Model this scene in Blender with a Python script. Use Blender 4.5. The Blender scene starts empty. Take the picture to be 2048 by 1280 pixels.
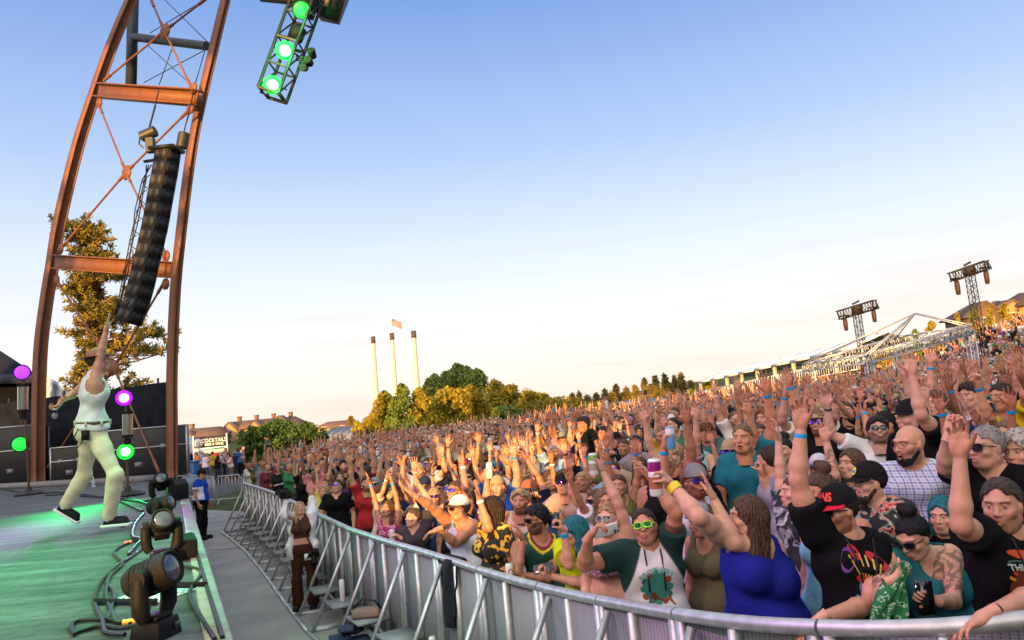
import bpy, math, random
import numpy as np
from mathutils import Vector, Matrix, noise as mnoise

# ---------------------------------------------------------------- camera
SC = bpy.context.scene
COL = SC.collection
FPX = 1500.0                      # focal length in photo pixels (photo is 2048 x 1280)
CAM = Vector((0.0, 0.0, 2.55))
PITCH, ROLL = math.radians(6.85), math.radians(5.0)
_R0 = Vector((1, 0, 0)); _U0 = Vector((0, -math.sin(PITCH), math.cos(PITCH)))
CF = Vector((0, math.cos(PITCH), math.sin(PITCH)))
CR = math.cos(ROLL) * _R0 - math.sin(ROLL) * _U0
CU = math.sin(ROLL) * _R0 + math.cos(ROLL) * _U0
cam_data = bpy.data.cameras.new("camera")
cam = bpy.data.objects.new("camera", cam_data)
COL.objects.link(cam)
cam_data.sensor_width = 36.0
cam_data.lens = 36.0 * FPX / 2048.0
cam_data.clip_start = 0.05
cam_data.clip_end = 4000.0
cam.matrix_world = Matrix((
    (CR.x, CU.x, -CF.x, CAM.x), (CR.y, CU.y, -CF.y, CAM.y), (CR.z, CU.z, -CF.z, CAM.z), (0, 0, 0, 1)))
SC.camera = cam

# ---------------------------------------------------------------- light
SUN_EL = math.radians(4.2)
SUN_TRAVEL = Vector((0.30, 1.0, 0.0)).normalized()      # the light runs this way over the ground
sun_data = bpy.data.lights.new("sun", 'SUN')
sun_data.energy = 5.0
sun_data.angle = math.radians(0.55)
sun_data.color = (1.0, 0.55, 0.14)
sun = bpy.data.objects.new("sun", sun_data)
COL.objects.link(sun)
SUN_DIR = (SUN_TRAVEL * math.cos(SUN_EL) + Vector((0, 0, -math.sin(SUN_EL)))).normalized()
sun.rotation_euler = SUN_DIR.to_track_quat('-Z', 'Y').to_euler()
sun.location = (-10, -40, 30)

world = bpy.data.worlds.new("World"); SC.world = world
world.use_nodes = True
def build_world():
    nt = world.node_tree; nt.nodes.clear()
    N = nt.nodes.new; L = nt.links.new
    out = N('ShaderNodeOutputWorld'); bg = N('ShaderNodeBackground')
    sky = N('ShaderNodeTexSky'); sky.sky_type = 'NISHITA'; sky.sun_disc = False
    sky.sun_elevation = SUN_EL
    sky.sun_rotation = math.atan2(-SUN_TRAVEL.x, -SUN_TRAVEL.y)
    sky.altitude = 1100; sky.air_density = 1.0; sky.dust_density = 0.6; sky.ozone_density = 2.0
    tc = N('ShaderNodeTexCoord'); sep = N('ShaderNodeSeparateXYZ')
    L(tc.outputs['Generated'], sep.inputs[0])
    # bright evening sky: cream horizon, then blue; zenith brightened as added top fill
    ramp = N('ShaderNodeValToRGB'); cr = ramp.color_ramp
    cr.elements[0].position = 0.0; cr.elements[0].color = (0.98, 0.83, 0.73, 1)
    cr.elements[1].position = 1.0; cr.elements[1].color = (0.95, 0.98, 1.0, 1)
    for p, c in ((0.05, (1.0, 0.90, 0.83, 1)), (0.12, (0.97, 0.95, 0.95, 1)), (0.20, (0.80, 0.88, 0.97, 1)), (0.34, (0.45, 0.61, 0.90, 1)), (0.51, (0.20, 0.36, 0.76, 1)), (0.60, (0.36, 0.50, 0.82, 1)), (0.74, (0.85, 0.92, 1.0, 1))):
        e = cr.elements.new(p); e.color = c
    L(sep.outputs['Z'], ramp.inputs[0])
    mul = N('ShaderNodeMix'); mul.data_type = 'RGBA'; mul.blend_type = 'MIX'; mul.inputs['Factor'].default_value = 0.82
    skm = N('ShaderNodeMix'); skm.data_type = 'RGBA'; skm.blend_type = 'MULTIPLY'; skm.inputs['Factor'].default_value = 1.0
    L(sky.outputs[0], skm.inputs[6]); skm.inputs[7].default_value = (0.1, 0.1, 0.1, 1)
    L(skm.outputs[2], mul.inputs[6])
    # thin streaks of evening cloud low over the horizon
    mp = N('ShaderNodeMapping'); mp.inputs['Scale'].default_value = (1.2, 1.2, 15.0)
    mp.inputs['Location'].default_value = (0.35, 0.1, 0.2)
    L(tc.outputs['Generated'], mp.inputs[0])
    nz = N('ShaderNodeTexNoise'); nz.inputs['Scale'].default_value = 2.3; nz.inputs['Detail'].default_value = 7; nz.inputs['Roughness'].default_value = 0.55
    L(mp.outputs[0], nz.inputs[0])
    cov = N('ShaderNodeMapRange'); cov.inputs[1].default_value = 0.52; cov.inputs[2].default_value = 0.72
    L(nz.outputs[0], cov.inputs[0])
    band = N('ShaderNodeMapRange'); band.inputs[1].default_value = 0.30; band.inputs[2].default_value = 0.05
    L(sep.outputs['Z'], band.inputs[0])
    cm = N('ShaderNodeMath'); cm.operation = 'MULTIPLY'; L(cov.outputs[0], cm.inputs[0]); L(band.outputs[0], cm.inputs[1])
    cm2 = N('ShaderNodeMath'); cm2.operation = 'MULTIPLY'; L(cm.outputs[0], cm2.inputs[0]); cm2.inputs[1].default_value = 0.5
    cl = N('ShaderNodeMix'); cl.data_type = 'RGBA'
    L(cm2.outputs[0], cl.inputs['Factor']); L(ramp.outputs[0], cl.inputs[6]); cl.inputs[7].default_value = (0.80, 0.62, 0.57, 1)
    L(cl.outputs[2], mul.inputs[7])
    # warm sky glow on the low sun's side, added as unseen front fill
    dt = N('ShaderNodeVectorMath'); dt.operation = 'DOT_PRODUCT'; L(tc.outputs['Generated'], dt.inputs[0]); dt.inputs[1].default_value = tuple(-SUN_DIR)
    gm = N('ShaderNodeMapRange'); gm.interpolation_type = 'SMOOTHERSTEP'; gm.inputs[1].default_value = 0.35; gm.inputs[2].default_value = 1.0; gm.inputs[4].default_value = 2.3; L(dt.outputs['Value'], gm.inputs[0])
    gl = N('ShaderNodeMix'); gl.data_type = 'RGBA'; gl.blend_type = 'ADD'; gl.inputs['Factor'].default_value = 1.0
    gc = N('ShaderNodeMix'); gc.data_type = 'RGBA'; gc.blend_type = 'MULTIPLY'; gc.inputs['Factor'].default_value = 1.0; gc.inputs[6].default_value = (1.0, 0.76, 0.50, 1); L(gm.outputs[0], gc.inputs[7])
    L(mul.outputs[2], gl.inputs[6]); L(gc.outputs[2], gl.inputs[7])
    L(gl.outputs[2], bg.inputs[0])
    bg.inputs[1].default_value = 0.62
    L(bg.outputs[0], out.inputs[0])
build_world()
SC.view_settings.view_transform = 'Standard'
SC.view_settings.look = 'None'
SC.view_settings.exposure = 1.0
SC.view_settings.gamma = 1.0
SC.view_settings.use_curve_mapping = False
SC.cycles.max_bounces = 5
SC.cycles.diffuse_bounces = 3
SC.cycles.glossy_bounces = 2
SC.cycles.transparent_max_bounces = 8
SC.cycles.use_denoising = True

RND = random.Random(11)
NP = np.random.default_rng(5)

# ---------------------------------------------------------------- projection helpers
def P(px, py, D):
    "world point seen at photo pixel (px, py), D metres in front of the camera"
    return CAM + D * (CF + ((px - 1024) / FPX) * CR + ((640 - py) / FPX) * CU)

def pix(p):
    q = Vector(p) - CAM
    d = q.dot(CF)
    return 1024 + FPX * q.dot(CR) / d, 640 - FPX * q.dot(CU) / d, d

def sstep(a, b, x):
    t = min(1.0, max(0.0, (x - a) / (b - a)))
    return t * t * (3 - 2 * t)

def ground(x, y):
    t = max(0.0, x - 0.1); g = 0.010 * min(32.0, max(0.0, y - 14)) * sstep(-13, -4, x) * (1 - sstep(-2, 6, x)) + 0.45 * (1 - math.exp(-t * t / (0.5 + t) / 0.62))
    xx = max(0.0, x)
    xk = min(xx, 41.0); g += 0.0016 * xk * xk + 0.006 * max(0.0, xk - 25) ** 2 + 0.2 * (xx - xk)
    if y > 62: g = 0.4 + (g - 0.4) * (1 - 0.62 * sstep(62, 100, y)) if g > 0.4 else g
    return g

def on(px, py, h=0.0, zfun=None):
    "point on the pixel's ray that lies h above the ground"
    d = CF + ((px - 1024) / FPX) * CR + ((640 - py) / FPX) * CU
    zf = zfun or ground
    t0 = 1.0; t = 1.0
    f = lambda t: (CAM.z + t * d.z) - zf(CAM.x + t * d.x, CAM.y + t * d.y) - h
    while t < 3000 and f(t) > 0:
        t0 = t; t *= 1.02
    for _ in range(40):
        m = (t0 + t) / 2
        if f(m) > 0: t0 = m
        else: t = m
    return CAM + t * d

# ---------------------------------------------------------------- object helpers
def tag(o, label=None, cat=None, group=None, kind=None):
    if label: o['label'] = label
    if cat: o['category'] = cat
    if group: o['group'] = group
    if kind: o['kind'] = kind
    return o

def empty(name, loc=(0, 0, 0), rz=0.0, label=None, cat=None, group=None):
    o = bpy.data.objects.new(name, None); COL.objects.link(o)
    o.location = loc; o.rotation_euler = (0, 0, rz); o.empty_display_size = 0.1
    return tag(o, label, cat, group)

def link_mesh(name, me, mat=None, parent=None, loc=None, color=None):
    o = bpy.data.objects.new(name, me); COL.objects.link(o)
    if mat is not None and not me.materials:
        me.materials.append(mat)
    if parent is not None: o.parent = parent
    if loc is not None: o.location = loc
    if color is not None: o.color = (*color[:3], 1.0)
    return o

def np_mesh(name, V, F, tint=None, smooth=True):
    "V (n,3), F (m,4) or (m,3) arrays or a list of mixed faces; tint (n,3) goes to the colour attribute 'tint'"
    me = bpy.data.meshes.new(name)
    V = np.asarray(V, dtype=np.float32)
    if isinstance(F, np.ndarray):
        m, k = F.shape
        loops = F.astype(np.int32).ravel(); starts = np.arange(0, m * k, k, dtype=np.int32)
        nf = m
    else:
        loops = np.fromiter((i for f in F for i in f), dtype=np.int32)
        lens = np.array([len(f) for f in F], dtype=np.int32)
        starts = np.concatenate(([0], np.cumsum(lens)[:-1])).astype(np.int32) if len(F) else np.zeros(0, np.int32)
        nf = len(F)
    me.vertices.add(len(V)); me.vertices.foreach_set('co', V.ravel())
    me.loops.add(len(loops)); me.loops.foreach_set('vertex_index', loops)
    me.polygons.add(nf); me.polygons.foreach_set('loop_start', starts)
    if smooth: me.polygons.foreach_set('use_smooth', np.ones(nf, dtype=bool))
    me.update(calc_edges=True)
    if tint is not None:
        a = me.color_attributes.new('tint', 'FLOAT_COLOR', 'POINT')
        c = np.ones((len(V), 4), dtype=np.float32); c[:, :3] = tint
        a.data.foreach_set('color', c.ravel())
    return me

class MB:
    "collects simple solids and builds ONE mesh object"
    def __init__(s): s.v = []; s.f = []; s.c = []
    def add(s, vs, fs, c=None):
        b = len(s.v); s.v += [tuple(v) for v in vs]; s.f += [tuple(b + i for i in f) for f in fs]
        s.c += [c or (1, 1, 1)] * len(vs)
    def box(s, c, size, M=None, taper=1.0, col=None):
        x, y, z = (float(q) / 2 for q in size)
        vs = []
        for k, sx, sy, sz in ((1, -1, -1, -1), (1, 1, -1, -1), (1, 1, 1, -1), (1, -1, 1, -1), (taper, -1, -1, 1), (taper, 1, -1, 1), (taper, 1, 1, 1), (taper, -1, 1, 1)):
            v = Vector((sx * x * k, sy * y * k, sz * z))
            if M is not None: v = M @ v
            vs.append(v + Vector(c))
        s.add(vs, [(0, 3, 2, 1), (4, 5, 6, 7), (0, 1, 5, 4), (1, 2, 6, 5), (2, 3, 7, 6), (3, 0, 4, 7)], col)
    def beam(s, a, b, w, h, up=(0, 0, 1), col=None):
        "box-section bar from a to b"
        a = Vector(a); b = Vector(b); d = b - a; L = d.length
        if L < 1e-6: return
        z = d / L; u = Vector(up)
        x = u.cross(z)
        if x.length < 1e-3: x = Vector((1, 0, 0)).cross(z)
        x.normalize(); y = z.cross(x)
        M = Matrix((x, y, z)).transposed()
        s.box((a + b) / 2, (w, h, L), M, col=col)
    def ibeam(s, a, b, w, h, t=0.03, up=(0, 0, 1)):
        a = Vector(a); b = Vector(b); z = (b - a).normalized(); u = Vector(up)
        x = u.cross(z).normalized(); y = z.cross(x)
        for k in (-1, 1):
            s.beam(a + y * k * (h / 2 - t / 2), b + y * k * (h / 2 - t / 2), w, t, up=y)
        s.beam(a, b, t, h - 2 * t - 0.002, up=y)
    def tube(s, pts, r, n=8, cap=True, col=None, radii=None):
        pts = [Vector(p) for p in pts]
        if len(pts) < 2: return
        rings = []; px = None
        for i, p in enumerate(pts):
            d = (pts[min(i + 1, len(pts) - 1)] - pts[max(i - 1, 0)])
            if d.length < 1e-9: d = Vector((0, 0, 1))
            d.normalize()
            if px is None:
                px = d.orthogonal().normalized()
            else:
                px = (px - d * px.dot(d))
                px = px.normalized() if px.length > 1e-6 else d.orthogonal().normalized()
            py_ = d.cross(px); rr = float(radii[i] if radii else r)
            rings.append([p + rr * (math.cos(2 * math.pi * k / n) * px + math.sin(2 * math.pi * k / n) * py_) for k in range(n)])
        vs = [v for ring in rings for v in ring]; fs = []
        for i in range(len(pts) - 1):
            for k in range(n):
                fs.append((i * n + k, i * n + (k + 1) % n, (i + 1) * n + (k + 1) % n, (i + 1) * n + k))
        if cap:
            fs.append(tuple(reversed(range(n)))); m = (len(pts) - 1) * n; fs.append(tuple(range(m, m + n)))
        s.add(vs, fs, col)
    def cyl(s, a, b, r, n=16, r2=None, col=None):
        s.tube([a, b], r, n, True, col, [r, r if r2 is None else r2])
    def lathe(s, prof, n=20, c=(0, 0, 0), M=None, col=None):
        prof = [(float(a), float(b)) for a, b in prof]
        vs = []; fs = []
        for r, z in prof:
            for k in range(n):
                v = Vector((r * math.cos(2 * math.pi * k / n), r * math.sin(2 * math.pi * k / n), z))
                if M is not None: v = M @ v
                vs.append(v + Vector(c))
        for i in range(len(prof) - 1):
            for k in range(n):
                fs.append((i * n + k, i * n + (k + 1) % n, (i + 1) * n + (k + 1) % n, (i + 1) * n + k))
        fs.append(tuple(reversed(range(n)))); m = (len(prof) - 1) * n; fs.append(tuple(range(m, m + n)))
        s.add(vs, fs, col)
    def quad(s, a, b, c, d, col=None): s.add([a, b, c, d], [(0, 1, 2, 3)], col)
    def plate(s, pts, t, nrm, col=None):
        "flat polygon with thickness t along nrm"
        nrm = Vector(nrm).normalized() * t; n = len(pts)
        pts = [Vector(p) for p in pts]
        vs = pts + [p + nrm for p in pts]
        fs = [tuple(reversed(range(n))), tuple(range(n, 2 * n))] + [(i, (i + 1) % n, n + (i + 1) % n, n + i) for i in range(n)]
        s.add(vs, fs, col)
    def build(s, name, mat, parent=None, smooth=False, bevel=0.0, origin=None, tint=False):
        V = np.array(s.v, dtype=np.float32).reshape(-1, 3)
        if origin is not None: V = V - np.array(origin, dtype=np.float32)
        me = np_mesh(name, V, s.f, np.array(s.c) if tint else None, smooth)
        o = link_mesh(name, me, mat, parent)
        if origin is not None: o.location = origin
        if smooth: auto_smooth(me)
        if bevel > 0:
            m = o.modifiers.new('bevel', 'BEVEL'); m.width = bevel; m.segments = 2; m.limit_method = 'ANGLE'; m.angle_limit = math.radians(50)
        return o

def auto_smooth(me, ang=40):
    import bmesh
    bm = bmesh.new(); bm.from_mesh(me)
    lim = math.radians(ang)
    for e in bm.edges:
        if len(e.link_faces) == 2 and e.calc_face_angle(0) > lim: e.smooth = False
    bm.to_mesh(me); bm.free()

# ---------------------------------------------------------------- materials
MATS = {}
def new_mat(name):
    m = bpy.data.materials.new(name); m.use_nodes = True
    nt = m.node_tree; b = nt.nodes['Principled BSDF']
    MATS[name] = m
    return m, nt, nt.nodes.new, nt.links.new, b

def mat(name, col, rough=0.6, metal=0.0, var=0.12, scale=8.0, bump=0.0, bscale=40.0, spec=0.4, coord='Object', col2=None):
    "plain surface whose colour wanders a little"
    m, nt, N, L, b = new_mat(name)
    tc = N('ShaderNodeTexCoord')
    n = N('ShaderNodeTexNoise'); n.inputs['Scale'].default_value = scale; n.inputs['Detail'].default_value = 5
    L(tc.outputs[coord], n.inputs[0])
    r = N('ShaderNodeValToRGB')
    c2 = col2 or tuple(min(1, c * (1 + var)) for c in col); c1 = tuple(c * (1 - var) for c in col) if col2 is None else col
    r.color_ramp.elements[0].position = 0.3; r.color_ramp.elements[0].color = (*c1, 1)
    r.color_ramp.elements[1].position = 0.7; r.color_ramp.elements[1].color = (*c2, 1)
    L(n.outputs[0], r.inputs[0]); L(r.outputs[0], b.inputs['Base Color'])
    b.inputs['Roughness'].default_value = rough; b.inputs['Metallic'].default_value = metal
    b.inputs['Specular IOR Level'].default_value = spec
    if bump > 0:
        n2 = N('ShaderNodeTexNoise'); n2.inputs['Scale'].default_value = bscale; n2.inputs['Detail'].default_value = 6
        L(tc.outputs[coord], n2.inputs[0])
        bp = N('ShaderNodeBump'); bp.inputs['Strength'].default_value = bump; bp.inputs['Distance'].default_value = 0.02
        L(n2.outputs[0], bp.inputs['Height']); L(bp.outputs[0], b.inputs['Normal'])
    return m

def emat(name, col, strength):
    m, nt, N, L, b = new_mat(name)
    b.inputs['Base Color'].default_value = (*[min(1, c) for c in col], 1)
    b.inputs['Emission Color'].default_value = (*col, 1); b.inputs['Emission Strength'].default_value = strength
    return m

def obj_mat(name, rough=0.8, var=0.12, scale=9.0, bump=0.25, bscale=30.0, spec=0.25, tint=False, sss=0.0, sheen=0.0):
    "surface coloured by the object's own colour (and its 'tint' attribute)"
    m, nt, N, L, b = new_mat(name)
    oi = N('ShaderNodeObjectInfo'); tc = N('ShaderNodeTexCoord')
    n = N('ShaderNodeTexNoise'); n.inputs['Scale'].default_value = scale; n.inputs['Detail'].default_value = 4
    L(tc.outputs['Object'], n.inputs[0])
    mr = N('ShaderNodeMapRange'); mr.inputs[1].default_value = 0.3; mr.inputs[2].default_value = 0.7; mr.inputs[3].default_value = 1 - var; mr.inputs[4].default_value = 1 + var
    L(n.outputs[0], mr.inputs[0])
    mx = N('ShaderNodeMix'); mx.data_type = 'RGBA'; mx.blend_type = 'MULTIPLY'; mx.inputs['Factor'].default_value = 1
    L(oi.outputs['Color'], mx.inputs[6]); L(mr.outputs[0], mx.inputs[7])
    src = mx.outputs[2]
    if tint:
        at = N('ShaderNodeAttribute'); at.attribute_name = 'tint'
        m2 = N('ShaderNodeMix'); m2.data_type = 'RGBA'; m2.blend_type = 'MULTIPLY'; m2.inputs['Factor'].default_value = 1
        L(src, m2.inputs[6]); L(at.outputs['Color'], m2.inputs[7]); src = m2.outputs[2]
    L(src, b.inputs['Base Color'])
    b.inputs['Roughness'].default_value = rough; b.inputs['Specular IOR Level'].default_value = spec
    if sss > 0:
        b.inputs['Subsurface Weight'].default_value = sss; b.inputs['Subsurface Radius'].default_value = (0.02, 0.008, 0.004); b.inputs['Subsurface Scale'].default_value = 0.5
    if sheen > 0: b.inputs['Sheen Weight'].default_value = sheen
    n2 = N('ShaderNodeTexNoise'); n2.inputs['Scale'].default_value = bscale; n2.inputs['Detail'].default_value = 5
    L(tc.outputs['Object'], n2.inputs[0])
    bp = N('ShaderNodeBump'); bp.inputs['Strength'].default_value = bump; bp.inputs['Distance'].default_value = 0.01
    L(n2.outputs[0], bp.inputs['Height']); L(bp.outputs[0], b.inputs['Normal'])
    return m
# ---------------------------------------------------------------- distance-field modelling of bodies
class Field:
    def __init__(s, lo, hi, h):
        s.lo = np.asarray(lo, np.float32); s.h = h
        n = np.ceil((np.asarray(hi) - s.lo) / h).astype(int) + 1
        s.ax = [s.lo[i] + h * np.arange(n[i], dtype=np.float32) for i in range(3)]
        s.d = np.full(tuple(n), 9.0, dtype=np.float32)
    def _sl(s, lo, hi):
        sl = []
        for i in range(3):
            a = int(max(0, math.floor((lo[i] - s.lo[i]) / s.h))); b = int(min(len(s.ax[i]), math.ceil((hi[i] - s.lo[i]) / s.h) + 1))
            if b <= a: return None
            sl.append(slice(a, b))
        return tuple(sl)
    def _pts(s, sl):
        return (s.ax[0][sl[0]][:, None, None], s.ax[1][sl[1]][None, :, None], s.ax[2][sl[2]][None, None, :])
    def _uni(s, sl, nd, k):
        d = s.d[sl]
        if k > 0:
            hh = np.maximum(k - np.abs(d - nd), 0) / k
            s.d[sl] = np.minimum(d, nd) - hh * hh * k * 0.25
        else: s.d[sl] = np.minimum(d, nd)
    def _sub(s, sl, nd, k):
        d = s.d[sl]; nd = -nd
        if k > 0:
            hh = np.maximum(k - np.abs(d - nd), 0) / k
            s.d[sl] = np.maximum(d, nd) + hh * hh * k * 0.25
        else: s.d[sl] = np.maximum(d, nd)
    def cone(s, a, b, ra, rb=None, k=0.03, sub=False):
        rb = ra if rb is None else rb
        a = np.asarray(a, np.float32); b = np.asarray(b, np.float32)
        m = max(ra, rb) + k + 3 * s.h
        sl = s._sl(np.minimum(a, b) - m, np.maximum(a, b) + m)
        if sl is None: return
        X, Y, Z = s._pts(sl); ab = b - a; L2 = float(ab @ ab) + 1e-12
        px, py, pz = X - a[0], Y - a[1], Z - a[2]
        t = np.clip((px * ab[0] + py * ab[1] + pz * ab[2]) / L2, 0, 1)
        nd = np.sqrt((px - t * ab[0]) ** 2 + (py - t * ab[1]) ** 2 + (pz - t * ab[2]) ** 2) - (ra + t * (rb - ra))
        (s._sub if sub else s._uni)(sl, nd.astype(np.float32), k)
    def ell(s, c, r, k=0.02, M=None, sub=False):
        c = np.asarray(c, np.float32); r = np.asarray(r, np.float32)
        m = float(r.max()) + k + 3 * s.h
        sl = s._sl(c - m, c + m)
        if sl is None: return
        X, Y, Z = s._pts(sl); x, y, z = X - c[0], Y - c[1], Z - c[2]
        if M is not None:
            M = np.asarray(M, np.float32)            # rows are the ellipsoid's axes
            x, y, z = (M[i, 0] * x + M[i, 1] * y + M[i, 2] * z for i in range(3))
        k0 = np.sqrt((x / r[0]) ** 2 + (y / r[1]) ** 2 + (z / r[2]) ** 2)
        k1 = np.sqrt((x / r[0] ** 2) ** 2 + (y / r[1] ** 2) ** 2 + (z / r[2] ** 2) ** 2) + 1e-6
        nd = k0 * (k0 - 1.0) / k1
        nd = np.maximum(nd, -float(r.min()))
        (s._sub if sub else s._uni)(sl, nd.astype(np.float32), k)
    def plane(s, p, n, k=0.0):
        "cut away everything on the side n points to"
        n = np.asarray(n, np.float32); n = n / np.linalg.norm(n)
        X, Y, Z = s.ax[0][:, None, None], s.ax[1][None, :, None], s.ax[2][None, None, :]
        nd = ((X - p[0]) * n[0] + (Y - p[1]) * n[1] + (Z - p[2]) * n[2]).astype(np.float32)
        s.d = np.maximum(s.d, nd)
    def wobble(s, fn):
        X, Y, Z = s.ax[0][:, None, None], s.ax[1][None, :, None], s.ax[2][None, None, :]
        s.d = s.d + fn(X, Y, Z).astype(np.float32)
    def mesh(s, smooth=1):
        d = s.d
        ins = d < 0
        c = ins[:-1, :-1, :-1].astype(np.int8)
        for i in (0, 1):
            for j in (0, 1):
                for k in (0, 1):
                    if i or j or k:
                        c = c + ins[i:ins.shape[0] - 1 + i, j:ins.shape[1] - 1 + j, k:ins.shape[2] - 1 + k]
        act = (c > 0) & (c < 8)
        idx = np.argwhere(act)
        n = len(idx)
        if n == 0: return np.zeros((0, 3), np.float32), np.zeros((0, 4), np.int32)
        vid = np.full(act.shape, -1, dtype=np.int32); vid[act] = np.arange(n)
        acc = np.zeros((n, 3), np.float32); cnt = np.zeros(n, np.float32)
        corners = [(i, j, k) for i in (0, 1) for j in (0, 1) for k in (0, 1)]
        val = {q: d[idx[:, 0] + q[0], idx[:, 1] + q[1], idx[:, 2] + q[2]] for q in corners}
        for q in corners:
            for ax in range(3):
                if q[ax] == 0:
                    w = list(q); w[ax] = 1; w = tuple(w)
                    a, b = val[q], val[w]
                    m = (a < 0) != (b < 0)
                    t = a[m] / (a[m] - b[m])
                    pos = np.tile(np.array(q, np.float32), (t.size, 1)); pos[:, ax] += t
                    acc[m] += pos; cnt[m] += 1
        V = s.lo + s.h * (idx + acc / cnt[:, None])
        F = []
        for ax in range(3):
            sl0 = [slice(None)] * 3; sl1 = [slice(None)] * 3
            sl0[ax] = slice(0, -1); sl1[ax] = slice(1, None)
            e = np.argwhere(ins[tuple(sl0)] != ins[tuple(sl1)])
            u, v = [i for i in range(3) if i != ax]
            ok = (e[:, u] > 0) & (e[:, v] > 0) & (e[:, u] < act.shape[u]) & (e[:, v] < act.shape[v]) & (e[:, ax] < act.shape[ax])
            e = e[ok]
            q = []
            for du, dv in ((0, 0), (1, 0), (1, 1), (0, 1)):
                f = e.copy(); f[:, u] -= du; f[:, v] -= dv
                q.append(vid[f[:, 0], f[:, 1], f[:, 2]])
            q = np.stack(q, 1)
            flip = ins[e[:, 0], e[:, 1], e[:, 2]]
            if ax == 1: flip = ~flip
            q[~flip] = q[~flip][:, ::-1]
            F.append(q)
        F = np.concatenate(F)
        F = F[(F >= 0).all(1)]
        for _ in range(smooth):
            A = np.zeros_like(V); w = np.zeros(n, np.float32)
            for a, b in ((0, 1), (1, 2), (2, 3), (3, 0)):
                for i in range(3):
                    A[:, i] += np.bincount(F[:, a], V[F[:, b], i], n) + np.bincount(F[:, b], V[F[:, a], i], n)
                w += np.bincount(F[:, a], minlength=n) + np.bincount(F[:, b], minlength=n)
            V = 0.5 * V + 0.5 * A / np.maximum(w, 1)[:, None]
        return V.astype(np.float32), F.astype(np.int32)

def v3(p): return np.array((p[0], p[1], p[2]), dtype=np.float64)
def nrm(v):
    v = np.asarray(v, float); return v / (np.linalg.norm(v) + 1e-12)
def lerp(a, b, t): return np.asarray(a) + (np.asarray(b) - np.asarray(a)) * t

class Acc:
    "joins several grown pieces into one mesh"
    def __init__(s): s.V = []; s.F = []; s.T = []; s.n = 0
    def add(s, V, F, T=None):
        if len(V) == 0: return
        s.V.append(V); s.F.append(F + s.n); s.n += len(V)
        s.T.append(np.ones((len(V), 3), np.float32) if T is None else T)
    def mesh(s, name, tint=True):
        return np_mesh(name, np.concatenate(s.V), np.concatenate(s.F), np.concatenate(s.T) if tint else None)

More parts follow.
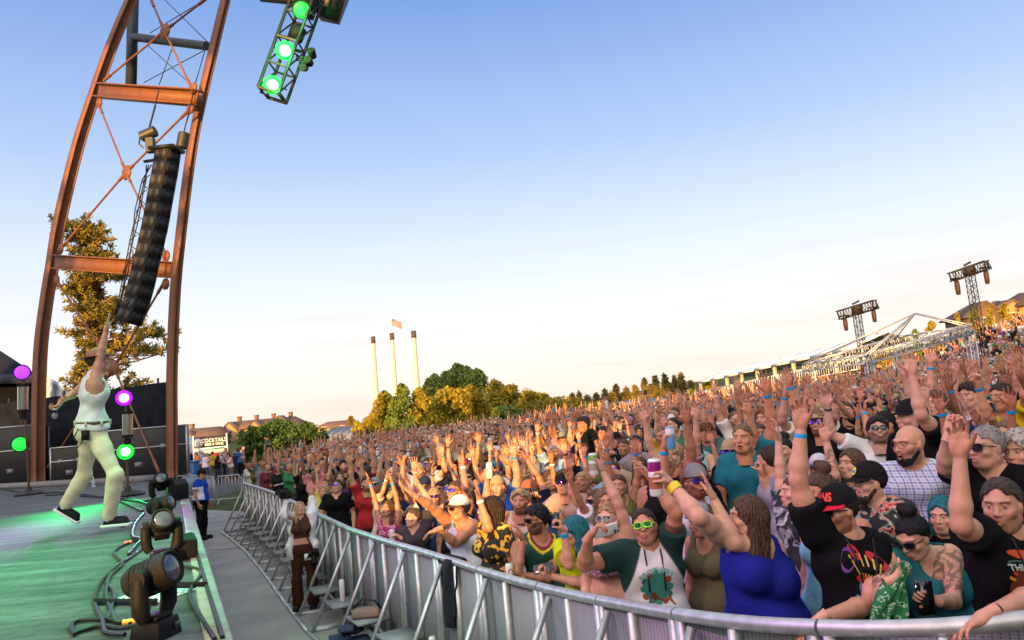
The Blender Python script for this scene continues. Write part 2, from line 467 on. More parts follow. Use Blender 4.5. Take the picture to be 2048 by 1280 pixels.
# ---------------------------------------------------------------- head, hand, body
def head_piece(h, o):
    "head in its own frame: x right, y forward, z up, origin mid-head; returns V, F, tint"
    fem = o.get('fem', False); w = o.get('hw', 1.0)
    f = Field((-0.125, -0.15, -0.22), (0.125, 0.16, 0.15), h)
    k = 0.02
    f.ell((0, -0.018, 0.032), (0.075 * w, 0.096, 0.088), k)
    f.ell((0, 0.018, -0.03), (0.064 * w, 0.074, 0.084), 0.03)
    f.ell((0, 0.046, -0.088), (0.030 * w if fem else 0.038 * w, 0.032, 0.026), 0.03)
    for s in (-1, 1):
        f.cone((s * 0.050 * w, 0.0, -0.055), (s * 0.022, 0.05, -0.09), 0.02 if fem else 0.025, 0.02, 0.03)
        f.ell((s * 0.044 * w, 0.056, -0.022), (0.024, 0.024, 0.02), 0.02)
        f.cone((s * 0.012, 0.084, 0.034), (s * 0.046, 0.068, 0.036), 0.011 if not fem else 0.009, 0.01, 0.015)
    # eye sockets
    for s in (-1, 1):
        f.ell((s * 0.031, 0.098, 0.012), (0.017, 0.016, 0.012), 0.012, sub=True)
        f.ell((s * 0.031, 0.074, 0.011), (0.0135, 0.0135, 0.011), 0.004)
    f.cone((0, 0.083, 0.018), (0, 0.106, -0.020), 0.0085, 0.0115, 0.014)
    for s in (-1, 1): f.ell((s * 0.0115, 0.096, -0.024), (0.009, 0.010, 0.008), 0.008)
    op = o.get('mouth', 0.0)
    f.ell((0, 0.082, -0.056), (0.026, 0.016, 0.02), 0.015)
    if op > 0:
        f.ell((0, 0.098, -0.060 - 0.006 * op), (0.014 + 0.006 * op, 0.024, 0.004 + 0.010 * op), 0.006, sub=True)
    for s in (-1, 1):
        f.cone((0, 0.0975, -0.049), (s * 0.021, 0.087, -0.054 + 0.003 * o.get('smile', 0)), 0.0055, 0.003, 0.006)
        f.cone((0, 0.096, -0.062 - 0.016 * op), (s * 0.020, 0.087, -0.056 - 0.008 * op), 0.0062, 0.003, 0.006)
        f.ell((s * 0.076 * w, -0.006, -0.006), (0.011, 0.021, 0.032), 0.008)
    f.cone((0, -0.022, -0.07), (0, -0.04, -0.21), 0.053 if fem else 0.062, 0.054 if fem else 0.064, 0.03)
    V, F = f.mesh(1)
    T = np.ones((len(V), 3), np.float32)
    x, y, z = V[:, 0], V[:, 1], V[:, 2]
    def blot(m, c, a=1.0): T[m] = T[m] * (1 - a) + np.array(c, np.float32) * a
    face = y > 0.02
    # flush of cheeks and nose
    ch = np.exp(-(((np.abs(x) - 0.042) / 0.02) ** 2 + ((z + 0.022) / 0.02) ** 2)) * face
    T *= (1 - ch[:, None] * np.array((0.0, 0.16, 0.16)))
    # mouth
    zz = -0.055 - 0.008 * op
    m = face & (y > 0.078) & (((x / 0.0225) ** 2 + ((z - zz) / (0.0105 + 0.011 * op)) ** 2) < 1)
    blot(m, o.get('lip', (0.86, 0.52, 0.5)), 0.8)
    if op > 0:
        m = (((x / (0.017 + 0.003 * op)) ** 2 + ((z - zz - 0.001) / (0.003 + 0.010 * op)) ** 2) < 1) & (y > 0.05) & (y < 0.094)
        blot(m, (0.16, 0.06, 0.06), 0.95)
        m = (np.abs(x) < 0.015) & (z > zz + 0.002) & (z < zz + 0.006 + 0.004 * op) & (y > 0.05) & (y < 0.0935)
        blot(m, (1.5, 1.7, 1.8), 0.9)
    elif o.get('smile', 0) > 0:
        m = ((x / 0.018) ** 2 + ((z + 0.0555) / 0.0042) ** 2 < 1) & (y > 0.075)
        blot(m, (1.5, 1.7, 1.8), 0.9)
    # eyes, brows
    for s in (-1, 1):
        ex = (x - s * 0.031)
        m = ((ex / 0.0125) ** 2 + ((z - 0.0105) / 0.0062) ** 2 < 1) & (y > 0.07)
        blot(m, (1.15, 1.3, 1.4), 0.8)
        m = (ex ** 2 + (z - 0.0105) ** 2 < 0.0052 ** 2) & (y > 0.07); blot(m, (0.12, 0.10, 0.09))
        m = ((ex / 0.0155) ** 2 + ((z - 0.0165) / 0.0032) ** 2 < 1) & (y > 0.065); blot(m, (0.25, 0.2, 0.18), 0.8)
        m = ((ex / 0.021) ** 2 + ((z - 0.032 + 0.16 * np.abs(ex)) / 0.0045) ** 2 < 1) & (y > 0.05)
        blot(m, o.get('brow', (0.28, 0.2, 0.16)), 0.85)
    b = o.get('beard')
    if b:
        c, full, amt = b
        jaw = (z < -0.028 - 0.25 * np.maximum(0, 0.07 - np.abs(x)) * (1 - full) + 0.02 * full) & (y > -0.01) & (z > -0.125)
        lipz = ((x / 0.021) ** 2 + ((z + 0.056) / (0.0095 + 0.01 * op)) ** 2) > 1
        chk = (z < -0.03) | (np.abs(x) > 0.052)
        gap = ~((z > -0.040) & (np.abs(x) < 0.045))
        m = jaw & lipz & chk & (gap if full < 2 else True)
        if full < 0.5: m &= (np.abs(x) < 0.034) & (y > 0.03)
        blot(m, c, amt)
    return V, F, T

def hand_piece(h, o):
    "right-hand template: wrist at origin, fingers along +z, palm towards +y, thumb towards -x for a right hand"
    curl = o.get('curl', (0.15, 0.15, 0.2, 0.25)); spread = o.get('spread', 0.12); thumb = o.get('thumb', 0.6); tcurl = o.get('tcurl', 0.3)
    f = Field((-0.13, -0.1, -0.06), (0.11, 0.15, 0.225), h)
    f.cone((0, 0, -0.06), (0, 0, 0.012), 0.027, 0.026, 0.02)
    xs = (-0.030, -0.010, 0.010, 0.029); base = (0.088, 0.093, 0.088, 0.078); ln = (0.074, 0.083, 0.077, 0.060)
    for i in range(4):
        f.cone((xs[i] * 0.62, 0, 0.012), (xs[i], 0.0, base[i] - 0.006), 0.0145, 0.0125, 0.018)
    f.ell((-0.024, 0.010, 0.038), (0.017, 0.015, 0.028), 0.012)
    f.ell((0.022, 0.009, 0.035), (0.014, 0.012, 0.028), 0.012)
    for i in range(4):
        a = (i - 1.5) * spread; p = np.array((xs[i], 0.0, base[i]))
        seg = (0.46, 0.30, 0.24); r = (0.0098, 0.0088, 0.008, 0.0066) if i < 3 else (0.0085, 0.0076, 0.0068, 0.0058)
        ang = 0.0
        for j in range(3):
            ang += curl[i] * (1.0, 1.15, 0.8)[j]
            d = np.array((math.sin(a) * math.cos(ang), math.sin(ang), math.cos(a) * math.cos(ang)))
            q = p + d * ln[i] * seg[j]
            f.cone(p, q, r[j], r[j + 1], 0.004)
            p = q
    p = np.array((-0.026, 0.008, 0.026))
    d = nrm((-math.sin(thumb), 0.25 + tcurl * 0.3, math.cos(thumb))); q = p + d * 0.042
    f.cone(p, q, 0.0145, 0.0115, 0.012)
    d2 = nrm(d + np.array((0.25 * tcurl, 0.5 * tcurl, 0.25))); q2 = q + d2 * 0.030; f.cone(q, q2, 0.0108, 0.0092, 0.004)
    d3 = nrm(d2 + np.array((0.3 * tcurl, 0.4 * tcurl, 0.1))); f.cone(q2, q2 + d3 * 0.024, 0.009, 0.007, 0.004)
    V, F = f.mesh(1)
    T = np.ones((len(V), 3), np.float32)
    # warmer palm and knuckles
    T *= 1 - np.clip(V[:, 1:2] / 0.03, 0, 1) * np.array((0.0, 0.10, 0.10), np.float32)
    return V, F, T

HANDS = {
    'open': dict(curl=(0.05, 0.06, 0.08, 0.1), spread=0.2, thumb=0.85, tcurl=0.1),
    'soft': dict(curl=(0.22, 0.28, 0.33, 0.38), spread=0.11, thumb=0.6, tcurl=0.35),
    'flat': dict(curl=(0.05, 0.03, 0.05, 0.08), spread=0.04, thumb=0.4, tcurl=0.2),
    'grip': dict(curl=(0.85, 0.9, 0.92, 0.9), spread=0.05, thumb=0.75, tcurl=1.3),
    'fist': dict(curl=(1.45, 1.5, 1.5, 1.5), spread=0.0, thumb=0.5, tcurl=2.2),
    'point': dict(curl=(0.05, 1.35, 1.45, 1.5), spread=0.02, thumb=0.5, tcurl=1.8),
    'horns': dict(curl=(0.05, 1.4, 1.4, 0.1), spread=0.1, thumb=0.5, tcurl=1.8),
}
_hand_cache = {}
def hand_mesh(kind, h):
    key = (kind, h)
    if key not in _hand_cache: _hand_cache[key] = hand_piece(h, HANDS[kind])
    return _hand_cache[key]

def frame(zdir, ydir):
    z = nrm(zdir); y = np.asarray(ydir, float); y = y - z * (y @ z); y = nrm(y); x = np.cross(y, z)
    return np.stack((x, y, z), 1)          # columns

def default_joints(H=1.75, fem=False, pose=None, lean=0.0):
    "standing figure in its own frame: x right, y forward, z up, feet at the origin"
    s = H / 1.75; p = pose or {}
    sw = (0.168 if fem else 0.190) * s; hw = (0.088 if fem else 0.085) * s
    J = {}
    J['hipR'] = np.array((hw, 0, 0.92 * s)); J['hipL'] = np.array((-hw, 0, 0.92 * s))
    for q, sg in (('R', 1), ('L', -1)):
        J['kn' + q] = np.array((sg * (hw + 0.02), 0.015, 0.49 * s)); J['an' + q] = np.array((sg * (hw + 0.03), -0.02, 0.085 * s)); J['toe' + q] = np.array((sg * (hw + 0.06), 0.15 * s, 0.035))
    J['pel'] = np.array((0, 0, 0.98 * s)); J['wai'] = np.array((0, 0.0 + lean * 0.4, 1.12 * s)); J['che'] = np.array((0, 0.005 + lean * 0.8, 1.30 * s))
    J['nek'] = np.array((0, -0.01 + lean, 1.475 * s))
    up = {q: p.get('up' + q, 0.0) for q in 'RL'}
    for q, sg in (('R', 1), ('L', -1)):
        J['sh' + q] = np.array((sg * sw, -0.01 + lean, (1.425 + 0.05 * up[q]) * s))
        U = nrm(p.get('arm' + q, (sg * 0.18, 0.05, -1.0))); Fd = nrm(p.get('fore' + q, (sg * 0.05, 0.25, -1.0)))
        if up[q]: J['sh' + q][0] -= sg * 0.02 * s
        J['el' + q] = J['sh' + q] + U * 0.285 * s; J['wr' + q] = J['el' + q] + Fd * 0.255 * s
        J['hd' + q] = nrm(p.get('hand' + q, Fd)); J['pn' + q] = np.asarray(p.get('palm' + q, (0, 1, 0)), float)
    hf = nrm(p.get('look', (0, 1, 0.05)))
    J['hf'] = hf; J['hu'] = nrm(np.array((0, 0, 1.0)) - hf * hf[2] + np.array(p.get('tilt', (0, 0, 0))))
    J['hc'] = np.array((0, 0.03 + lean, 1.625 * s)) + 0.03 * hf * (1, 1, 0)
    J['s'] = s
    return J

def body_prims(J, o, f, grow=0.0, parts='all', k=0.03):
    "torso and limbs as blended cones; grow inflates them for clothes"
    s = J['s']; ft = o.get('fat', 1.0); fem = o.get('fem', False); g = grow
    shR, shL, hR, hL = J['shR'], J['shL'], J['hipR'], J['hipL']
    ax = nrm(shR - shL); up = nrm(J['nek'] - J['pel']); fw = nrm(np.cross(up, ax)); fw = -fw if fw @ np.cross(np.array((0, 0, 1.)), ax) < 0 else fw
    J['fw'] = fw; J['ax'] = ax; J['up'] = up
    hx = nrm(hR - hL)
    if parts in ('all', 'torso'):
        che, wai, pel, nek = J['che'], J['wai'], J['pel'], J['nek']
        cw = 0.085 * s * (0.88 if fem else 1.05)
        f.cone(che - ax * cw, che + ax * cw, 0.100 * s * ft + g, None, 0.06)
        f.cone(lerp(che, nek, 0.45) - ax * cw, lerp(che, nek, 0.45) + ax * cw, 0.082 * s * ft ** 0.5 + g, None, 0.06)
        ww = 0.062 * s * ft
        f.cone(wai - ax * ww, wai + ax * ww, 0.093 * s * ft + g, None, 0.08)
        bx = o.get('belly', 0.0)
        if bx: f.ell(wai + fw * 0.05 * s - up * 0.02, np.array((0.13, 0.10, 0.13)) * s * (0.8 + bx) + g, 0.06)
        f.cone(pel - hx * 0.075 * s * ft, pel + hx * 0.075 * s * ft, 0.108 * s * ft + g, None, 0.08)
        for sg in (-1, 1): f.ell(pel + hx * sg * 0.06 * s - fw * 0.055 * s - up * 0.05 * s, np.array((0.085, 0.085, 0.085)) * s * ft + g, 0.05)
        # trapezius, shoulders
        f.cone(lerp(nek, shR, 0.15) + up * 0.0, lerp(nek, shR, 0.85), 0.052 * s + g, 0.05 * s + g, 0.05)
        f.cone(lerp(nek, shL, 0.15), lerp(nek, shL, 0.85), 0.052 * s + g, 0.05 * s + g, 0.05)
        if fem:
            b = o.get('bust', 1.0)
            for sg in (-1, 1): f.ell(che + ax * sg * 0.075 * s + fw * (0.075 + 0.02 * b) * s - up * 0.005, np.array((0.068, 0.068, 0.068)) * s * (0.8 + 0.25 * b) + g, 0.03)
        else:
            for sg in (-1, 1): f.ell(che + ax * sg * 0.075 * s + fw * 0.055 * s + up * 0.04, np.array((0.075, 0.07, 0.055)) * s + g, 0.04)
    if parts == 'all':
        f.cone(J['nek'] - up * 0.05, J['hc'] - J['hu'] * 0.1 - J['hf'] * 0.02, 0.064 * s if not fem else 0.055 * s, 0.056 * s if not fem else 0.047 * s, 0.05)
    at = o.get('arm', 1.0) * (0.80 if fem else 0.94)
    for q in 'RL':
        sh, el, wr = J['sh' + q], J['el' + q], J['wr' + q]
        if parts == 'all' or parts == 'arms':
            f.cone(sh, lerp(sh, el, 0.25), 0.056 * s * at + g, 0.054 * s * at + g, 0.05)
            f.cone(lerp(sh, el, 0.2), lerp(sh, el, 0.65), 0.051 * s * at + g, 0.049 * s * at + g, 0.03)
            f.cone(lerp(sh, el, 0.6), el, 0.046 * s * at + g, 0.037 * s * at + g, 0.02)
            f.cone(el, lerp(el, wr, 0.28), 0.038 * s * at + g, 0.042 * s * at + g, 0.025)
            f.cone(lerp(el, wr, 0.28), wr, 0.042 * s * at + g, 0.0255 * s * (0.5 + at / 2) + g, 0.02)
        if parts == 'all' or parts == 'legs':
            hp, kn, an = J['hip' + q], J['kn' + q], J['an' + q]
            lt = o.get('leg', 1.0) * ft ** 0.5
            f.cone(hp, lerp(hp, kn, 0.35), 0.092 * s * lt + g, 0.082 * s * lt + g, 0.04)
            f.cone(lerp(hp, kn, 0.3), kn, 0.083 * s * lt + g, 0.055 * s * lt + g, 0.03)
            f.cone(kn, lerp(kn, an, 0.3), 0.055 * s * lt + g, 0.056 * s * lt + g, 0.03)
            f.cone(lerp(kn, an, 0.3), an, 0.056 * s * lt + g, 0.037 * s * lt + g, 0.03)

def bounds(J, keys, pad):
    a = np.array([J[k] for k in keys]); return a.min(0) - pad, a.max(0) + pad

def grow_body(J, o, h=0.012, hh=0.0045, hd=0.0045, legs=True):
    "bare body with arms, head and hands as one mesh"
    A = Acc(); s = J['s']
    keys = [k + q for k in ('sh', 'el', 'wr') for q in 'RL'] + ['pel', 'nek', 'hc', 'hipR', 'hipL']
    if legs: keys += [k + q for k in ('kn', 'an', 'toe') for q in 'RL']
    lo, hi = bounds(J, keys, 0.20 * s * max(1, o.get('fat', 1)))
    f = Field(lo, hi, h); body_prims(J, o, f)
    if legs:
        for q in 'RL': f.cone(J['an' + q] - np.array((0, 0, 0.03)), J['toe' + q], 0.04, 0.03, 0.02)
    V, F = f.mesh(1)
    T = np.ones((len(V), 3), np.float32)
    # redder elbows, forearm tan
    for q in 'RL':
        d = np.exp(-(np.linalg.norm(V - J['el' + q], axis=1) / 0.05) ** 2)
        T *= 1 - d[:, None] * np.array((0.0, 0.10, 0.10), np.float32)
    if o.get('tattoo'):
        for q, t0, t1, c in o['tattoo']:
            a, b = (J['sh' + q], J['el' + q]) if t0 < 1 else (J['el' + q], J['wr' + q])
            u0, u1 = (t0, t1) if t0 < 1 else (t0 - 1, t1 - 1)
            ab = b - a; t = ((V - a) @ ab) / (ab @ ab); r = np.linalg.norm(V - (a + np.clip(t, 0, 1)[:, None] * ab), axis=1)
            pat = np.sin(V[:, 0] * 95 + 2 * np.sin(V[:, 2] * 70)) * np.sin(V[:, 2] * 110 + 3 * np.sin(V[:, 1] * 60)) if c[3] else np.ones(len(V))
            m = (t > u0) & (t < u1) & (r < 0.085) & (pat > -0.05)
            T[m] = T[m] * np.array(c[:3], np.float32)
    A.add(V, F, T)
    V, F, T = head_piece(hd, o)
    M = frame(J['hu'], J['hf']); sc = s * o.get('head', 0.96)
    Mh = np.stack((M[:, 0], M[:, 1], M[:, 2]), 1)
    A.add((V * sc) @ Mh.T + J['hc'], F, T)
    for q in 'RL':
        kind = o.get('hand' + q, 'soft')
        if kind is None: continue
        V, F, T = hand_mesh(kind, hh)
        hs = s * o.get('hs', 1.0) * (0.9 if o.get('fem') else 1.0)
        M = frame(J['hd' + q], J['pn' + q])
        if q == 'L': V = V * np.array((-1, 1, 1), np.float32); F = F[:, ::-1]
        A.add((V * hs) @ M.T + J['wr' + q] + J['hd' + q] * 0.012, F, T)
    return A

def folds(seed, amp=0.005):
    r = np.random.default_rng(seed); a = r.uniform(0, 6.28, 6)
    def fn(X, Y, Z):
        w = np.sin(23 * Z + 9 * X + a[0] + 1.6 * np.sin(11 * X + a[1])) * np.sin(7 * X + 5 * Y + a[2])
        w = w + 0.6 * np.sin(41 * Z - 27 * X + a[3] + 1.3 * np.sin(17 * Y + a[4]))
        return amp * w * 0.6
    return fn

def grow_shirt(J, o, kind='tee', h=0.012, seed=1):
    s = J['s']; lo, hi = bounds(J, ['shR', 'shL', 'elR', 'elL', 'pel', 'nek', 'hipR', 'hipL', 'che'], 0.22 * s * max(1, o.get('fat', 1)))
    f = Field(lo, hi, h); g = o.get('loose', 0.016)
    body_prims(J, o, f, g, 'torso')
    hx = nrm(J['hipR'] - J['hipL']); ft = o.get('fat', 1.0)
    if kind not in ('bra', 'crop'):
        f.cone(J['pel'] - hx * 0.075 * s * ft, J['pel'] + hx * 0.075 * s * ft, 0.108 * s * ft + g + 0.014, None, 0.06); f.cone(J['pel'], J['pel'] + J['up'] * 0.08 * s, 0.105 * s * ft + g + 0.016, None, 0.06)
    up, fw, ax = J['up'], J['fw'], J['ax']
    sl = {'tee': 0.58, 'long': 1.0, 'polo': 0.6}.get(kind)
    if sl:
        at = o.get('arm', 1.0) * (0.86 if o.get('fem') else 1.0)
        for q in 'RL':
            sh, el = J['sh' + q], J['el' + q]; e = lerp(sh, el, sl); d = nrm(el - sh)
            f2 = Field(lo, hi, h); f2.cone(lerp(sh, J['nek'], 0.15), e, 0.058 * s * at + g, 0.056 * s * at + g + 0.008, 0.0)
            f2.plane(e, d); hh = np.maximum(0.04 - np.abs(f.d - f2.d), 0) / 0.04; f.d = np.minimum(f.d, f2.d) - hh * hh * 0.01
    f.wobble(folds(seed, o.get('fold', 0.008)))
    nb = J['nek']
    if kind in ('tee', 'long', 'polo'):
        f.ell(nb + up * 0.055 * s + fw * 0.035 * s, np.array((0.082, 0.082, 0.082)) * s, 0.006, sub=True)
    elif kind in ('tank', 'jersey', 'scoop'):
        dp = {'tank': 0.03, 'jersey': 0.02, 'scoop': 0.05}[kind]
        f.ell(nb + up * (0.03 - dp) * s + fw * 0.06 * s, np.array((0.085, 0.085, 0.10 + dp)) * s, 0.006, sub=True)
        for q, sg in (('R', 1), ('L', -1)):
            f.ell(J['sh' + q] + ax * sg * 0.018 * s - up * 0.02 * s, np.array((0.085, 0.085, 0.10)) * s, 0.006, sub=True)
    elif kind == 'bra':
        f.plane(J['che'] + up * 0.045 * s, up)
    hem = o.get('hem', -0.06)
    hp = J['pel'] + up * (-hem if False else hem) * s
    if kind == 'bra': hp = J['che'] - up * 0.075 * s
    if kind == 'crop': hp = J['wai'] + up * 0.03 * s
    f.plane(hp, -up)
    return f.mesh(1)

def grow_trousers(J, o, h=0.014, seed=2, length=1.0):
    s = J['s']; lo, hi = bounds(J, ['pel', 'hipR', 'hipL', 'knR', 'knL', 'anR', 'anL'], 0.2 * s * max(1, o.get('fat', 1)))
    f = Field(lo, hi, h); g = o.get('tloose', 0.013)
    body_prims(J, o, f, g, 'legs')
    pel = J['pel']; hx = nrm(J['hipR'] - J['hipL']); up = J['up']; fw = J['fw']; ft = o.get('fat', 1.0)
    f.cone(pel - hx * 0.075 * s * ft, pel + hx * 0.075 * s * ft, 0.108 * s * ft + g, None, 0.05)
    for sg in (-1, 1): f.ell(pel + hx * sg * 0.06 * s - fw * 0.055 * s - up * 0.05 * s, np.array((0.085,) * 3) * s * ft + g, 0.05)
    f.cone(pel, pel + up * 0.08 * s, 0.105 * s * ft + g, None, 0.06)
    if length >= 1:
        fl = o.get('flare', 0.0)
        for q in 'RL': f.cone(J['kn' + q], J['an' + q], 0.058 * s + g, 0.05 * s + g + fl, 0.04)
    f.wobble(folds(seed, 0.005))
    f.plane(pel + up * 0.075 * s, up)
    for q in 'RL':
        d = nrm(J['an' + q] - J['kn' + q])
        e = J['an' + q] + d * 0.0 if length >= 1 else lerp(J['hip' + q], J['kn' + q], length / 0.6) if length < 0.6 else lerp(J['kn' + q], J['an' + q], (length - 0.6) / 0.4)
        X, Y, Z = f.ax[0][:, None, None], f.ax[1][None, :, None], f.ax[2][None, None, :]
        if length < 1: d = nrm(J['kn' + q] - J['hip' + q]) if length < 0.6 else d
        pl = (X - e[0]) * d[0] + (Y - e[1]) * d[1] + (Z - e[2]) * d[2]
        side = ((X - e[0]) ** 2 + (Y - e[1]) ** 2) if length < 0.6 else ((X - e[0]) ** 2 + (Y - e[1]) ** 2 + (Z - e[2]) ** 2)
        f.d = np.where((side < 0.16 ** 2) | (pl > 0.1) & (length < 0.6), np.maximum(f.d, pl), f.d).astype(np.float32)
    return f.mesh(1)

def hair_piece(style, h=0.006, seed=0, length=0.3):
    "hair in the head's frame"
    f = Field((-0.17, -0.22, -0.12 - length), (0.17, 0.15, 0.26), h)
    rr = np.random.default_rng(seed); ph = rr.uniform(0, 6.28, 4)
    thick = {'short': 0.010, 'buzz': 0.004, 'long': 0.014, 'bun': 0.010, 'curly': 0.022, 'bob': 0.016, 'pony': 0.010, 'thick': 0.022, 'recede': 0.007}[style]
    f.ell((0, -0.020, 0.034), (0.077 + thick, 0.098 + thick, 0.090 + thick), 0.01)
    if style in ('thick',): f.ell((0, 0.03, 0.09), (0.06, 0.06, 0.045), 0.02)
    if style in ('long', 'bob'):
        L = length
        for sg in (-1, 1):
            f.cone((sg * 0.062, -0.02, 0.02), (sg * 0.085, -0.015, -0.08 - 0.35 * L), 0.032, 0.034, 0.03)
            f.cone((sg * 0.085, -0.015, -0.08 - 0.35 * L), (sg * 0.08, -0.01 - 0.04, -0.10 - L), 0.034, 0.022, 0.03)
        f.cone((0, -0.075, 0.0), (0, -0.11, -0.1 - 0.9 * L), 0.06, 0.045, 0.04)
        for sg in (-1, 1): f.cone((sg * 0.05, -0.07, 0.0), (sg * 0.06, -0.10, -0.1 - L), 0.045, 0.03, 0.03)
    if style == 'bun':
        f.ell((0, -0.055, 0.155), (0.05, 0.05, 0.042), 0.012); f.ell((0.02, -0.04, 0.175), (0.03, 0.035, 0.03), 0.01)
    if style == 'pony':
        f.ell((0, -0.125, 0.05), (0.03, 0.03, 0.03), 0.02)
        f.cone((0, -0.14, 0.05), (0.0, -0.17, -0.05), 0.028, 0.034, 0.02); f.cone((0, -0.17, -0.05), (0, -0.15, -0.05 - length * 0.8), 0.034, 0.012, 0.02)
    amp = {'curly': 0.010, 'buzz': 0.001, 'thick': 0.008}.get(style, 0.0065)
    def strands(X, Y, Z):
        a = np.arctan2(X, -Y)
        w = np.sin(a * 34 + ph[0] + 2.0 * np.sin(Z * 30 + ph[1])) + 0.6 * np.sin(a * 71 + ph[2] + Z * 20)
        if style in ('curly', 'thick'): w = np.sin(X * 130 + ph[0]) * np.sin(Y * 120 + ph[1]) * np.sin(Z * 140 + ph[2]) * 2 + 0.5 * w
        return amp * w * 0.6
    # open the face
    fz = {'short': 0.075, 'buzz': 0.07, 'recede': 0.10, 'thick': 0.078, 'curly': 0.07}.get(style, 0.078)
    f.cone((0, 0.12, -0.30), (0, 0.12, fz - 0.055), 0.070, 0.062, 0.01, sub=True)
    f.ell((0, 0.09, -0.02), (0.062, 0.06, fz + 0.028), 0.01, sub=True)
    if style in ('short', 'buzz', 'recede', 'thick', 'bun', 'pony', 'curly'):
        # clear the cheeks, ears and neck
        X, Y, Z = f.ax[0][:, None, None], f.ax[1][None, :, None], f.ax[2][None, None, :]
        zc = 0.012 + np.clip((Y + 0.005) * 1.2, -0.085, 0.05) + (0.0 if style != 'curly' else -0.03)
        low = (zc - Z)
        if style == 'pony': low = np.where(Y < -0.09, -1.0, low)
        if style == 'bun': low = low
        f.d = np.maximum(f.d, low.astype(np.float32))
    f.wobble(strands)
    return f.mesh(1)
# ---------------------------------------------------------------- shared materials
M_skin = obj_mat('skin', 0.46, 0.10, 28, 0.2, 170, 0.45, tint=True, sss=0.08)
M_cloth = obj_mat('cloth', 0.9, 0.14, 6, 0.45, 55, 0.08)
M_hair = obj_mat('hair', 0.5, 0.55, 55, 0.8, 110)
M_plain = obj_mat('painted', 0.45, 0.06, 6, 0.08, 60, 0.4)
M_gloss = obj_mat('gloss', 0.15, 0.03, 6, 0.0, 60, 0.6)
M_concrete = mat('pit concrete', (0.25, 0.245, 0.25), 0.85, 0, 0.16, 1.2, 0.25, 60, col2=(0.36, 0.35, 0.35))
M_asphalt = mat('asphalt', (0.055, 0.055, 0.06), 0.9, 0, 0.2, 0.8, 0.3, 90)
M_blackcase = mat('black case', (0.012, 0.013, 0.016), 0.4, 0, 0.3, 6, 0.1, 60)
M_black = mat('black plastic', (0.007, 0.007, 0.008), 0.62, 0, 0.3, 10, 0.08, 90, 0.2)
M_blackcloth = mat('black cloth', (0.010, 0.012, 0.018), 0.9, 0, 0.4, 3, 0.3, 30, 0.1)
M_alu = mat('aluminium', (0.52, 0.53, 0.55), 0.48, 0.7, 0.16, 14, 0.06, 120)
M_galv = mat('galvanised mesh', (0.22, 0.22, 0.24), 0.6, 0.3, 0.15, 9, 0.1, 60)
M_brown = mat('brown painted steel', (0.16, 0.062, 0.032), 0.55, 0, 0.16, 3.5, 0.12, 26, 0.3, col2=(0.22, 0.082, 0.038))
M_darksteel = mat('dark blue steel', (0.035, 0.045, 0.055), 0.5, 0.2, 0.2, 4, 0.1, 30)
M_truss = mat('black truss', (0.016, 0.017, 0.018), 0.45, 0.3, 0.3, 10)
M_white = mat('white vinyl', (0.75, 0.76, 0.80), 0.6, 0, 0.05, 2, 0.1, 12)
M_cable = mat('cable', (0.010, 0.010, 0.010), 0.55, 0, 0.3, 20)
M_paper = mat('paper', (0.75, 0.78, 0.78), 0.8, 0, 0.04, 8)

def PY(px, py, Y):
    d = CF + ((px - 1024) / FPX) * CR + ((640 - py) / FPX) * CU
    return CAM + d * ((Y - CAM.y) / d.y)

ZS = 1.67                                   # stage floor
def onstage(px, py): return on(px, py, 0, lambda x, y: ZS)

def text_mesh(txt, size, extrude=0.0, align='CENTER', font_scale=(1, 1), bold=0.0, sub=0):
    cu = bpy.data.curves.new('lettering', 'FONT'); cu.body = txt; cu.size = size; cu.extrude = extrude
    cu.align_x = align; cu.align_y = 'CENTER'; cu.offset = bold; cu.resolution_u = 3
    o = bpy.data.objects.new('lettering', cu); COL.objects.link(o)
    dg = bpy.context.evaluated_depsgraph_get(); dg.update()
    me = bpy.data.meshes.new_from_object(o.evaluated_get(dg))
    bpy.data.objects.remove(o); bpy.data.curves.remove(cu)
    V = np.zeros(len(me.vertices) * 3, np.float32); me.vertices.foreach_get('co', V); V = V.reshape(-1, 3)
    F = [tuple(p.vertices) for p in me.polygons]
    bpy.data.meshes.remove(me)
    V[:, 0] *= font_scale[0]; V[:, 1] *= font_scale[1]
    return V, F

def place_text(txt, size, origin, xdir, ydir, mat_, parent, name='lettering', bold=0.0, fs=(1, 1), color=None, depth=0.003):
    V, F = text_mesh(txt, size, depth / 2, bold=bold, font_scale=fs)
    x = nrm(v3(xdir)); y = nrm(v3(ydir)); z = np.cross(x, y)
    W = V[:, :1] * x + V[:, 1:2] * y + V[:, 2:3] * z + v3(origin)
    o = link_mesh(name, np_mesh(name, W, F, smooth=False), mat_, parent)
    if color: o.color = (*color, 1)
    return o

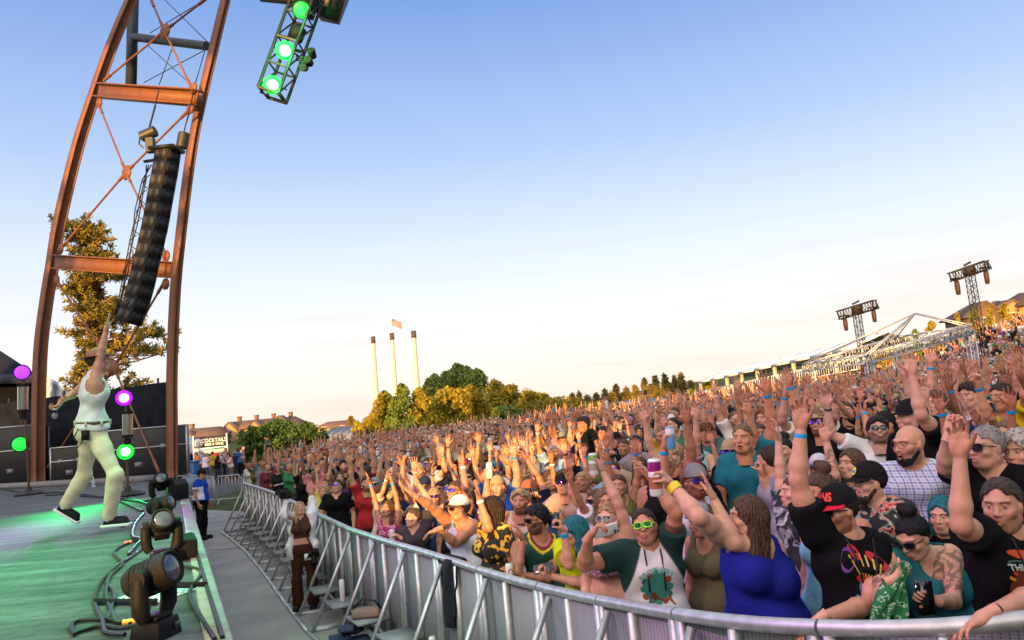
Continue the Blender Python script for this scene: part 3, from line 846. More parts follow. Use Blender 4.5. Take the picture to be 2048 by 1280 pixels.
# ---------------------------------------------------------------- terrain
def build_ground():
    xs = sorted(set([-1500, -900, -500, -300, -200, -140, -100, -75, -55, -42, -34, -27, -21, -17, -14, -11.5, -9.5, -8, -6.5] + [round(-5 + 0.5 * i, 2) for i in range(22)] + [7, 8, 9, 10.5, 12, 14, 16, 18, 20, 23, 26, 29, 32, 36, 40, 45, 50, 56, 63, 71, 80, 90, 105, 125, 150, 190, 250, 350, 500, 800, 1500]))
    ys = sorted(set([-300, -120, -60, -30, -15, -8, -4, -2] + [i * 1.0 for i in range(0, 30)] + [30, 32, 34, 36, 39, 42, 44, 47, 51, 55, 60, 66, 73, 81, 90, 100, 115, 130, 140, 160, 200, 260, 350, 500, 800, 1300, 2500]))
    V = [(x, y, ground(x, y)) for y in ys for x in xs]; n = len(xs)
    F = [(j * n + i, j * n + i + 1, (j + 1) * n + i + 1, (j + 1) * n + i) for j in range(len(ys) - 1) for i in range(n - 1)]
    m = mat('lawn', (0.035, 0.055, 0.018), 0.95, 0, 0.3, 0.7, 0.6, 40, 0.1, col2=(0.075, 0.085, 0.03))
    tag(link_mesh('ground', np_mesh('ground', V, F), m), kind='structure')
    b = MB()
    edge = [(1.5, 1.5), (0.25, 6.1), (-1.75, 9.7), (-7.3, 21.5), (-8.8, 24.5)]
    left = [(2.0, -4.0), (-1.0, 3.0), (-6.9, 16.0), (-10.5, 24.0), (-12.0, 27.5)]
    for i in range(4):
        b.quad(*[(q[0], q[1], ground(q[0], q[1]) + 0.010) for q in (left[i], edge[i], edge[i + 1], left[i + 1])])
    o = b.build('pit_floor', M_concrete); tag(o, kind='structure')
    g = MB()
    m_j = mat('floor joint', (0.03, 0.03, 0.032), 0.9)
    for py0, xa, xb in ((1168, 440, 585), (1218, 452, 640), (1098, 415, 520), (1046, 404, 468), (1012, 400, 455)):
        a, c = on(xa, py0 + 2, 0.014), on(xb, py0 - 4, 0.014)
        g.beam(a, c, 0.018, 0.003, up=(0, 0, 1))
    tag(g.build('pit_floor_joints', m_j), kind='structure')
    a = MB()
    a.add([(-60, 17, 0.005), (-8.2, 17, 0.005), (-8.2, 30, 0.005), (-11, 62, 0.005), (-60, 62, 0.005)], [(0, 1, 2, 3, 4)])
    tag(a.build('asphalt_road', M_asphalt), kind='structure')
build_ground()

# ---------------------------------------------------------------- stage
E1, E2 = Vector((-1.24, 3.2)), Vector((-7.48, 16.65))
ED = (E2 - E1).normalized(); EN = Vector((-ED.y, ED.x))        # EN points onto the stage
def edge_pt(t, inset=0.0, z=ZS):
    q = E1 + ED * t + EN * inset
    return Vector((q.x, q.y, z))
def build_stage():
    m, nt, N, L, b = new_mat('stage floor')
    tc = N('ShaderNodeTexCoord'); mp = N('ShaderNodeMapping'); mp.inputs['Scale'].default_value = (0.35, 2.2, 1); mp.inputs['Rotation'].default_value = (0, 0, 0.3)
    n = N('ShaderNodeTexNoise'); n.inputs['Scale'].default_value = 2.2; n.inputs['Detail'].default_value = 9; n.inputs['Roughness'].default_value = 0.62
    L(tc.outputs['Object'], mp.inputs[0]); L(mp.outputs[0], n.inputs[0])
    r = N('ShaderNodeValToRGB'); r.color_ramp.elements[0].position = 0.34; r.color_ramp.elements[0].color = (0.09, 0.09, 0.09, 1); r.color_ramp.elements[1].position = 0.66; r.color_ramp.elements[1].color = (0.235, 0.225, 0.215, 1)
    L(n.outputs[0], r.inputs[0])
    n2 = N('ShaderNodeTexNoise'); n2.inputs['Scale'].default_value = 14; n2.inputs['Detail'].default_value = 8; L(tc.outputs['Object'], n2.inputs[0])
    mr = N('ShaderNodeMapRange'); mr.inputs[1].default_value = 0.35; mr.inputs[2].default_value = 0.6; mr.inputs[3].default_value = 0.78; mr.inputs[4].default_value = 1.05; L(n2.outputs[0], mr.inputs[0])
    mx = N('ShaderNodeMix'); mx.data_type = 'RGBA'; mx.blend_type = 'MULTIPLY'; mx.inputs['Factor'].default_value = 1; L(r.outputs[0], mx.inputs[6]); L(mr.outputs[0], mx.inputs[7])
    L(mx.outputs[2], b.inputs['Base Color']); b.inputs['Roughness'].default_value = 0.62
    bp = N('ShaderNodeBump'); bp.inputs['Strength'].default_value = 0.15; L(n2.outputs[0], bp.inputs['Height']); L(bp.outputs[0], b.inputs['Normal'])
    s = MB()
    pts = [edge_pt(-12, 0.12), edge_pt(14.75, 0.12), Vector((-16.5, 22.6, ZS)), Vector((-34, 26.0, ZS)), Vector((-34, -12, ZS))]
    s.plate([(p.x, p.y, ZS - 0.35) for p in pts], 0.35, (0, 0, 1))
    tag(s.build('stage_floor', m), kind='structure')
    # pale nosing along the edge and the dark front below
    e = MB(); e.beam(edge_pt(-12, 0.058, ZS - 0.05), edge_pt(14.75, 0.058, ZS - 0.05), 0.12, 0.116)
    m2 = mat('stage nosing', (0.21, 0.20, 0.19), 0.6, 0, 0.2, 6, 0.2, 40)
    tag(e.build('stage_nosing', m2, bevel=0.012), kind='structure')
    f = MB(); f.beam(edge_pt(-12, 0.10, (ZS - 0.12) / 2), edge_pt(14.75, 0.10, (ZS - 0.12) / 2), 0.06, ZS - 0.14)
    tag(f.build('stage_front_wall', M_blackcloth), kind='structure')
    # low pale ledge along the far side of the deck
    l = MB(); a, c = Vector((-8.6, 17.4, ZS + 0.06)), Vector((-18, 22.4, ZS + 0.06))
    l.beam(a, c, 0.5, 0.12)
    tag(l.build('stage_rear_step', mat('rear step', (0.20, 0.20, 0.21), 0.8)), kind='structure')
build_stage()

# ---------------------------------------------------------------- steel tower
def sweep(b, path, u, v, prof):
    "sweeps closed profile (list of (u,v)) along path with fixed axes u, v"
    n = len(prof); vs = []
    for p in path:
        for a, c in prof: vs.append(Vector(p) + u * a + v * c)
    fs = []
    for i in range(len(path) - 1):
        for k in range(n):
            fs.append((i * n + k, i * n + (k + 1) % n, (i + 1) * n + (k + 1) % n, (i + 1) * n + k))
    fs.append(tuple(range(n))); fs.append(tuple(range((len(path) - 1) * n, len(path) * n))[::-1])
    b.add(vs, fs)
def iprof(w, d, t):
    h, q = w / 2, t / 2
    return [(-h, 0), (h, 0), (h, t), (q, t), (q, d - t), (h, d - t), (h, d), (-h, d), (-h, d - t), (-q, d - t), (-q, t), (-h, t)]
LEGL = [(300, -110), (252, 0), (213, 93), (178, 192), (146, 292), (110, 440), (95, 530), (82, 610), (71, 703), (67, 830), (66, 968)]
LEGR = [(478, -110), (446, 0), (416, 124), (390, 237), (374, 330), (360, 440), (346, 575), (339, 740), (339, 850), (339, 957)]
YL, YR = 20.9, 17.55
def build_tower():
    root = empty('steel_tower', (-10, 18.5, ZS), 0, 'tall rust brown steel tower of curved beams rising over the stage', 'tower')
    inv = Vector((-10, 18.5, ZS))
    pl = [PY(x, y, YL) for x, y in LEGL]; pr = [PY(x, y, YR) for x, y in LEGR]
    def smooth(path, n=4):
        out = []
        for i in range(len(path) - 1):
            p0 = path[max(0, i - 1)]; p1 = path[i]; p2 = path[i + 1]; p3 = path[min(len(path) - 1, i + 2)]
            for k in range(n):
                t = k / n
                out.append(0.5 * ((2 * p1) + (p2 - p0) * t + (2 * p0 - 5 * p1 + 4 * p2 - p3) * t * t + (3 * p1 - p0 - 3 * p2 + p3) * t ** 3))
        return out + [path[-1]]
    pl = smooth(pl); pr = smooth(pr)
    ax = Vector((YL * 0 + pr[-1].x - pl[-1].x, pr[-1].y - pl[-1].y, 0)).normalized()
    v = Vector((-ax.y, ax.x, 0))
    if v.y < 0: v = -v
    def leg(path, w, dp):
        b = MB(); sweep(b, path, ax, v, iprof(w, dp, 0.03)); return b.build('leg', M_brown, root, origin=inv)
    leg(pl, 0.29, 0.26); leg(pr, 0.26, 0.13)
    for o in root.children: o.location = (0, 0, 0)
    def at(px, py, off=0.0):
        # point in the tower's plane, off metres behind it
        d = CF + ((px - 1024) / FPX) * CR + ((640 - py) / FPX) * CU
        p0 = pl[-1] + v * off; t = (p0 - CAM).dot(v) / d.dot(v)
        return CAM + d * t
    def beam(a, c, h, name='crossbeam', m=M_brown):
        b = MB(); A, B = at(*a, 0.1), at(*c, 0.1)
        z = (B - A).normalized(); y = Vector((0, 0, 1)); y = (y - z * y.dot(z)).normalized()
        for k in (-1, 1): b.beam(A + y * k * (h / 2 - 0.016) + v * 0.1, B + y * k * (h / 2 - 0.016) + v * 0.1, 0.30, 0.03, up=y)
        b.beam(A + v * 0.1, B + v * 0.1, h - 0.068, 0.03, up=v)
        o = b.build(name, m, root, origin=inv); o.location = (0, 0, 0)
    beam((103, 523), (335, 539), 0.40)
    beam((190, 179), (387, 193), 0.38)
    def rod(a, c, r=0.026, off=0.16, m=M_brown, name='brace_rod'):
        b = MB(); A, B = at(*a, off), at(*c, off)
        b.tube([A, B], r, 8)
        d = (B - A).normalized()
        for p, s in ((A, 1), (B, -1)): b.tube([p + d * s * 0.05, p + d * s * 0.35], r * 1.5, 8)
        o = b.build(name, m, root, smooth=True, origin=inv); o.location = (0, 0, 0)
    def plate(c, s=0.36):
        b = MB(); C = at(*c, 0.13)
        up = Vector((0, 0, 1)); r = []
        for k in range(8):
            a = math.pi / 8 + k * math.pi / 4; q = s * 0.56
            r.append(C + ax * math.cos(a) * q + up * math.sin(a) * q)
        b.plate(r, 0.03, v)
        o = b.build('gusset_plate', M_brown, root, origin=inv); o.location = (0, 0, 0)
    for c, ends in (((252, 345), ((197, 208), (378, 220), (119, 500), (334, 514))), ((329, 62), ((300, -5), (415, -5), (207, 162), (384, 178))), ((228, 735), ((113, 560), (328, 565), (96, 935), (318, 945)))):
        plate(c)
        for e in ends: rod(c, e)
    for c in ((331, 512), (330, 568), (120, 498), (112, 560), (197, 205), (380, 216), (385, 176)):
        plate(c, 0.26)
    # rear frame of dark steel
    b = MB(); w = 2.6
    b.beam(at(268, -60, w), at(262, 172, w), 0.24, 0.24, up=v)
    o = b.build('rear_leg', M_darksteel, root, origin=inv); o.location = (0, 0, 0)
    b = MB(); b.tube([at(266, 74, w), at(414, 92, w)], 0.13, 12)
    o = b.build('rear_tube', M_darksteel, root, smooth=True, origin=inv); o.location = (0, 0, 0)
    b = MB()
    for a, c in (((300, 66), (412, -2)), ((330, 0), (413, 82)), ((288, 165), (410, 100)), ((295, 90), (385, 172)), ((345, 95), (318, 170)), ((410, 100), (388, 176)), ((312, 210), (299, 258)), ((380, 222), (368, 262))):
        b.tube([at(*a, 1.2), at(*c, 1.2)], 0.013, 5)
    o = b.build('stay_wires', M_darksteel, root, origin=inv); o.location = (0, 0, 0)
build_tower()

# ---------------------------------------------------------------- hanging loudspeaker column
def build_line_array():
    Y = 16.4
    path = [(335, 312), (331, 338), (326, 365), (321, 392), (316, 420), (311, 447), (305, 474), (299, 501), (292, 528), (286, 556), (279, 583), (271, 609), (262, 632)]
    top = PY(335, 305, Y)
    root = empty('line_array', top, 0, 'long curved black column of loudspeaker boxes hanging inside the tower', 'loudspeaker')
    m_grille = mat('speaker grille', (0.020, 0.020, 0.022), 0.6, 0.2, 0.3, 30, 0.4, 220)
    m_cone = mat('speaker opening', (0.05, 0.045, 0.04), 0.6)
    pts = [PY(x, y, Y) for x, y in path]
    for i, p in enumerate(pts):
        d = (pts[min(i + 1, 12)] - pts[max(i - 1, 0)]).normalized()
        dn = -d; side = Vector((0.97, -0.24, 0)).normalized(); side = (side - dn * side.dot(dn)).normalized(); back = dn.cross(side)
        M = Matrix((side, back, dn)).transposed()
        b = MB(); b.box((0, 0, 0), (0.37, 0.42, 0.325), M)
        o = b.build('speaker_cabinet', M_black, root, bevel=0.012); o.location = p - top
        f = MB()
        for k in (-1, 1):
            f.box(M @ Vector((k * 0.09 - 0.01, -0.216, 0)), (0.115, 0.012, 0.20), M)
        f.box(M @ Vector((-0.01, -0.220, 0)), (0.025, 0.012, 0.20), M)
        f.build('horn_mouth', m_cone, o)
        g = MB()
        g.box(M @ Vector((0.188, -0.02, 0)), (0.012, 0.36, 0.17), M)
        for k in (-1, 1): g.box(M @ Vector((0.199, 0.15 * k, 0)), (0.02, 0.04, 0.25), M)
        g.build('side_bracket', m_grille, o)
    b = MB(); a = Vector((0, 0, 0.06))
    b.beam(a + Vector((-0.3, 0, 0)), a + Vector((0.3, -0.07, -0.02)), 0.5, 0.07); b.beam(a + Vector((-0.55, 0.02, -0.22)), a + Vector((-0.2, 0, -0.2)), 0.06, 0.05)
    b.build('flying_frame', M_truss, root)
    b = MB(); r = random.Random(3)
    for k in range(3):
        q = [PY(300 + r.uniform(-12, 8), 330, Y) - top]
        for y in range(360, 640, 30): q.append(PY(318 - (y - 330) * 0.20 - 20 + r.uniform(-2, 2) - k * 4, y, Y + 0.3) - top)
        b.tube(q, 0.014, 5)
    for k in range(7):
        y0 = 350 + k * 30; q = [PY(312 - (y0 - 330) * 0.22 - 8 - 14 * math.sin(math.pi * t / 6), y0 + 5 * t, Y - 0.1) - top for t in range(7)]
        b.tube(q, 0.011, 5)
    b.build('speaker_cables', M_cable, root)
    for px, py, k in ((297, 268, 0), (366, 281, 1)):
        p = PY(px, py, 16.8); hb = MB()
        M = Matrix.Rotation(math.radians(70 if k == 0 else 12), 3, 'Y')
        hb.lathe([(0.10, -0.19), (0.13, -0.17), (0.13, 0.17), (0.10, 0.19)], 14, (0, 0, 0), M)
        if k == 0:
            hb.box((0.04, 0, -0.28), (0.17, 0.16, 0.34)); hb.tube([(-0.2, 0, -0.05), (-0.23, 0, -0.22), (-0.13, 0, -0.32)], 0.02, 5)
        else:
            for a in (-0.06, 0.02, 0.08): hb.tube([(a, 0, -0.18), (a * 1.3 - 0.04, 0, -0.34)], 0.012, 5)
        h = hb.build('chain_hoist', mat('hoist', (0.035, 0.034, 0.025), 0.45, 0.2), smooth=True); h.location = p
        tag(h, ('black chain hoist lying across above the loudspeaker column', 'black drum hoist beside the right tower leg')[k], 'hoist')
        c = MB(); c.tube([(0, 0, 0.1), Vector(PY(318 if k == 0 else 388, 180, 17.0)) - p], 0.014, 5); c.build('lifting_chain', M_cable, h)
build_line_array()

# ---------------------------------------------------------------- lamps
G_ON = emat('green lamp core', (0.30, 1.0, 0.36), 1.1); G_HALO = emat('green lamp halo', (0.0, 1.0, 0.03), 0.8); V_HALO = emat('violet lamp halo', (0.30, 0.0, 0.95), 0.9); G_DIM = emat('green lamp lens dim', (0.01, 0.8, 0.04), 1.0); V_ON = emat('violet lamp core', (0.85, 0.38, 1.0), 1.1); V_DIM = emat('violet lamp lens dim', (0.30, 0.03, 0.75), 1.1)
M_dot = mat('lens grid', (0.02, 0.05, 0.03), 0.4)
def par_lamp(name, root, p, aim, r, lens, dots=False, loc=None):
    "round stage lamp: short can, lens, yoke; built under root"
    aim = Vector(aim).normalized(); u = aim.orthogonal().normalized(); w = aim.cross(u)
    M = Matrix((u, w, aim)).transposed()
    b = MB(); b.lathe([(r * 0.55, -r * 1.7), (r * 0.9, -r * 1.5), (r * 1.12, -r * 0.5), (r * 1.15, r * 0.1), (r * 1.02, r * 0.1), (r * 1.0, -r * 0.02)], 20, (0, 0, 0), M)
    o = b.build(name, M_black, root, smooth=True); o.location = p
    l = MB(); l.lathe([(r * 0.99, -0.002), (r * 0.9, r * 0.09), (r * 0.5, r * 0.17), (0.002, r * 0.19)], 20, (0, 0, 0), M)
    l.build('lens', lens, o, smooth=True)
    if not dots:
        q = MB(); q.lathe([(r * 1.14, 0.0), (r * 1.12, r * 0.13), (r * 0.70, r * 0.19), (r * 0.68, r * 0.05)], 24, (0, 0, 0), M); q.build('lens_halo', G_HALO if lens is G_ON else V_HALO, o, smooth=True)  # glowing ring imitates the halo around a lit lamp
    if dots:
        g = MB()
        for ring, n in ((0.0, 1), (0.34, 6), (0.66, 12), (0.9, 18)):
            for k in range(n):
                a = 2 * math.pi * (k + 0.5) / n
                q = M @ Vector((r * ring * math.cos(a), r * ring * math.sin(a), r * (0.21 - 0.12 * ring ** 2)))
                g.tube([q, q + aim * 0.004], r * 0.06, 6)
        g.build('lens_grid', M_dot, o)
    return o

def spot(name, p, aim, col, watts, size=70, blend=0.6, parent=None):
    d = bpy.data.lights.new(name, 'SPOT'); d.energy = watts; d.color = col; d.spot_size = math.radians(size); d.spot_blend = blend; d.shadow_soft_size = 0.08
    o = bpy.data.objects.new(name, d); COL.objects.link(o); o.location = p
    o.rotation_euler = (Vector(aim) - Vector(p)).to_track_quat('-Z', 'Y').to_euler()
    return o

def build_truss_lights():
    D = 11.0
    A, B = P(545, 190, D), P(690, -210, D + 0.3)
    d = (B - A).normalized(); u = CR - d * CR.dot(d); u.normalize(); w = d.cross(u)
    root = empty('lighting_truss', A, 0, 'black ladder truss hanging in the sky with green lamps fixed inside', 'truss')
    L = (B - A).length; hw = 0.155; hd = 0.19
    b = MB()
    for su in (-1, 1):
        for sw in (-1, 1): b.tube([u * hw * su + w * hd * sw, d * L + u * hw * su + w * hd * sw], 0.025, 8)
    for k in range(9):
        t = L * k / 8.0
        for sw in (-1, 1):
            b.tube([d * t + u * hw + w * hd * sw, d * t - u * hw + w * hd * sw], 0.016 if k % 2 else 0.026, 6)
        for su in (-1, 1):
            b.tube([d * t + u * hw * su + w * hd, d * t + u * hw * su - w * hd], 0.014, 6)
            if k < 8: b.tube([d * t + u * hw * su - w * hd, d * (t + L / 8) + u * hw * su + w * hd], 0.014, 6)
    b.build('truss_frame', M_truss, root, smooth=True)
    c = MB(); c.box(d * 1.45 + u * 0.02, (0.26, 0.22, 0.30), Matrix((u, w, d)).transposed()); c.lathe([(0.05, -0.1), (0.11, -0.08), (0.12, 0.1), (0.07, 0.13)], 14, d * 0.98 + u * 0.03 - w * 0.0, Matrix((u, w, d)).transposed())
    c.build('moving_head', M_black, root)
    c = MB(); c.tube([u * hw - w * hd + d * 0.0, u * hw + w * hd], 0.03, 6); c.tube([-u * (hw + 0.03), -u * hw], 0.03, 6); c.build('end_clamp', M_truss, root)
    e = MB(); q0 = P(560, 2, D + 0.5) - A; q1 = P(688, -4, D + 0.5) - A; q2 = P(672, 34, D + 0.5) - A; q3 = P(634, 26, D + 0.5) - A; q4 = P(620, 4, D + 0.5) - A
    e.plate([q4, P(634, -40, D + 0.5) - A, P(700, -40, D + 0.5) - A, q2, q3], 0.25, w)
    e.beam(P(520, -6, D + 0.6) - A, P(634, 6, D + 0.6) - A, 0.10, 0.10); e.build('hanging_frame', M_truss, root)
    for (px, py, r, lens, dots, lab) in ((545, 170, 0.118, G_ON, False, 'brightest green stage lamp at the low end of the hanging truss'), (570, 101, 0.118, G_ON, False, 'green stage lamp in the middle of the hanging truss'), (603, 20, 0.115, G_DIM, True, 'dimmer green lamp with dotted lens high on the hanging truss')):
        p = P(px, py, D - 0.1)
        lamp_root = empty('stage_lamp', p, 0, lab, 'stage lamp', 'green lamps on the truss')
        par_lamp('lamp_can', lamp_root, (0, 0, 0), (CAM - p) + Vector((0, 0, -0.6)), r, lens, dots)
        pl = bpy.data.lights.new('green_lamp', 'POINT'); pl.energy = 10 if dots else 22; pl.color = GREEN; pl.shadow_soft_size = 0.1; po = bpy.data.objects.new('green_lamp', pl); COL.objects.link(po); po.location = p + (CAM - p).normalized() * 0.28
        y = MB(); y.tube([u * 0.15, u * 0.14 + d * 0.05 + w * 0.18], 0.012, 6); y.tube([-u * 0.15, -u * 0.14 + d * 0.05 + w * 0.18], 0.012, 6); y.build('yoke', M_truss, lamp_root)
    # little cluster of floodlights on an outrigger
    p = P(614, 121, D)
    fl = empty('flood_cluster', p, 0, 'small cluster of three black floodlights sticking out from the truss', 'floodlight')
    for k, (dx, dy) in enumerate(((10, -14), (4, 2), (-6, 14))):
        q = P(614 + dx, 121 + dy, D - 0.05) - p
        b = MB(); b.lathe([(0.03, -0.08), (0.055, -0.06), (0.062, 0.06), (0.05, 0.07)], 12, q, Matrix.Rotation(math.radians(60 + 25 * k), 3, 'X'))
        b.build('floodlight', M_black, fl, smooth=True)
    b = MB()
    for k in (-1, 0, 1): b.tube([P(614, 121 + 5 * k, D) - p, P(592, 116 + 4 * k, D) - p], 0.012, 5)
    b.build('bracket', M_truss, fl)
GREEN = (0.02, 1.0, 0.22)
build_truss_lights()
# beams of the green lamps over the deck and of the coloured lamps towards the front row
spot('green_beam', P(603, 20, 10.7), (-4.8, 4.2, ZS), GREEN, 1250, 50, 0.9)
spot('green_beam', (-6.2, 4.2, 8.5), (-4.4, 4.8, ZS), GREEN, 2200, 60, 0.9)
spot('violet_beam', (-7.0, 3.5, 7.5), (0.5, 5.5, 1.0), (0.85, 0.25, 1.0), 620, 70, 0.8)
spot('warm_beam', (-5.0, 0.2, 7.5), (1.8, 4.2, 1.6), (1.0, 0.55, 0.45), 420, 75, 0.8)

def build_light_stand(base_px, top_px, tube_px, low_px, D, lens_hi, lens_lo, dots, label):
    base = onstage(*base_px); D = (base - CAM).dot(CF)
    root = empty('light_stand', base, 0, label, 'light stand', 'lamp stands on the deck')
    hi = P(*top_px, D) - base; lo = P(*low_px, D) - base
    b = MB(); b.lathe([(0.27, 0), (0.28, 0.03), (0.20, 0.07), (0.06, 0.10), (0.05, 0.16)], 20); b.build('base_plate', mat('cast base', (0.02, 0.016, 0.015), 0.5), root, smooth=True)
    b = MB(); b.tube([(0, 0, 0.1), (hi.x, hi.y, hi.z - 0.1)], 0.024, 10); b.build('pole', mat('stand pole', (0.11, 0.06, 0.035), 0.5), root, smooth=True)
    s = D / 16.5
    for p, l in ((hi, lens_hi), (lo, lens_lo)):
        par_lamp('lamp_can', root, p + Vector((0.0, -0.05, 0)), CAM - (base + p), 0.15 * s, l, dots)
    t0, t1 = P(tube_px[0], tube_px[1], D) - base, P(tube_px[0], tube_px[2], D) - base
    b = MB(); b.cyl(t0, t1, 0.105 * s, 18); b.build('mirror_tube', mat('mirror tube', (0.80, 0.78, 0.72), 0.16, 1.0, 0.03), root, smooth=True)
    b = MB()
    for q, k in ((t0, 1), (t1, -1)): b.cyl(q - Vector((0, 0, 0.02)), q + Vector((0, 0, 0.03)), 0.115 * s, 18)
    b.cyl(t1 - Vector((0, 0, 0.18 * s)), t1 - Vector((0, 0, 0.03)), 0.075 * s, 12)
    b.build('tube_cap', M_black, root, smooth=True)
build_light_stand((58, 990), (47, 745), (46, 772, 822), (43, 888), 16.5, V_DIM, G_DIM, True, 'far left lamp stand with speckled violet and green lamps')
build_light_stand((256, 992), (251, 796), (255, 826, 873), (254, 903), 12.9, V_ON, G_ON, False, 'lamp stand behind the singer with glowing violet and green lamps')
spot('violet_glow', P(251, 796, 12.4), P(200, 760, 8.5), (0.7, 0.12, 1.0), 160, 90, 0.8)
spot('green_glow', P(254, 903, 12.4), P(190, 1000, 8.0), GREEN, 110, 120, 0.8)

# ---------------------------------------------------------------- moving lights along the stage edge
def build_moving_light(px, py, size, yaw, pitch, label, lens_col):
    base = onstage(px, py); s = size
    root = empty('moving_light', base, math.radians(yaw), label, 'stage light', 'moving lights along the stage edge')
    b = MB(); b.box((0, 0, 0.085 * s), (0.36 * s, 0.30 * s, 0.17 * s), taper=0.86)
    b.box((0, 0, 0.19 * s), (0.24 * s, 0.20 * s, 0.04 * s)); b.build('base', M_black, root, bevel=0.012 * s)
    b = MB(); b.box((0.10 * s, -0.152 * s, 0.09 * s), (0.08 * s, 0.01 * s, 0.05 * s)); b.build('display', mat('display', (0.05, 0.055, 0.06), 0.2), root)
    for k in (-1, 1):
        y = MB()
        y.tube([(k * 0.16 * s, 0, 0.2 * s), (k * 0.205 * s, 0, 0.27 * s), (k * 0.215 * s, 0, 0.40 * s), (k * 0.21 * s, 0, 0.56 * s)], 0.05 * s, 12, radii=[0.06 * s, 0.075 * s, 0.075 * s, 0.07 * s])
        y.lathe([(0.075 * s, -0.04 * s), (0.085 * s, 0.0), (0.075 * s, 0.04 * s)], 16, (k * 0.21 * s, 0, 0.56 * s), Matrix.Rotation(math.pi / 2, 3, 'Y'))
        y.build('yoke_arm', M_black, root, smooth=True)
    Mp = Matrix.Rotation(math.radians(pitch), 3, 'X')
    h = MB(); h.lathe([(0.06 * s, -0.27 * s), (0.12 * s, -0.26 * s), (0.145 * s, -0.20 * s), (0.15 * s, 0.06 * s), (0.155 * s, 0.08 * s), (0.155 * s, 0.20 * s), (0.142 * s, 0.21 * s), (0.128 * s, 0.19 * s)], 24, (0, 0, 0.56 * s), Mp)
    for k in range(5): h.lathe([(0.152 * s, -0.16 * s + 0.05 * s * k), (0.156 * s, -0.155 * s + 0.05 * s * k), (0.152 * s, -0.15 * s + 0.05 * s * k)], 24, (0, 0, 0.56 * s), Mp)
    hd = h.build('head', M_black, root, smooth=True)
    l = MB(); l.lathe([(0.128 * s, 0.185 * s), (0.10 * s, 0.20 * s), (0.05 * s, 0.212 * s), (0.002, 0.216 * s)], 20, (0, 0, 0.56 * s), Mp)
    l.build('lens', lens_col, hd, smooth=True)
    f = MB(); f.box(Vector((0, 0, 0.56 * s)) + Mp @ Vector((0, -0.15 * s, -0.06 * s)), (0.20 * s, 0.05 * s, 0.20 * s), Mp); f.build('head_cover', M_black, hd, bevel=0.015 * s)
M_lens = mat('glass lens', (0.05, 0.07, 0.10), 0.05, 0.0, 0.05, spec=0.9)
build_moving_light(312, 1276, 0.5, 82, 72, 'nearest moving light with its green lit head tilted over beside the setlist', M_lens)
build_moving_light(326, 1128, 0.5, 32, 60, 'moving light with round glass lens turned to the crowd, second along the edge', M_lens)
build_moving_light(326, 1068, 0.5, 84, 76, 'moving light turned sideways, third along the stage edge', M_lens)
build_moving_light(324, 1010, 0.58, 25, 58, 'small moving light furthest along the stage edge with its lens facing out', M_lens)

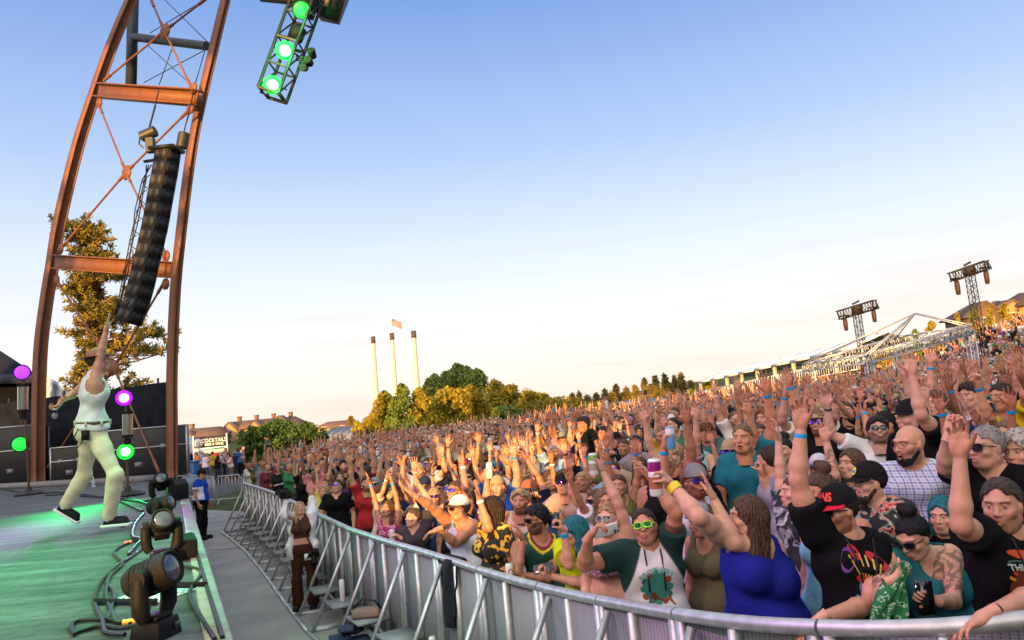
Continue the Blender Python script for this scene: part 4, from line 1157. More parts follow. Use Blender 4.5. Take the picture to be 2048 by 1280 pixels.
def build_edge_clutter():
    # wedge monitors and cases among the lights
    for px, py, sz, lab in ((366, 1118, 0.25, 'black wedge monitor between the moving lights and the stage lip'), (352, 1000, 0.42, 'black wedge monitor near the far end of the stage edge')):
        p = onstage(px, py); b = MB(); s = sz
        prof = [(-0.5 * s, 0), (0.5 * s, 0), (0.5 * s, 0.25 * s), (-0.05 * s, 0.72 * s), (-0.5 * s, 0.55 * s)]
        b.plate([(0, y, z) for y, z in prof], 0.62 * s, (1, 0, 0))
        o = b.build('stage_monitor', M_black, bevel=0.012); o.location = p - Vector((0.31 * s, 0, 0)); o.rotation_euler = (0, 0, math.radians(35)); tag(o, lab, 'monitor')
        g = MB(); q = [Vector((0.06 * s, 0.47 * s, 0.30 * s)), Vector((0.56 * s, 0.47 * s, 0.30 * s)), Vector((0.56 * s, 0.0, 0.69 * s)), Vector((0.06 * s, 0.0, 0.69 * s))]
        g.plate(q, 0.01, (0, 0.72, 0.7)); g.build('grille', M_galv if False else M_blackcase, o)
    # cables
    r = random.Random(4)
    paths = [
        [(250, 1275), (212, 1270), (205, 1245), (190, 1205), (205, 1165), (235, 1135), (262, 1118), (300, 1090)],
        [(275, 1240), (235, 1250), (222, 1225), (212, 1190), (222, 1155), (245, 1130), (228, 1108), (255, 1090), (290, 1080)],
        [(150, 1275), (143, 1255), (165, 1246), (215, 1244), (262, 1252), (285, 1235)],
        [(150, 1272), (200, 1258), (238, 1262), (268, 1258)],
        [(362, 1136), (395, 1142), (401, 1155), (384, 1178), (380, 1200), (402, 1240), (430, 1285)],
        [(388, 1088), (408, 1160), (432, 1240), (445, 1282)],
        [(0, 978), (60, 988), (120, 986), (170, 994), (225, 996), (262, 1000), (300, 1012)],
        [(90, 992), (160, 990), (230, 1002), (285, 1024)],
        [(288, 1030), (272, 1048), (266, 1075), (282, 1082), (268, 1100), (258, 1112)],
        [(242, 1000), (280, 1005), (305, 1000), (330, 992)],
        [(214, 1245), (228, 1205), (226, 1185), (214, 1170), (222, 1150)],
        [(258, 1252), (262, 1235), (285, 1224), (300, 1222)],
    ]
    labs = ['black cable looping back along the stage floor past the nearest light', 'black cable bunched beside its twin and bending at the tape', 'coil of black cable at the bottom of the picture', 'short black cable lying across the coil', 'loose black cable curling beside the stage lip', 'long black cable running straight along the stage lip', 'thin cable along the foot of the far stand', 'cable crossing the deck behind the singer', 'cable squiggling between the two middle lights', 'cable lying at the foot of the singer stand', 'short cable kinking beside the double cable', 'cable plugged into the base of the nearest light']
    for k, pth in enumerate(paths):
        pts = [onstage(x, y) + Vector((0, 0, 0.014)) for x, y in pth]
        q = []
        for i in range(len(pts) - 1):
            p0, p1, p2, p3 = pts[max(0, i - 1)], pts[i], pts[i + 1], pts[min(len(pts) - 1, i + 2)]
            for j in range(6):
                t = j / 6; q.append(0.5 * ((2 * p1) + (p2 - p0) * t + (2 * p0 - 5 * p1 + 4 * p2 - p3) * t * t + (3 * p1 - p0 - 3 * p2 + p3) * t ** 3))
        q.append(pts[-1]); b = MB(); o0 = q[0].copy(); b.tube([v - o0 for v in q], 0.011 if k not in (6, 7, 8, 9) else 0.016, 7)
        o = b.build('stage_cable', M_cable, smooth=True); o.location = o0; tag(o, labs[k], 'cable')
    # connectors with coloured tape
    for px, py, c, lab in ((258, 1252, (0.9, 0.45, 0.02), 'orange taped plug beside the nearest light'), (256, 1089, (0.9, 0.12, 0.03), 'small red plug on the cable run')):
        p = onstage(px, py) + Vector((0, 0, 0.016)); b = MB(); b.cyl((-0.03, 0, 0), (0.03, 0.01, 0), 0.016, 10)
        o = b.build('cable_plug', M_plain, smooth=True); o.location = p; o.color = (*c, 1); tag(o, lab, 'plug')
    # setlist taped to the floor
    c = onstage(302, 1193); ex = (onstage(345, 1193) - onstage(260, 1193)).normalized(); ey = Vector((-ex.y, ex.x, 0))
    w = (onstage(356, 1193) - onstage(249, 1193)).length; h = (onstage(302, 1180) - onstage(302, 1206)).length
    root = empty('setlist', c, 0, 'white printed sheet taped flat on the stage behind the nearest light', 'paper')
    b = MB(); b.plate([(ex * sx * w / 2 + ey * sy * h * 0.4) + Vector((0, 0, 0.004)) for sx, sy in ((-1, -1), (1, -1), (1, 1), (-1, 1))], 0.002, (0, 0, 1)); b.build('sheet', M_paper, root)
    for k in (-1, 1):
        t = MB(); t.beam(ex * -w * 0.56 + ey * k * h * 0.46 + Vector((0, 0, 0.008)), ex * w * 0.6 + ey * k * h * 0.46 + Vector((0, 0, 0.008)), h * 0.14, 0.003, up=ey); t.build('tape', M_blackcloth, root)
    t = MB()
    for col in range(10):
        x = -w * 0.45 + col * w * 0.1
        for k in range(r.randint(3, 5)):
            y = -h * 0.3 + k * h * 0.13
            t.beam(ex * x + ey * y + Vector((0, 0, 0.0075)), ex * x + ey * (y + h * r.uniform(0.05, 0.1)) + Vector((0, 0, 0.0075)), 0.008, 0.001)
    t.build('print', mat('ink', (0.03, 0.03, 0.03), 0.8), root)
    # water bottle
    p = onstage(187, 974); b = MB(); s = 1.0
    b.lathe([(0.033, 0), (0.035, 0.02), (0.035, 0.13), (0.028, 0.16), (0.013, 0.185), (0.013, 0.20)], 14)
    m, nt, N, L, bs = new_mat('clear bottle'); bs.inputs['Base Color'].default_value = (0.8, 0.9, 0.95, 1); bs.inputs['Roughness'].default_value = 0.1; bs.inputs['Transmission Weight'].default_value = 0.7
    o = b.build('water_bottle', m, smooth=True); o.location = p; tag(o, 'clear plastic water bottle standing on the deck behind the singer', 'bottle')
    c = MB(); c.cyl((0, 0, 0.2), (0, 0, 0.222), 0.015, 12); c.build('cap', M_white, o, smooth=True)
build_edge_clutter()

# ---------------------------------------------------------------- backstage: cases, black screen, tent
def flight_case(px, py, w, h, d, Y, yaw, label, letters=False):
    base = PY(px, py, Y); root = empty('flight_case', base, math.radians(yaw), label, 'flight case', 'flight cases backstage')
    b = MB(); b.box((0, 0, h / 2 + 0.09), (w, d, h)); b.build('case_body', M_blackcase, root, bevel=0.008)
    e = MB(); t = 0.032
    for sx in (-1, 1):
        for sy in (-1, 1): e.beam((sx * w / 2, sy * d / 2, 0.09), (sx * w / 2, sy * d / 2, 0.09 + h), t, t)
    for z in (0.09, 0.09 + h * 0.62, 0.09 + h):
        for sy in (-1, 1): e.beam((-w / 2, sy * (d / 2 + 0.003), z), (w / 2, sy * (d / 2 + 0.003), z), t, t)
        for sx in (-1, 1): e.beam((sx * (w / 2 + 0.003), -d / 2, z), (sx * (w / 2 + 0.003), d / 2, z), t, t)
    e.build('metal_edging', M_alu, root)
    for x, z, a in ((-w * 0.25, 0.62, 0.10), (w * 0.25, 0.62, 0.10), (0, 0.3, 0.16)): l = MB(); l.box((x, -d / 2 - 0.008, 0.09 + h * z), (a, 0.016, 0.12)); l.build('latch', M_galv, root)
    for sx in (-1, 1):
        for sy in (-1, 1):
            k = MB(); k.cyl((sx * w * 0.4 - 0.02, sy * d * 0.38, 0.045), (sx * w * 0.4 + 0.02, sy * d * 0.38, 0.045), 0.045, 12); k.build('caster', M_black, root, smooth=True)
    if letters:
        place_text('F.O.H.', 0.16, (0.1, -d / 2 - 0.004, 0.09 + h * 0.78), (1, 0, 0), (0, 0, 1), M_white, root, 'stencil')
        m = MB(); m.box((-0.28, -d / 2 - 0.004, 0.09 + h * 0.35), (0.15, 0.006, 0.2)); m.build('sticker', M_paper, root)
def build_backstage():
    flight_case(30, 985, 1.5, 1.75, 0.9, 21.5, 20, 'tall black flight case with pale edges at the left behind the lamp stand')
    flight_case(145, 972, 0.85, 0.95, 0.7, 20.2, 20, 'small black flight case behind the singer legs')
    flight_case(282, 966, 2.2, 1.25, 0.8, 18.9, 20, 'wide black flight case with silver edging behind the green lamp', False)
    flight_case(228, 966, 0.7, 0.8, 0.6, 19.4, 20, 'squat black flight case beside the wide one')
    # black screen fence along the back
    a, c = PY(-40, 962, 24.0), PY(352, 955, 20.5); a.z = c.z = 0.0
    root = empty('black_screen_fence', a, 0, 'black fabric screen fence standing along the back of the stage', 'fence')
    n = 26; V = []; F = []; top = 4.15
    for i in range(n + 1):
        t = i / n; q = a.lerp(c, t) - a
        for j in range(5):
            z = top * j / 4; off = 0.06 * math.sin(i * 1.9 + j) + 0.04 * math.sin(i * 0.7)
            V.append((q.x - off * 0.3, q.y + off, z - 0.12 * t * 0))
    for i in range(n):
        for j in range(4): F.append((i * 5 + j, (i + 1) * 5 + j, (i + 1) * 5 + j + 1, i * 5 + j + 1))
    o = link_mesh('screen', np_mesh('screen', V, F), M_blackcloth, root); sol = o.modifiers.new('thick', 'SOLIDIFY'); sol.thickness = 0.02
    for i in range(0, n + 1, 4):
        q = a.lerp(c, i / n) - a; b = MB(); b.tube([(q.x, q.y + 0.14, 0), (q.x, q.y + 0.14, top + 0.15)], 0.03, 8); b.build('fence_post', M_truss, root, smooth=True)
    # dark tent at the far left
    Y = 24.5
    root = empty('black_tent', PY(-30, 960, Y), 0, 'dark navy peaked tent at the far left behind the stage', 'tent')
    o0 = root.location.copy(); pk = PY(-150, 640, Y + 2) - o0; e1 = PY(72, 748, Y) - o0; e2 = PY(40, 742, Y + 4) - o0; e3 = PY(-360, 760, Y) - o0
    m = mat('navy canvas', (0.035, 0.04, 0.075), 0.7, 0, 0.15, 2, 0.2, 10)
    b = MB(); pk = PY(-90, 642, Y + 2) - o0
    b.add([pk, e1, e2, e3], [(0, 3, 1), (0, 1, 2)]); b.plate([e3, e1, e1 - Vector((0, 0, 0.28)), e3 - Vector((0, 0, 0.28))], 0.03, (0, -1, 0))
    r = b.build('tent_roof', m, root); sol = r.modifiers.new('thick', 'SOLIDIFY'); sol.thickness = 0.03
    b = MB(); b.quad(PY(-360, 775, Y + 1) - o0, PY(70, 762, Y + 1) - o0, PY(76, 970, Y + 1) - o0, PY(-360, 975, Y + 1) - o0); r = b.build('tent_wall', M_blackcloth, root)
    sol = r.modifiers.new('thick', 'SOLIDIFY'); sol.thickness = 0.02
    b = MB(); b.tube([e1, PY(72, 965, Y) - o0], 0.035, 8); b.build('tent_pole', M_truss, root)
    # pale plastic sheet hanging behind the singer
    Yq = 23.0; V = []; F = []; rr = random.Random(8); nx, nz = 16, 22
    top = [(88, 752), (110, 762), (132, 782), (150, 800)]; bot = [(92, 845), (112, 880), (138, 905), (156, 925)]
    def lin(l, t): t *= len(l) - 1; i = min(len(l) - 2, int(t)); u = t - i; return (l[i][0] + (l[i + 1][0] - l[i][0]) * u, l[i][1] + (l[i + 1][1] - l[i][1]) * u)
    o0 = PY(120, 900, Yq)
    for i in range(nx):
        for j in range(nz):
            t, w = lin(top, i / (nx - 1)), lin(bot, i / (nx - 1)); u = j / (nz - 1)
            V.append(PY(t[0] + (w[0] - t[0]) * u, t[1] + (w[1] - t[1]) * u, Yq + 0.12 * math.sin(i * 1.3 + 3 * u) + 0.06 * rr.uniform(-1, 1)) - o0)
    for i in range(nx - 1):
        for j in range(nz - 1): F.append((i * nz + j, (i + 1) * nz + j, (i + 1) * nz + j + 1, i * nz + j + 1))
    o = link_mesh('plastic_sheet', np_mesh('plastic_sheet', [tuple(v) for v in V], F), mat('pale plastic', (0.5, 0.55, 0.62), 0.25, 0, 0.12, 2), None, o0)
    sol = o.modifiers.new('thick', 'SOLIDIFY'); sol.thickness = 0.01
    tag(o, 'crumpled pale plastic sheet hanging from the dark tent behind the singer', 'sheet')
build_backstage()
# ---------------------------------------------------------------- trees
def leaf_mat(name, c1, c2, trans=0.25):
    m, nt, N, L, b = new_mat(name)
    tc = N('ShaderNodeTexCoord'); n = N('ShaderNodeTexNoise'); n.inputs['Scale'].default_value = 0.9; n.inputs['Detail'].default_value = 6; L(tc.outputs['Object'], n.inputs[0])
    r = N('ShaderNodeValToRGB'); r.color_ramp.elements[0].position = 0.35; r.color_ramp.elements[0].color = (*c1, 1); r.color_ramp.elements[1].position = 0.68; r.color_ramp.elements[1].color = (*c2, 1)
    L(n.outputs[0], r.inputs[0]); L(r.outputs[0], b.inputs['Base Color']); b.inputs['Roughness'].default_value = 0.65; b.inputs['Specular IOR Level'].default_value = 0.2
    out = nt.nodes['Material Output']; tr = N('ShaderNodeBsdfTranslucent'); mx = N('ShaderNodeMixShader'); mx.inputs[0].default_value = trans
    L(r.outputs[0], tr.inputs[0]); L(b.outputs[0], mx.inputs[1]); L(tr.outputs[0], mx.inputs[2]); L(mx.outputs[0], out.inputs[0])
    return m
L_poplar = leaf_mat('poplar leaves', (0.20, 0.17, 0.02), (0.42, 0.32, 0.035))
L_shade_dark = leaf_mat('shade-dark leaves', (0.10, 0.16, 0.03), (0.22, 0.27, 0.06))  # darker leaf colour stands in for shade on parts of the grove
L_bush = leaf_mat('bush leaves', (0.045, 0.10, 0.022), (0.12, 0.19, 0.04))
L_fir = leaf_mat('fir needles', (0.13, 0.11, 0.03), (0.26, 0.19, 0.05), 0.1)
L_pine = leaf_mat('pine needles', (0.19, 0.15, 0.025), (0.36, 0.27, 0.05), 0.1)
M_bark = mat('bark', (0.09, 0.045, 0.028), 0.9, 0, 0.3, 5, 0.5, 30)

def leaf_cards(C, S, R, seed, long=1.0):
    "small leaf-shaped faces with random turn at centres C and sizes S"
    rng = np.random.default_rng(seed); n = len(C)
    a = rng.normal(size=(n, 3)); a /= np.linalg.norm(a, axis=1)[:, None]
    b = rng.normal(size=(n, 3)); b -= a * (a * b).sum(1)[:, None]; b /= np.linalg.norm(b, axis=1)[:, None]
    S = S[:, None]
    V = np.stack((C - a * S * long, C + b * S * 0.55, C + a * S * long, C - b * S * 0.55), 1).reshape(-1, 3)
    F = np.arange(4 * n, dtype=np.int32).reshape(n, 4)
    return V, F

def tree(name, cat, label, base, height, width, leafm, kind='round', n=2600, leaf=0.16, group=None, seed=1, bare=0.12, gaps=0.5):
    rng = np.random.default_rng(seed); rr = random.Random(seed)
    root = empty(name, base, 0, label, cat, group)
    H, W = height, width / 2
    def prof(t):
        if kind == 'poplar': return (math.sin(math.pi * min(1, t * 0.93 + 0.07)) ** 0.6) * (1.05 - 0.55 * t)
        if kind == 'fir': return (1 - t) ** 0.85 * 1.0 + 0.03
        if kind == 'pine': return (0.35 + 0.75 * math.sin(math.pi * min(1, t * 0.8 + 0.15)))
        return math.sqrt(max(0, 1 - (2 * t - 0.9) ** 2 * 0.82))
    tk = MB(); tr0 = max(0.05, 0.018 * H)
    lean = (rr.uniform(-0.02, 0.02) * H, rr.uniform(-0.02, 0.02) * H)
    pts = [Vector((lean[0] * t, lean[1] * t, H * 0.96 * t)) for t in (0, 0.15, 0.35, 0.6, 0.8, 1)]
    tk.tube(pts, tr0, 8, radii=[tr0 * (1.15 - 1.02 * t) for t in (0, 0.15, 0.35, 0.6, 0.8, 1)])
    cl = []
    nl = {'fir': 60, 'pine': 44, 'poplar': 46, 'round': 40}[kind]
    for i in range(nl):
        t = rr.random() ** (0.8 if kind != 'fir' else 1.15); t = bare + (1 - bare) * t
        tt = (t - bare) / (1 - bare)
        r = W * prof(tt) * rr.uniform(0.55, 1.08); a = rr.uniform(0, 2 * math.pi)
        z0 = H * t; rise = {'poplar': 0.9, 'fir': -0.22, 'pine': 0.1, 'round': 0.35}[kind] * r
        s = pts[0].lerp(pts[-1], t); s.z = max(bare * H * 0.6, z0 - (abs(rise) if rise > 0 else 0))
        e = Vector((s.x + r * math.cos(a), s.y + r * math.sin(a), min(H, z0 + (0 if rise > 0 else rise))))
        rb = tr0 * 0.30 * (1.1 - t)
        mid = s.lerp(e, 0.5) + Vector((0, 0, 0.06 * r)); tk.tube([s, mid, e], rb, 5, radii=[rb, rb * 0.6, rb * 0.15])
        for q in range({'fir': 3, 'pine': 5, 'poplar': 3, 'round': 4}[kind]):
            f = rr.uniform(0.35, 1.05); c = s.lerp(e, f)
            cl.append((c.x + rr.gauss(0, 0.10) * W * 0.8, c.y + rr.gauss(0, 0.10) * W * 0.8, c.z + rr.gauss(0, 0.03) * H * 0.5))
    tk.build('trunk', M_bark, root, smooth=True)
    cl = np.array(cl); csz = {'fir': 0.16, 'pine': 0.10, 'poplar': 0.15, 'round': 0.15}[kind] * W * 1.3
    k = rng.integers(0, len(cl), n); g = rng.normal(size=(n, 3)) * csz * np.array((0.62, 0.62, 0.5 if kind != 'poplar' else 1.1)) * rng.uniform(0.5, 1.1, (len(cl), 1))[k]
    if kind == 'fir': g[:, 2] *= 0.45
    C = cl[k] + g; tz = np.clip(C[:, 2] / H, 0, 1); pr = np.interp(tz, np.linspace(0, 1, 24), [prof(q) for q in np.linspace(0, 1, 24)]) * W * 1.08
    C = C[(np.hypot(C[:, 0], C[:, 1]) < pr) & (C[:, 2] > H * bare * 0.7) & (C[:, 2] < H * 1.03)]; n = len(C)
    S = leaf * rng.uniform(0.6, 1.35, n)
    V, F = leaf_cards(C, S, None, seed, 1.6 if kind in ('fir',) else 1.0)
    link_mesh('crown', np_mesh('crown', V, F, smooth=False), leafm, root)
    return root

def ground_z(p): return ground(p[0], p[1])
def px_tree(name, cat, label, pxc, top, base, D, w_px, leafm, **kw):
    b = P(pxc, base, D); t = P(pxc, top, D)
    gz = ground(b.x, b.y)
    H = t.z - gz
    return tree(name, cat, label, (b.x, b.y, gz), H, w_px * D / FPX, leafm, **kw)

def pine_tree():
    "the ragged ponderosa behind the tower, needles in tufts at the twig ends"
    D = 27.0; b = P(190, 955, D); b.z = 0; top = P(190, 425, D); H = top.z
    root = empty('pine_tree', b, 0, 'ragged old pine with tufted needles behind the steel tower', 'tree')
    rr = random.Random(21); tk = MB(); ts = (0, .2, .4, .6, .8, 1)
    pts = [Vector((0.25 * math.sin(3 * t), 0, H * 0.97 * t)) for t in ts]
    tk.tube(pts, 0.3, 10, radii=[0.30, 0.27, 0.23, 0.17, 0.10, 0.03])
    tufts = []
    def at(t):
        i = min(4, int(t * 5)); return pts[i].lerp(pts[i + 1], t * 5 - i)
    def halfw(t, side):          # crown outline read off the photo, in metres
        tab = ((0.15, 2.6, 2.2), (0.30, 2.3, 2.4), (0.45, 2.7, 1.5), (0.6, 2.4, 1.5), (0.75, 1.9, 1.2), (0.9, 1.2, 0.95), (1.0, 0.35, 0.35))
        for k in range(len(tab) - 1):
            if t <= tab[k + 1][0]:
                u = max(0, (t - tab[k][0]) / (tab[k + 1][0] - tab[k][0])); return tab[k][side] * (1 - u) + tab[k + 1][side] * u
        return 0.3
    for i in range(120):
        t = 0.14 + 0.86 * (i + rr.random()) / 120; a = rr.uniform(0, 2 * math.pi); sd = 0 if math.cos(a) < 0 else 1
        r = halfw(t, sd) * rr.uniform(0.65, 1.4) * (1 if sd == 0 else 0.78); s = at(t); e = s + Vector((r * math.cos(a), r * math.sin(a), r * rr.uniform(-0.12, 0.42)))
        m1 = s.lerp(e, 0.45) + Vector((0, 0, rr.uniform(-0.15, 0.15))); tk.tube([s, m1, e], 0.05, 5, radii=[0.065 * (1.15 - t), 0.042 * (1.15 - t), 0.014])
        for q in range(rr.randint(8, 13)):
            f = rr.uniform(0.3, 1.0); c = (s.lerp(m1, f / 0.45) if f < 0.45 else m1.lerp(e, (f - 0.45) / 0.55)); d = Vector((rr.gauss(0, 1), rr.gauss(0, 1), rr.uniform(0.0, 1.3))).normalized()
            L = rr.uniform(0.18, 0.55); tip = c + d * L; tk.tube([c, tip], 0.012, 4, radii=[0.013, 0.007]); tufts.append((tip, d))
    tk.build('trunk', M_bark, root, smooth=True)
    rng = np.random.default_rng(3); V = []; F = []
    n = 0
    for tip, d in tufts:
        tip = np.array(tip); d = np.array(d)
        m = 25
        v = rng.normal(size=(m, 3)); v /= np.linalg.norm(v, axis=1)[:, None]; v = v + d * 0.9; v /= np.linalg.norm(v, axis=1)[:, None]
        w = np.cross(v, rng.normal(size=(m, 3))); w /= np.linalg.norm(w, axis=1)[:, None]
        o = tip + d * rng.uniform(-0.16, 0.05, (m, 1)); L = rng.uniform(0.13, 0.24, (m, 1))
        V.append(np.stack((o - w * 0.012, o + w * 0.012, o + v * L + w * 0.022, o + v * L - w * 0.022), 1).reshape(-1, 3))
    V = np.concatenate(V); F = np.arange(len(V), dtype=np.int32).reshape(-1, 4)
    link_mesh('crown', np_mesh('crown', V, F, smooth=False), L_pine, root)
pine_tree()

GT = 'leafy trees behind the crowd'
TR = [  # centre, top, base, D, width px, leaf material, kind, label
    (745, 832, 880, 74, 34, L_poplar, 'round', 'low round yellow tree at the left foot of the chimneys'),
    (775, 778, 882, 72, 42, L_poplar, 'poplar', 'slim golden tree just left of the green poplar below the chimneys'),
    (811, 764, 880, 70, 36, L_shade_dark, 'poplar', 'narrow poplar with shade-dark leaves standing before the right chimney foot'),
    (845, 772, 878, 71, 40, L_poplar, 'poplar', 'golden poplar right of the narrow shade-dark one'),
    (878, 745, 872, 75, 52, L_shade_dark, 'poplar', 'mid green poplar with pointed top left of the tallest tree'),
    (925, 722, 868, 77, 50, L_shade_dark, 'poplar', 'tallest green poplar with a spire top at the middle of the grove'),
    (962, 735, 866, 76, 54, L_shade_dark, 'poplar', 'broad shade-dark poplar next right of the tallest one'),
    (905, 775, 874, 68, 60, L_poplar, 'round', 'golden bushy tree in front of the green poplars'),
    (948, 772, 872, 67, 40, L_poplar, 'round', 'small sunlit tree below the broad dark poplar'),
    (998, 755, 860, 72, 44, L_poplar, 'poplar', 'upright golden tree at the right shoulder of the grove'),
    (1030, 768, 856, 72, 52, L_poplar, 'round', 'wide golden tree right of the grove beside the brown roof'),
    (1070, 784, 850, 80, 60, L_poplar, 'round', 'low golden tree in front of the brown roofed house'),
    (1125, 792, 846, 84, 56, L_poplar, 'round', 'low yellow tree right of the brown roofed house'),
    (902, 738, 870, 79, 40, L_shade_dark, 'poplar', 'green poplar squeezed between the two pointed ones'),
    (944, 728, 868, 79, 40, L_shade_dark, 'poplar', 'green poplar just behind the tallest spire'),
    (1170, 806, 842, 90, 60, L_poplar, 'round', 'low golden bush between the house and the conifers'),
    (1010, 812, 862, 64, 46, L_shade_dark, 'round', 'small dark bush below the golden trees'),
    (716, 842, 870, 96, 16, L_poplar, 'poplar', 'thin yellow tree by the grey barn roof'),
    (704, 832, 868, 150, 22, L_fir, 'fir', 'dark little fir left of the chimneys'),
]
for i, (c, tp, bs, D, w, m, k, lab) in enumerate(TR):
    px_tree('conifer' if k == 'fir' else 'leafy_tree', 'tree', lab, c, tp, bs, D, w * (2.5 if m is L_shade_dark and k == 'poplar' else 2.1), m, kind=k, n=5200 if w > 30 else 1500, leaf=0.19 if D < 90 else 0.28, group=GT, seed=30 + i, bare=0.04)
rr0 = random.Random(77)
FIRS = [(1148, 797), (1162, 793), (1178, 800), (1196, 795), (1214, 785), (1238, 776), (1258, 783), (1277, 775), (1296, 764), (1318, 760), (1338, 755), (1357, 760), (1371, 752), (1388, 768), (1228, 792), (1250, 794), (1308, 776), (1345, 772)]
FL = ['short', 'slim', 'bushy', 'crooked', 'pointed', 'tall', 'ragged', 'sunlit', 'dark', 'dense']
for i, (x, tp) in enumerate(FIRS):
    px_tree('conifer', 'tree', '%s conifer on the far ridge, %s from the left of its row' % (FL[(i * 7) % 10], ['first', 'second', 'third', 'fourth', 'fifth', 'sixth', 'seventh', 'eighth', 'ninth', 'tenth', 'eleventh', 'twelfth', 'thirteenth', 'fourteenth', 'fifteenth', 'sixteenth', 'seventeenth', 'eighteenth'][sorted(q[0] for q in FIRS).index(x)]), x, tp - 8, 830, 128 + (i * 13) % 18, 25 + (i * 5) % 11, L_fir, kind='fir', n=1700, leaf=0.34, group='conifers on the far ridge', seed=80 + i, bare=0.03)
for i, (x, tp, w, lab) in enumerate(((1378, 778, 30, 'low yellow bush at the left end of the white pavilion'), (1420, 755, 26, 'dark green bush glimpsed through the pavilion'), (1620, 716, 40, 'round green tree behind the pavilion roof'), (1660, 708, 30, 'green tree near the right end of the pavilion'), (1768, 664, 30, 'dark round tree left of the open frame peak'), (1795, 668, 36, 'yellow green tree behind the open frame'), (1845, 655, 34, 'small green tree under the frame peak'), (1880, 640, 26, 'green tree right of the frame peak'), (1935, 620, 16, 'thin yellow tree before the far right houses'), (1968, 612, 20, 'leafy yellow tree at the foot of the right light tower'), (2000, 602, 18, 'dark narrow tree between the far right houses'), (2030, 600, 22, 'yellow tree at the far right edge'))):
    px_tree('leafy_tree', 'tree', lab, x, tp, 760, 104 if x > 1700 else 96, w * 1.2, L_poplar if i % 3 else L_shade_dark, kind='round' if i % 2 else 'poplar', n=1500, leaf=0.22, group=GT, seed=130 + i, bare=0.04)

def big_bush():
    D = 56.0; base = P(560, 905, D); gz = ground(base.x, base.y)
    for i, (x, tp, w, lab) in enumerate(((505, 853, 74, 'rounded green bush right of the cocktails banner'), (560, 838, 110, 'broad green bush at the middle of the shrubbery, tallest'), (615, 845, 92, 'green bush at the right end of the shrubbery, half sunlit'), (648, 866, 50, 'small green bush beside the grey barn roof'))):
        px_tree('bush', 'bush', lab, x, tp, 915, D + (i % 2) * 2, w, L_bush, kind='round', n=6500, leaf=0.13, group='bushes left of the crowd', seed=170 + i, bare=0.0)
big_bush()

# ---------------------------------------------------------------- chimneys and flag
def chimneys():
    D = 190.0
    m = mat('chimney paint', (0.52, 0.47, 0.42), 0.6, 0, 0.06, 0.6); md = mat('chimney cap', (0.09, 0.075, 0.08), 0.6)
    for (tx, ty, bx, by, w, lab, D) in ((746, 674, 752, 850, 8.5, 'left of the three tall white chimneys with dark cage top', 196), (783.5, 667, 790, 800, 8.5, 'middle tall white chimney below the flag', 190), (827, 663, 836, 800, 10.0, 'right of the three tall white chimneys, the thickest', 180)):
        t = P(tx, ty, D); gz = ground(t.x, t.y); b = Vector((t.x, t.y, gz)); H = t.z - gz; r = w * D / FPX / 2.3
        root = empty('chimney', b, 0, lab, 'chimney', 'three old mill chimneys')
        hc = 13 * D / FPX
        s = MB(); s.lathe([(r * 1.35, 0), (r * 1.05, H * 0.5), (r * 0.95, H - hc)], 20); s.build('shaft', m, root, smooth=True)
        c = MB(); c.lathe([(r * 0.9, H - hc), (r * 0.9, H - 0.02)], 18)
        for k in range(4): c.lathe([(r * 1.08, H - hc + hc * k / 3.2), (r * 1.16, H - hc + hc * k / 3.2 + 0.12), (r * 1.08, H - hc + hc * k / 3.2 + 0.25)], 18)
        for k in range(12):
            a = k * math.pi / 6; c.tube([(r * 1.12 * math.cos(a), r * 1.12 * math.sin(a), H - hc), (r * 1.12 * math.cos(a), r * 1.12 * math.sin(a), H)], 0.05, 5)
        c.build('cage', md, root)
    # flag
    D = 190; b = P(783.5, 667, D); t = P(782, 638, D)
    root = empty('flag', b, 0, 'stars and stripes flag flying above the middle chimney', 'flag')
    p = MB(); p.tube([(0, 0, 0), t - b], 0.10, 8); p.build('flagpole', mat('flagpole', (0.7, 0.7, 0.7), 0.4), root, smooth=True)
    fw, fh = 2.9, 1.75; nx, ny = 20, 13; o = t - b
    def pt(u, v, lift=0.0): return Vector((o.x + 0.1 + fw * u * 0.86, o.y + 0.18 * math.sin(7 * u + 1) * u - lift, o.z - fh * v - 0.9 * u + 0.10 * math.sin(6 * u)))
    red = mat('flag red', (0.28, 0.015, 0.015), 0.8); wh = mat('flag white', (0.42, 0.40, 0.40), 0.8); bl = mat('flag blue', (0.03, 0.04, 0.16), 0.8)
    for name, m, rows in (('red_stripes', red, range(0, 13, 2)), ('white_stripes', wh, range(1, 13, 2))):
        q = MB()
        for r in rows:
            for i in range(nx):
                if r < 7 and i < nx * 0.4: continue
                q.quad(pt(i / nx, r / 13), pt((i + 1) / nx, r / 13), pt((i + 1) / nx, (r + 1) / 13), pt(i / nx, (r + 1) / 13))
        q.build(name, m, root)
    q = MB()
    for i in range(8): q.quad(pt(i / nx, 0), pt((i + 1) / nx, 0), pt((i + 1) / nx, 7 / 13), pt(i / nx, 7 / 13))
    q.build('canton', bl, root)
    q = MB()
    for r in range(5):
        for k in range(6 if r % 2 == 0 else 5):
            c = pt((k + 0.6 + 0.5 * (r % 2)) * 0.4 / 6.4, (r + 0.7) * 7 / 13 / 5.4, 0.015); q.lathe([(0.07, -0.006), (0.07, 0.006)], 5, c, Matrix.Rotation(math.pi / 2, 3, 'X'))
    q.build('stars', wh, root)
chimneys()

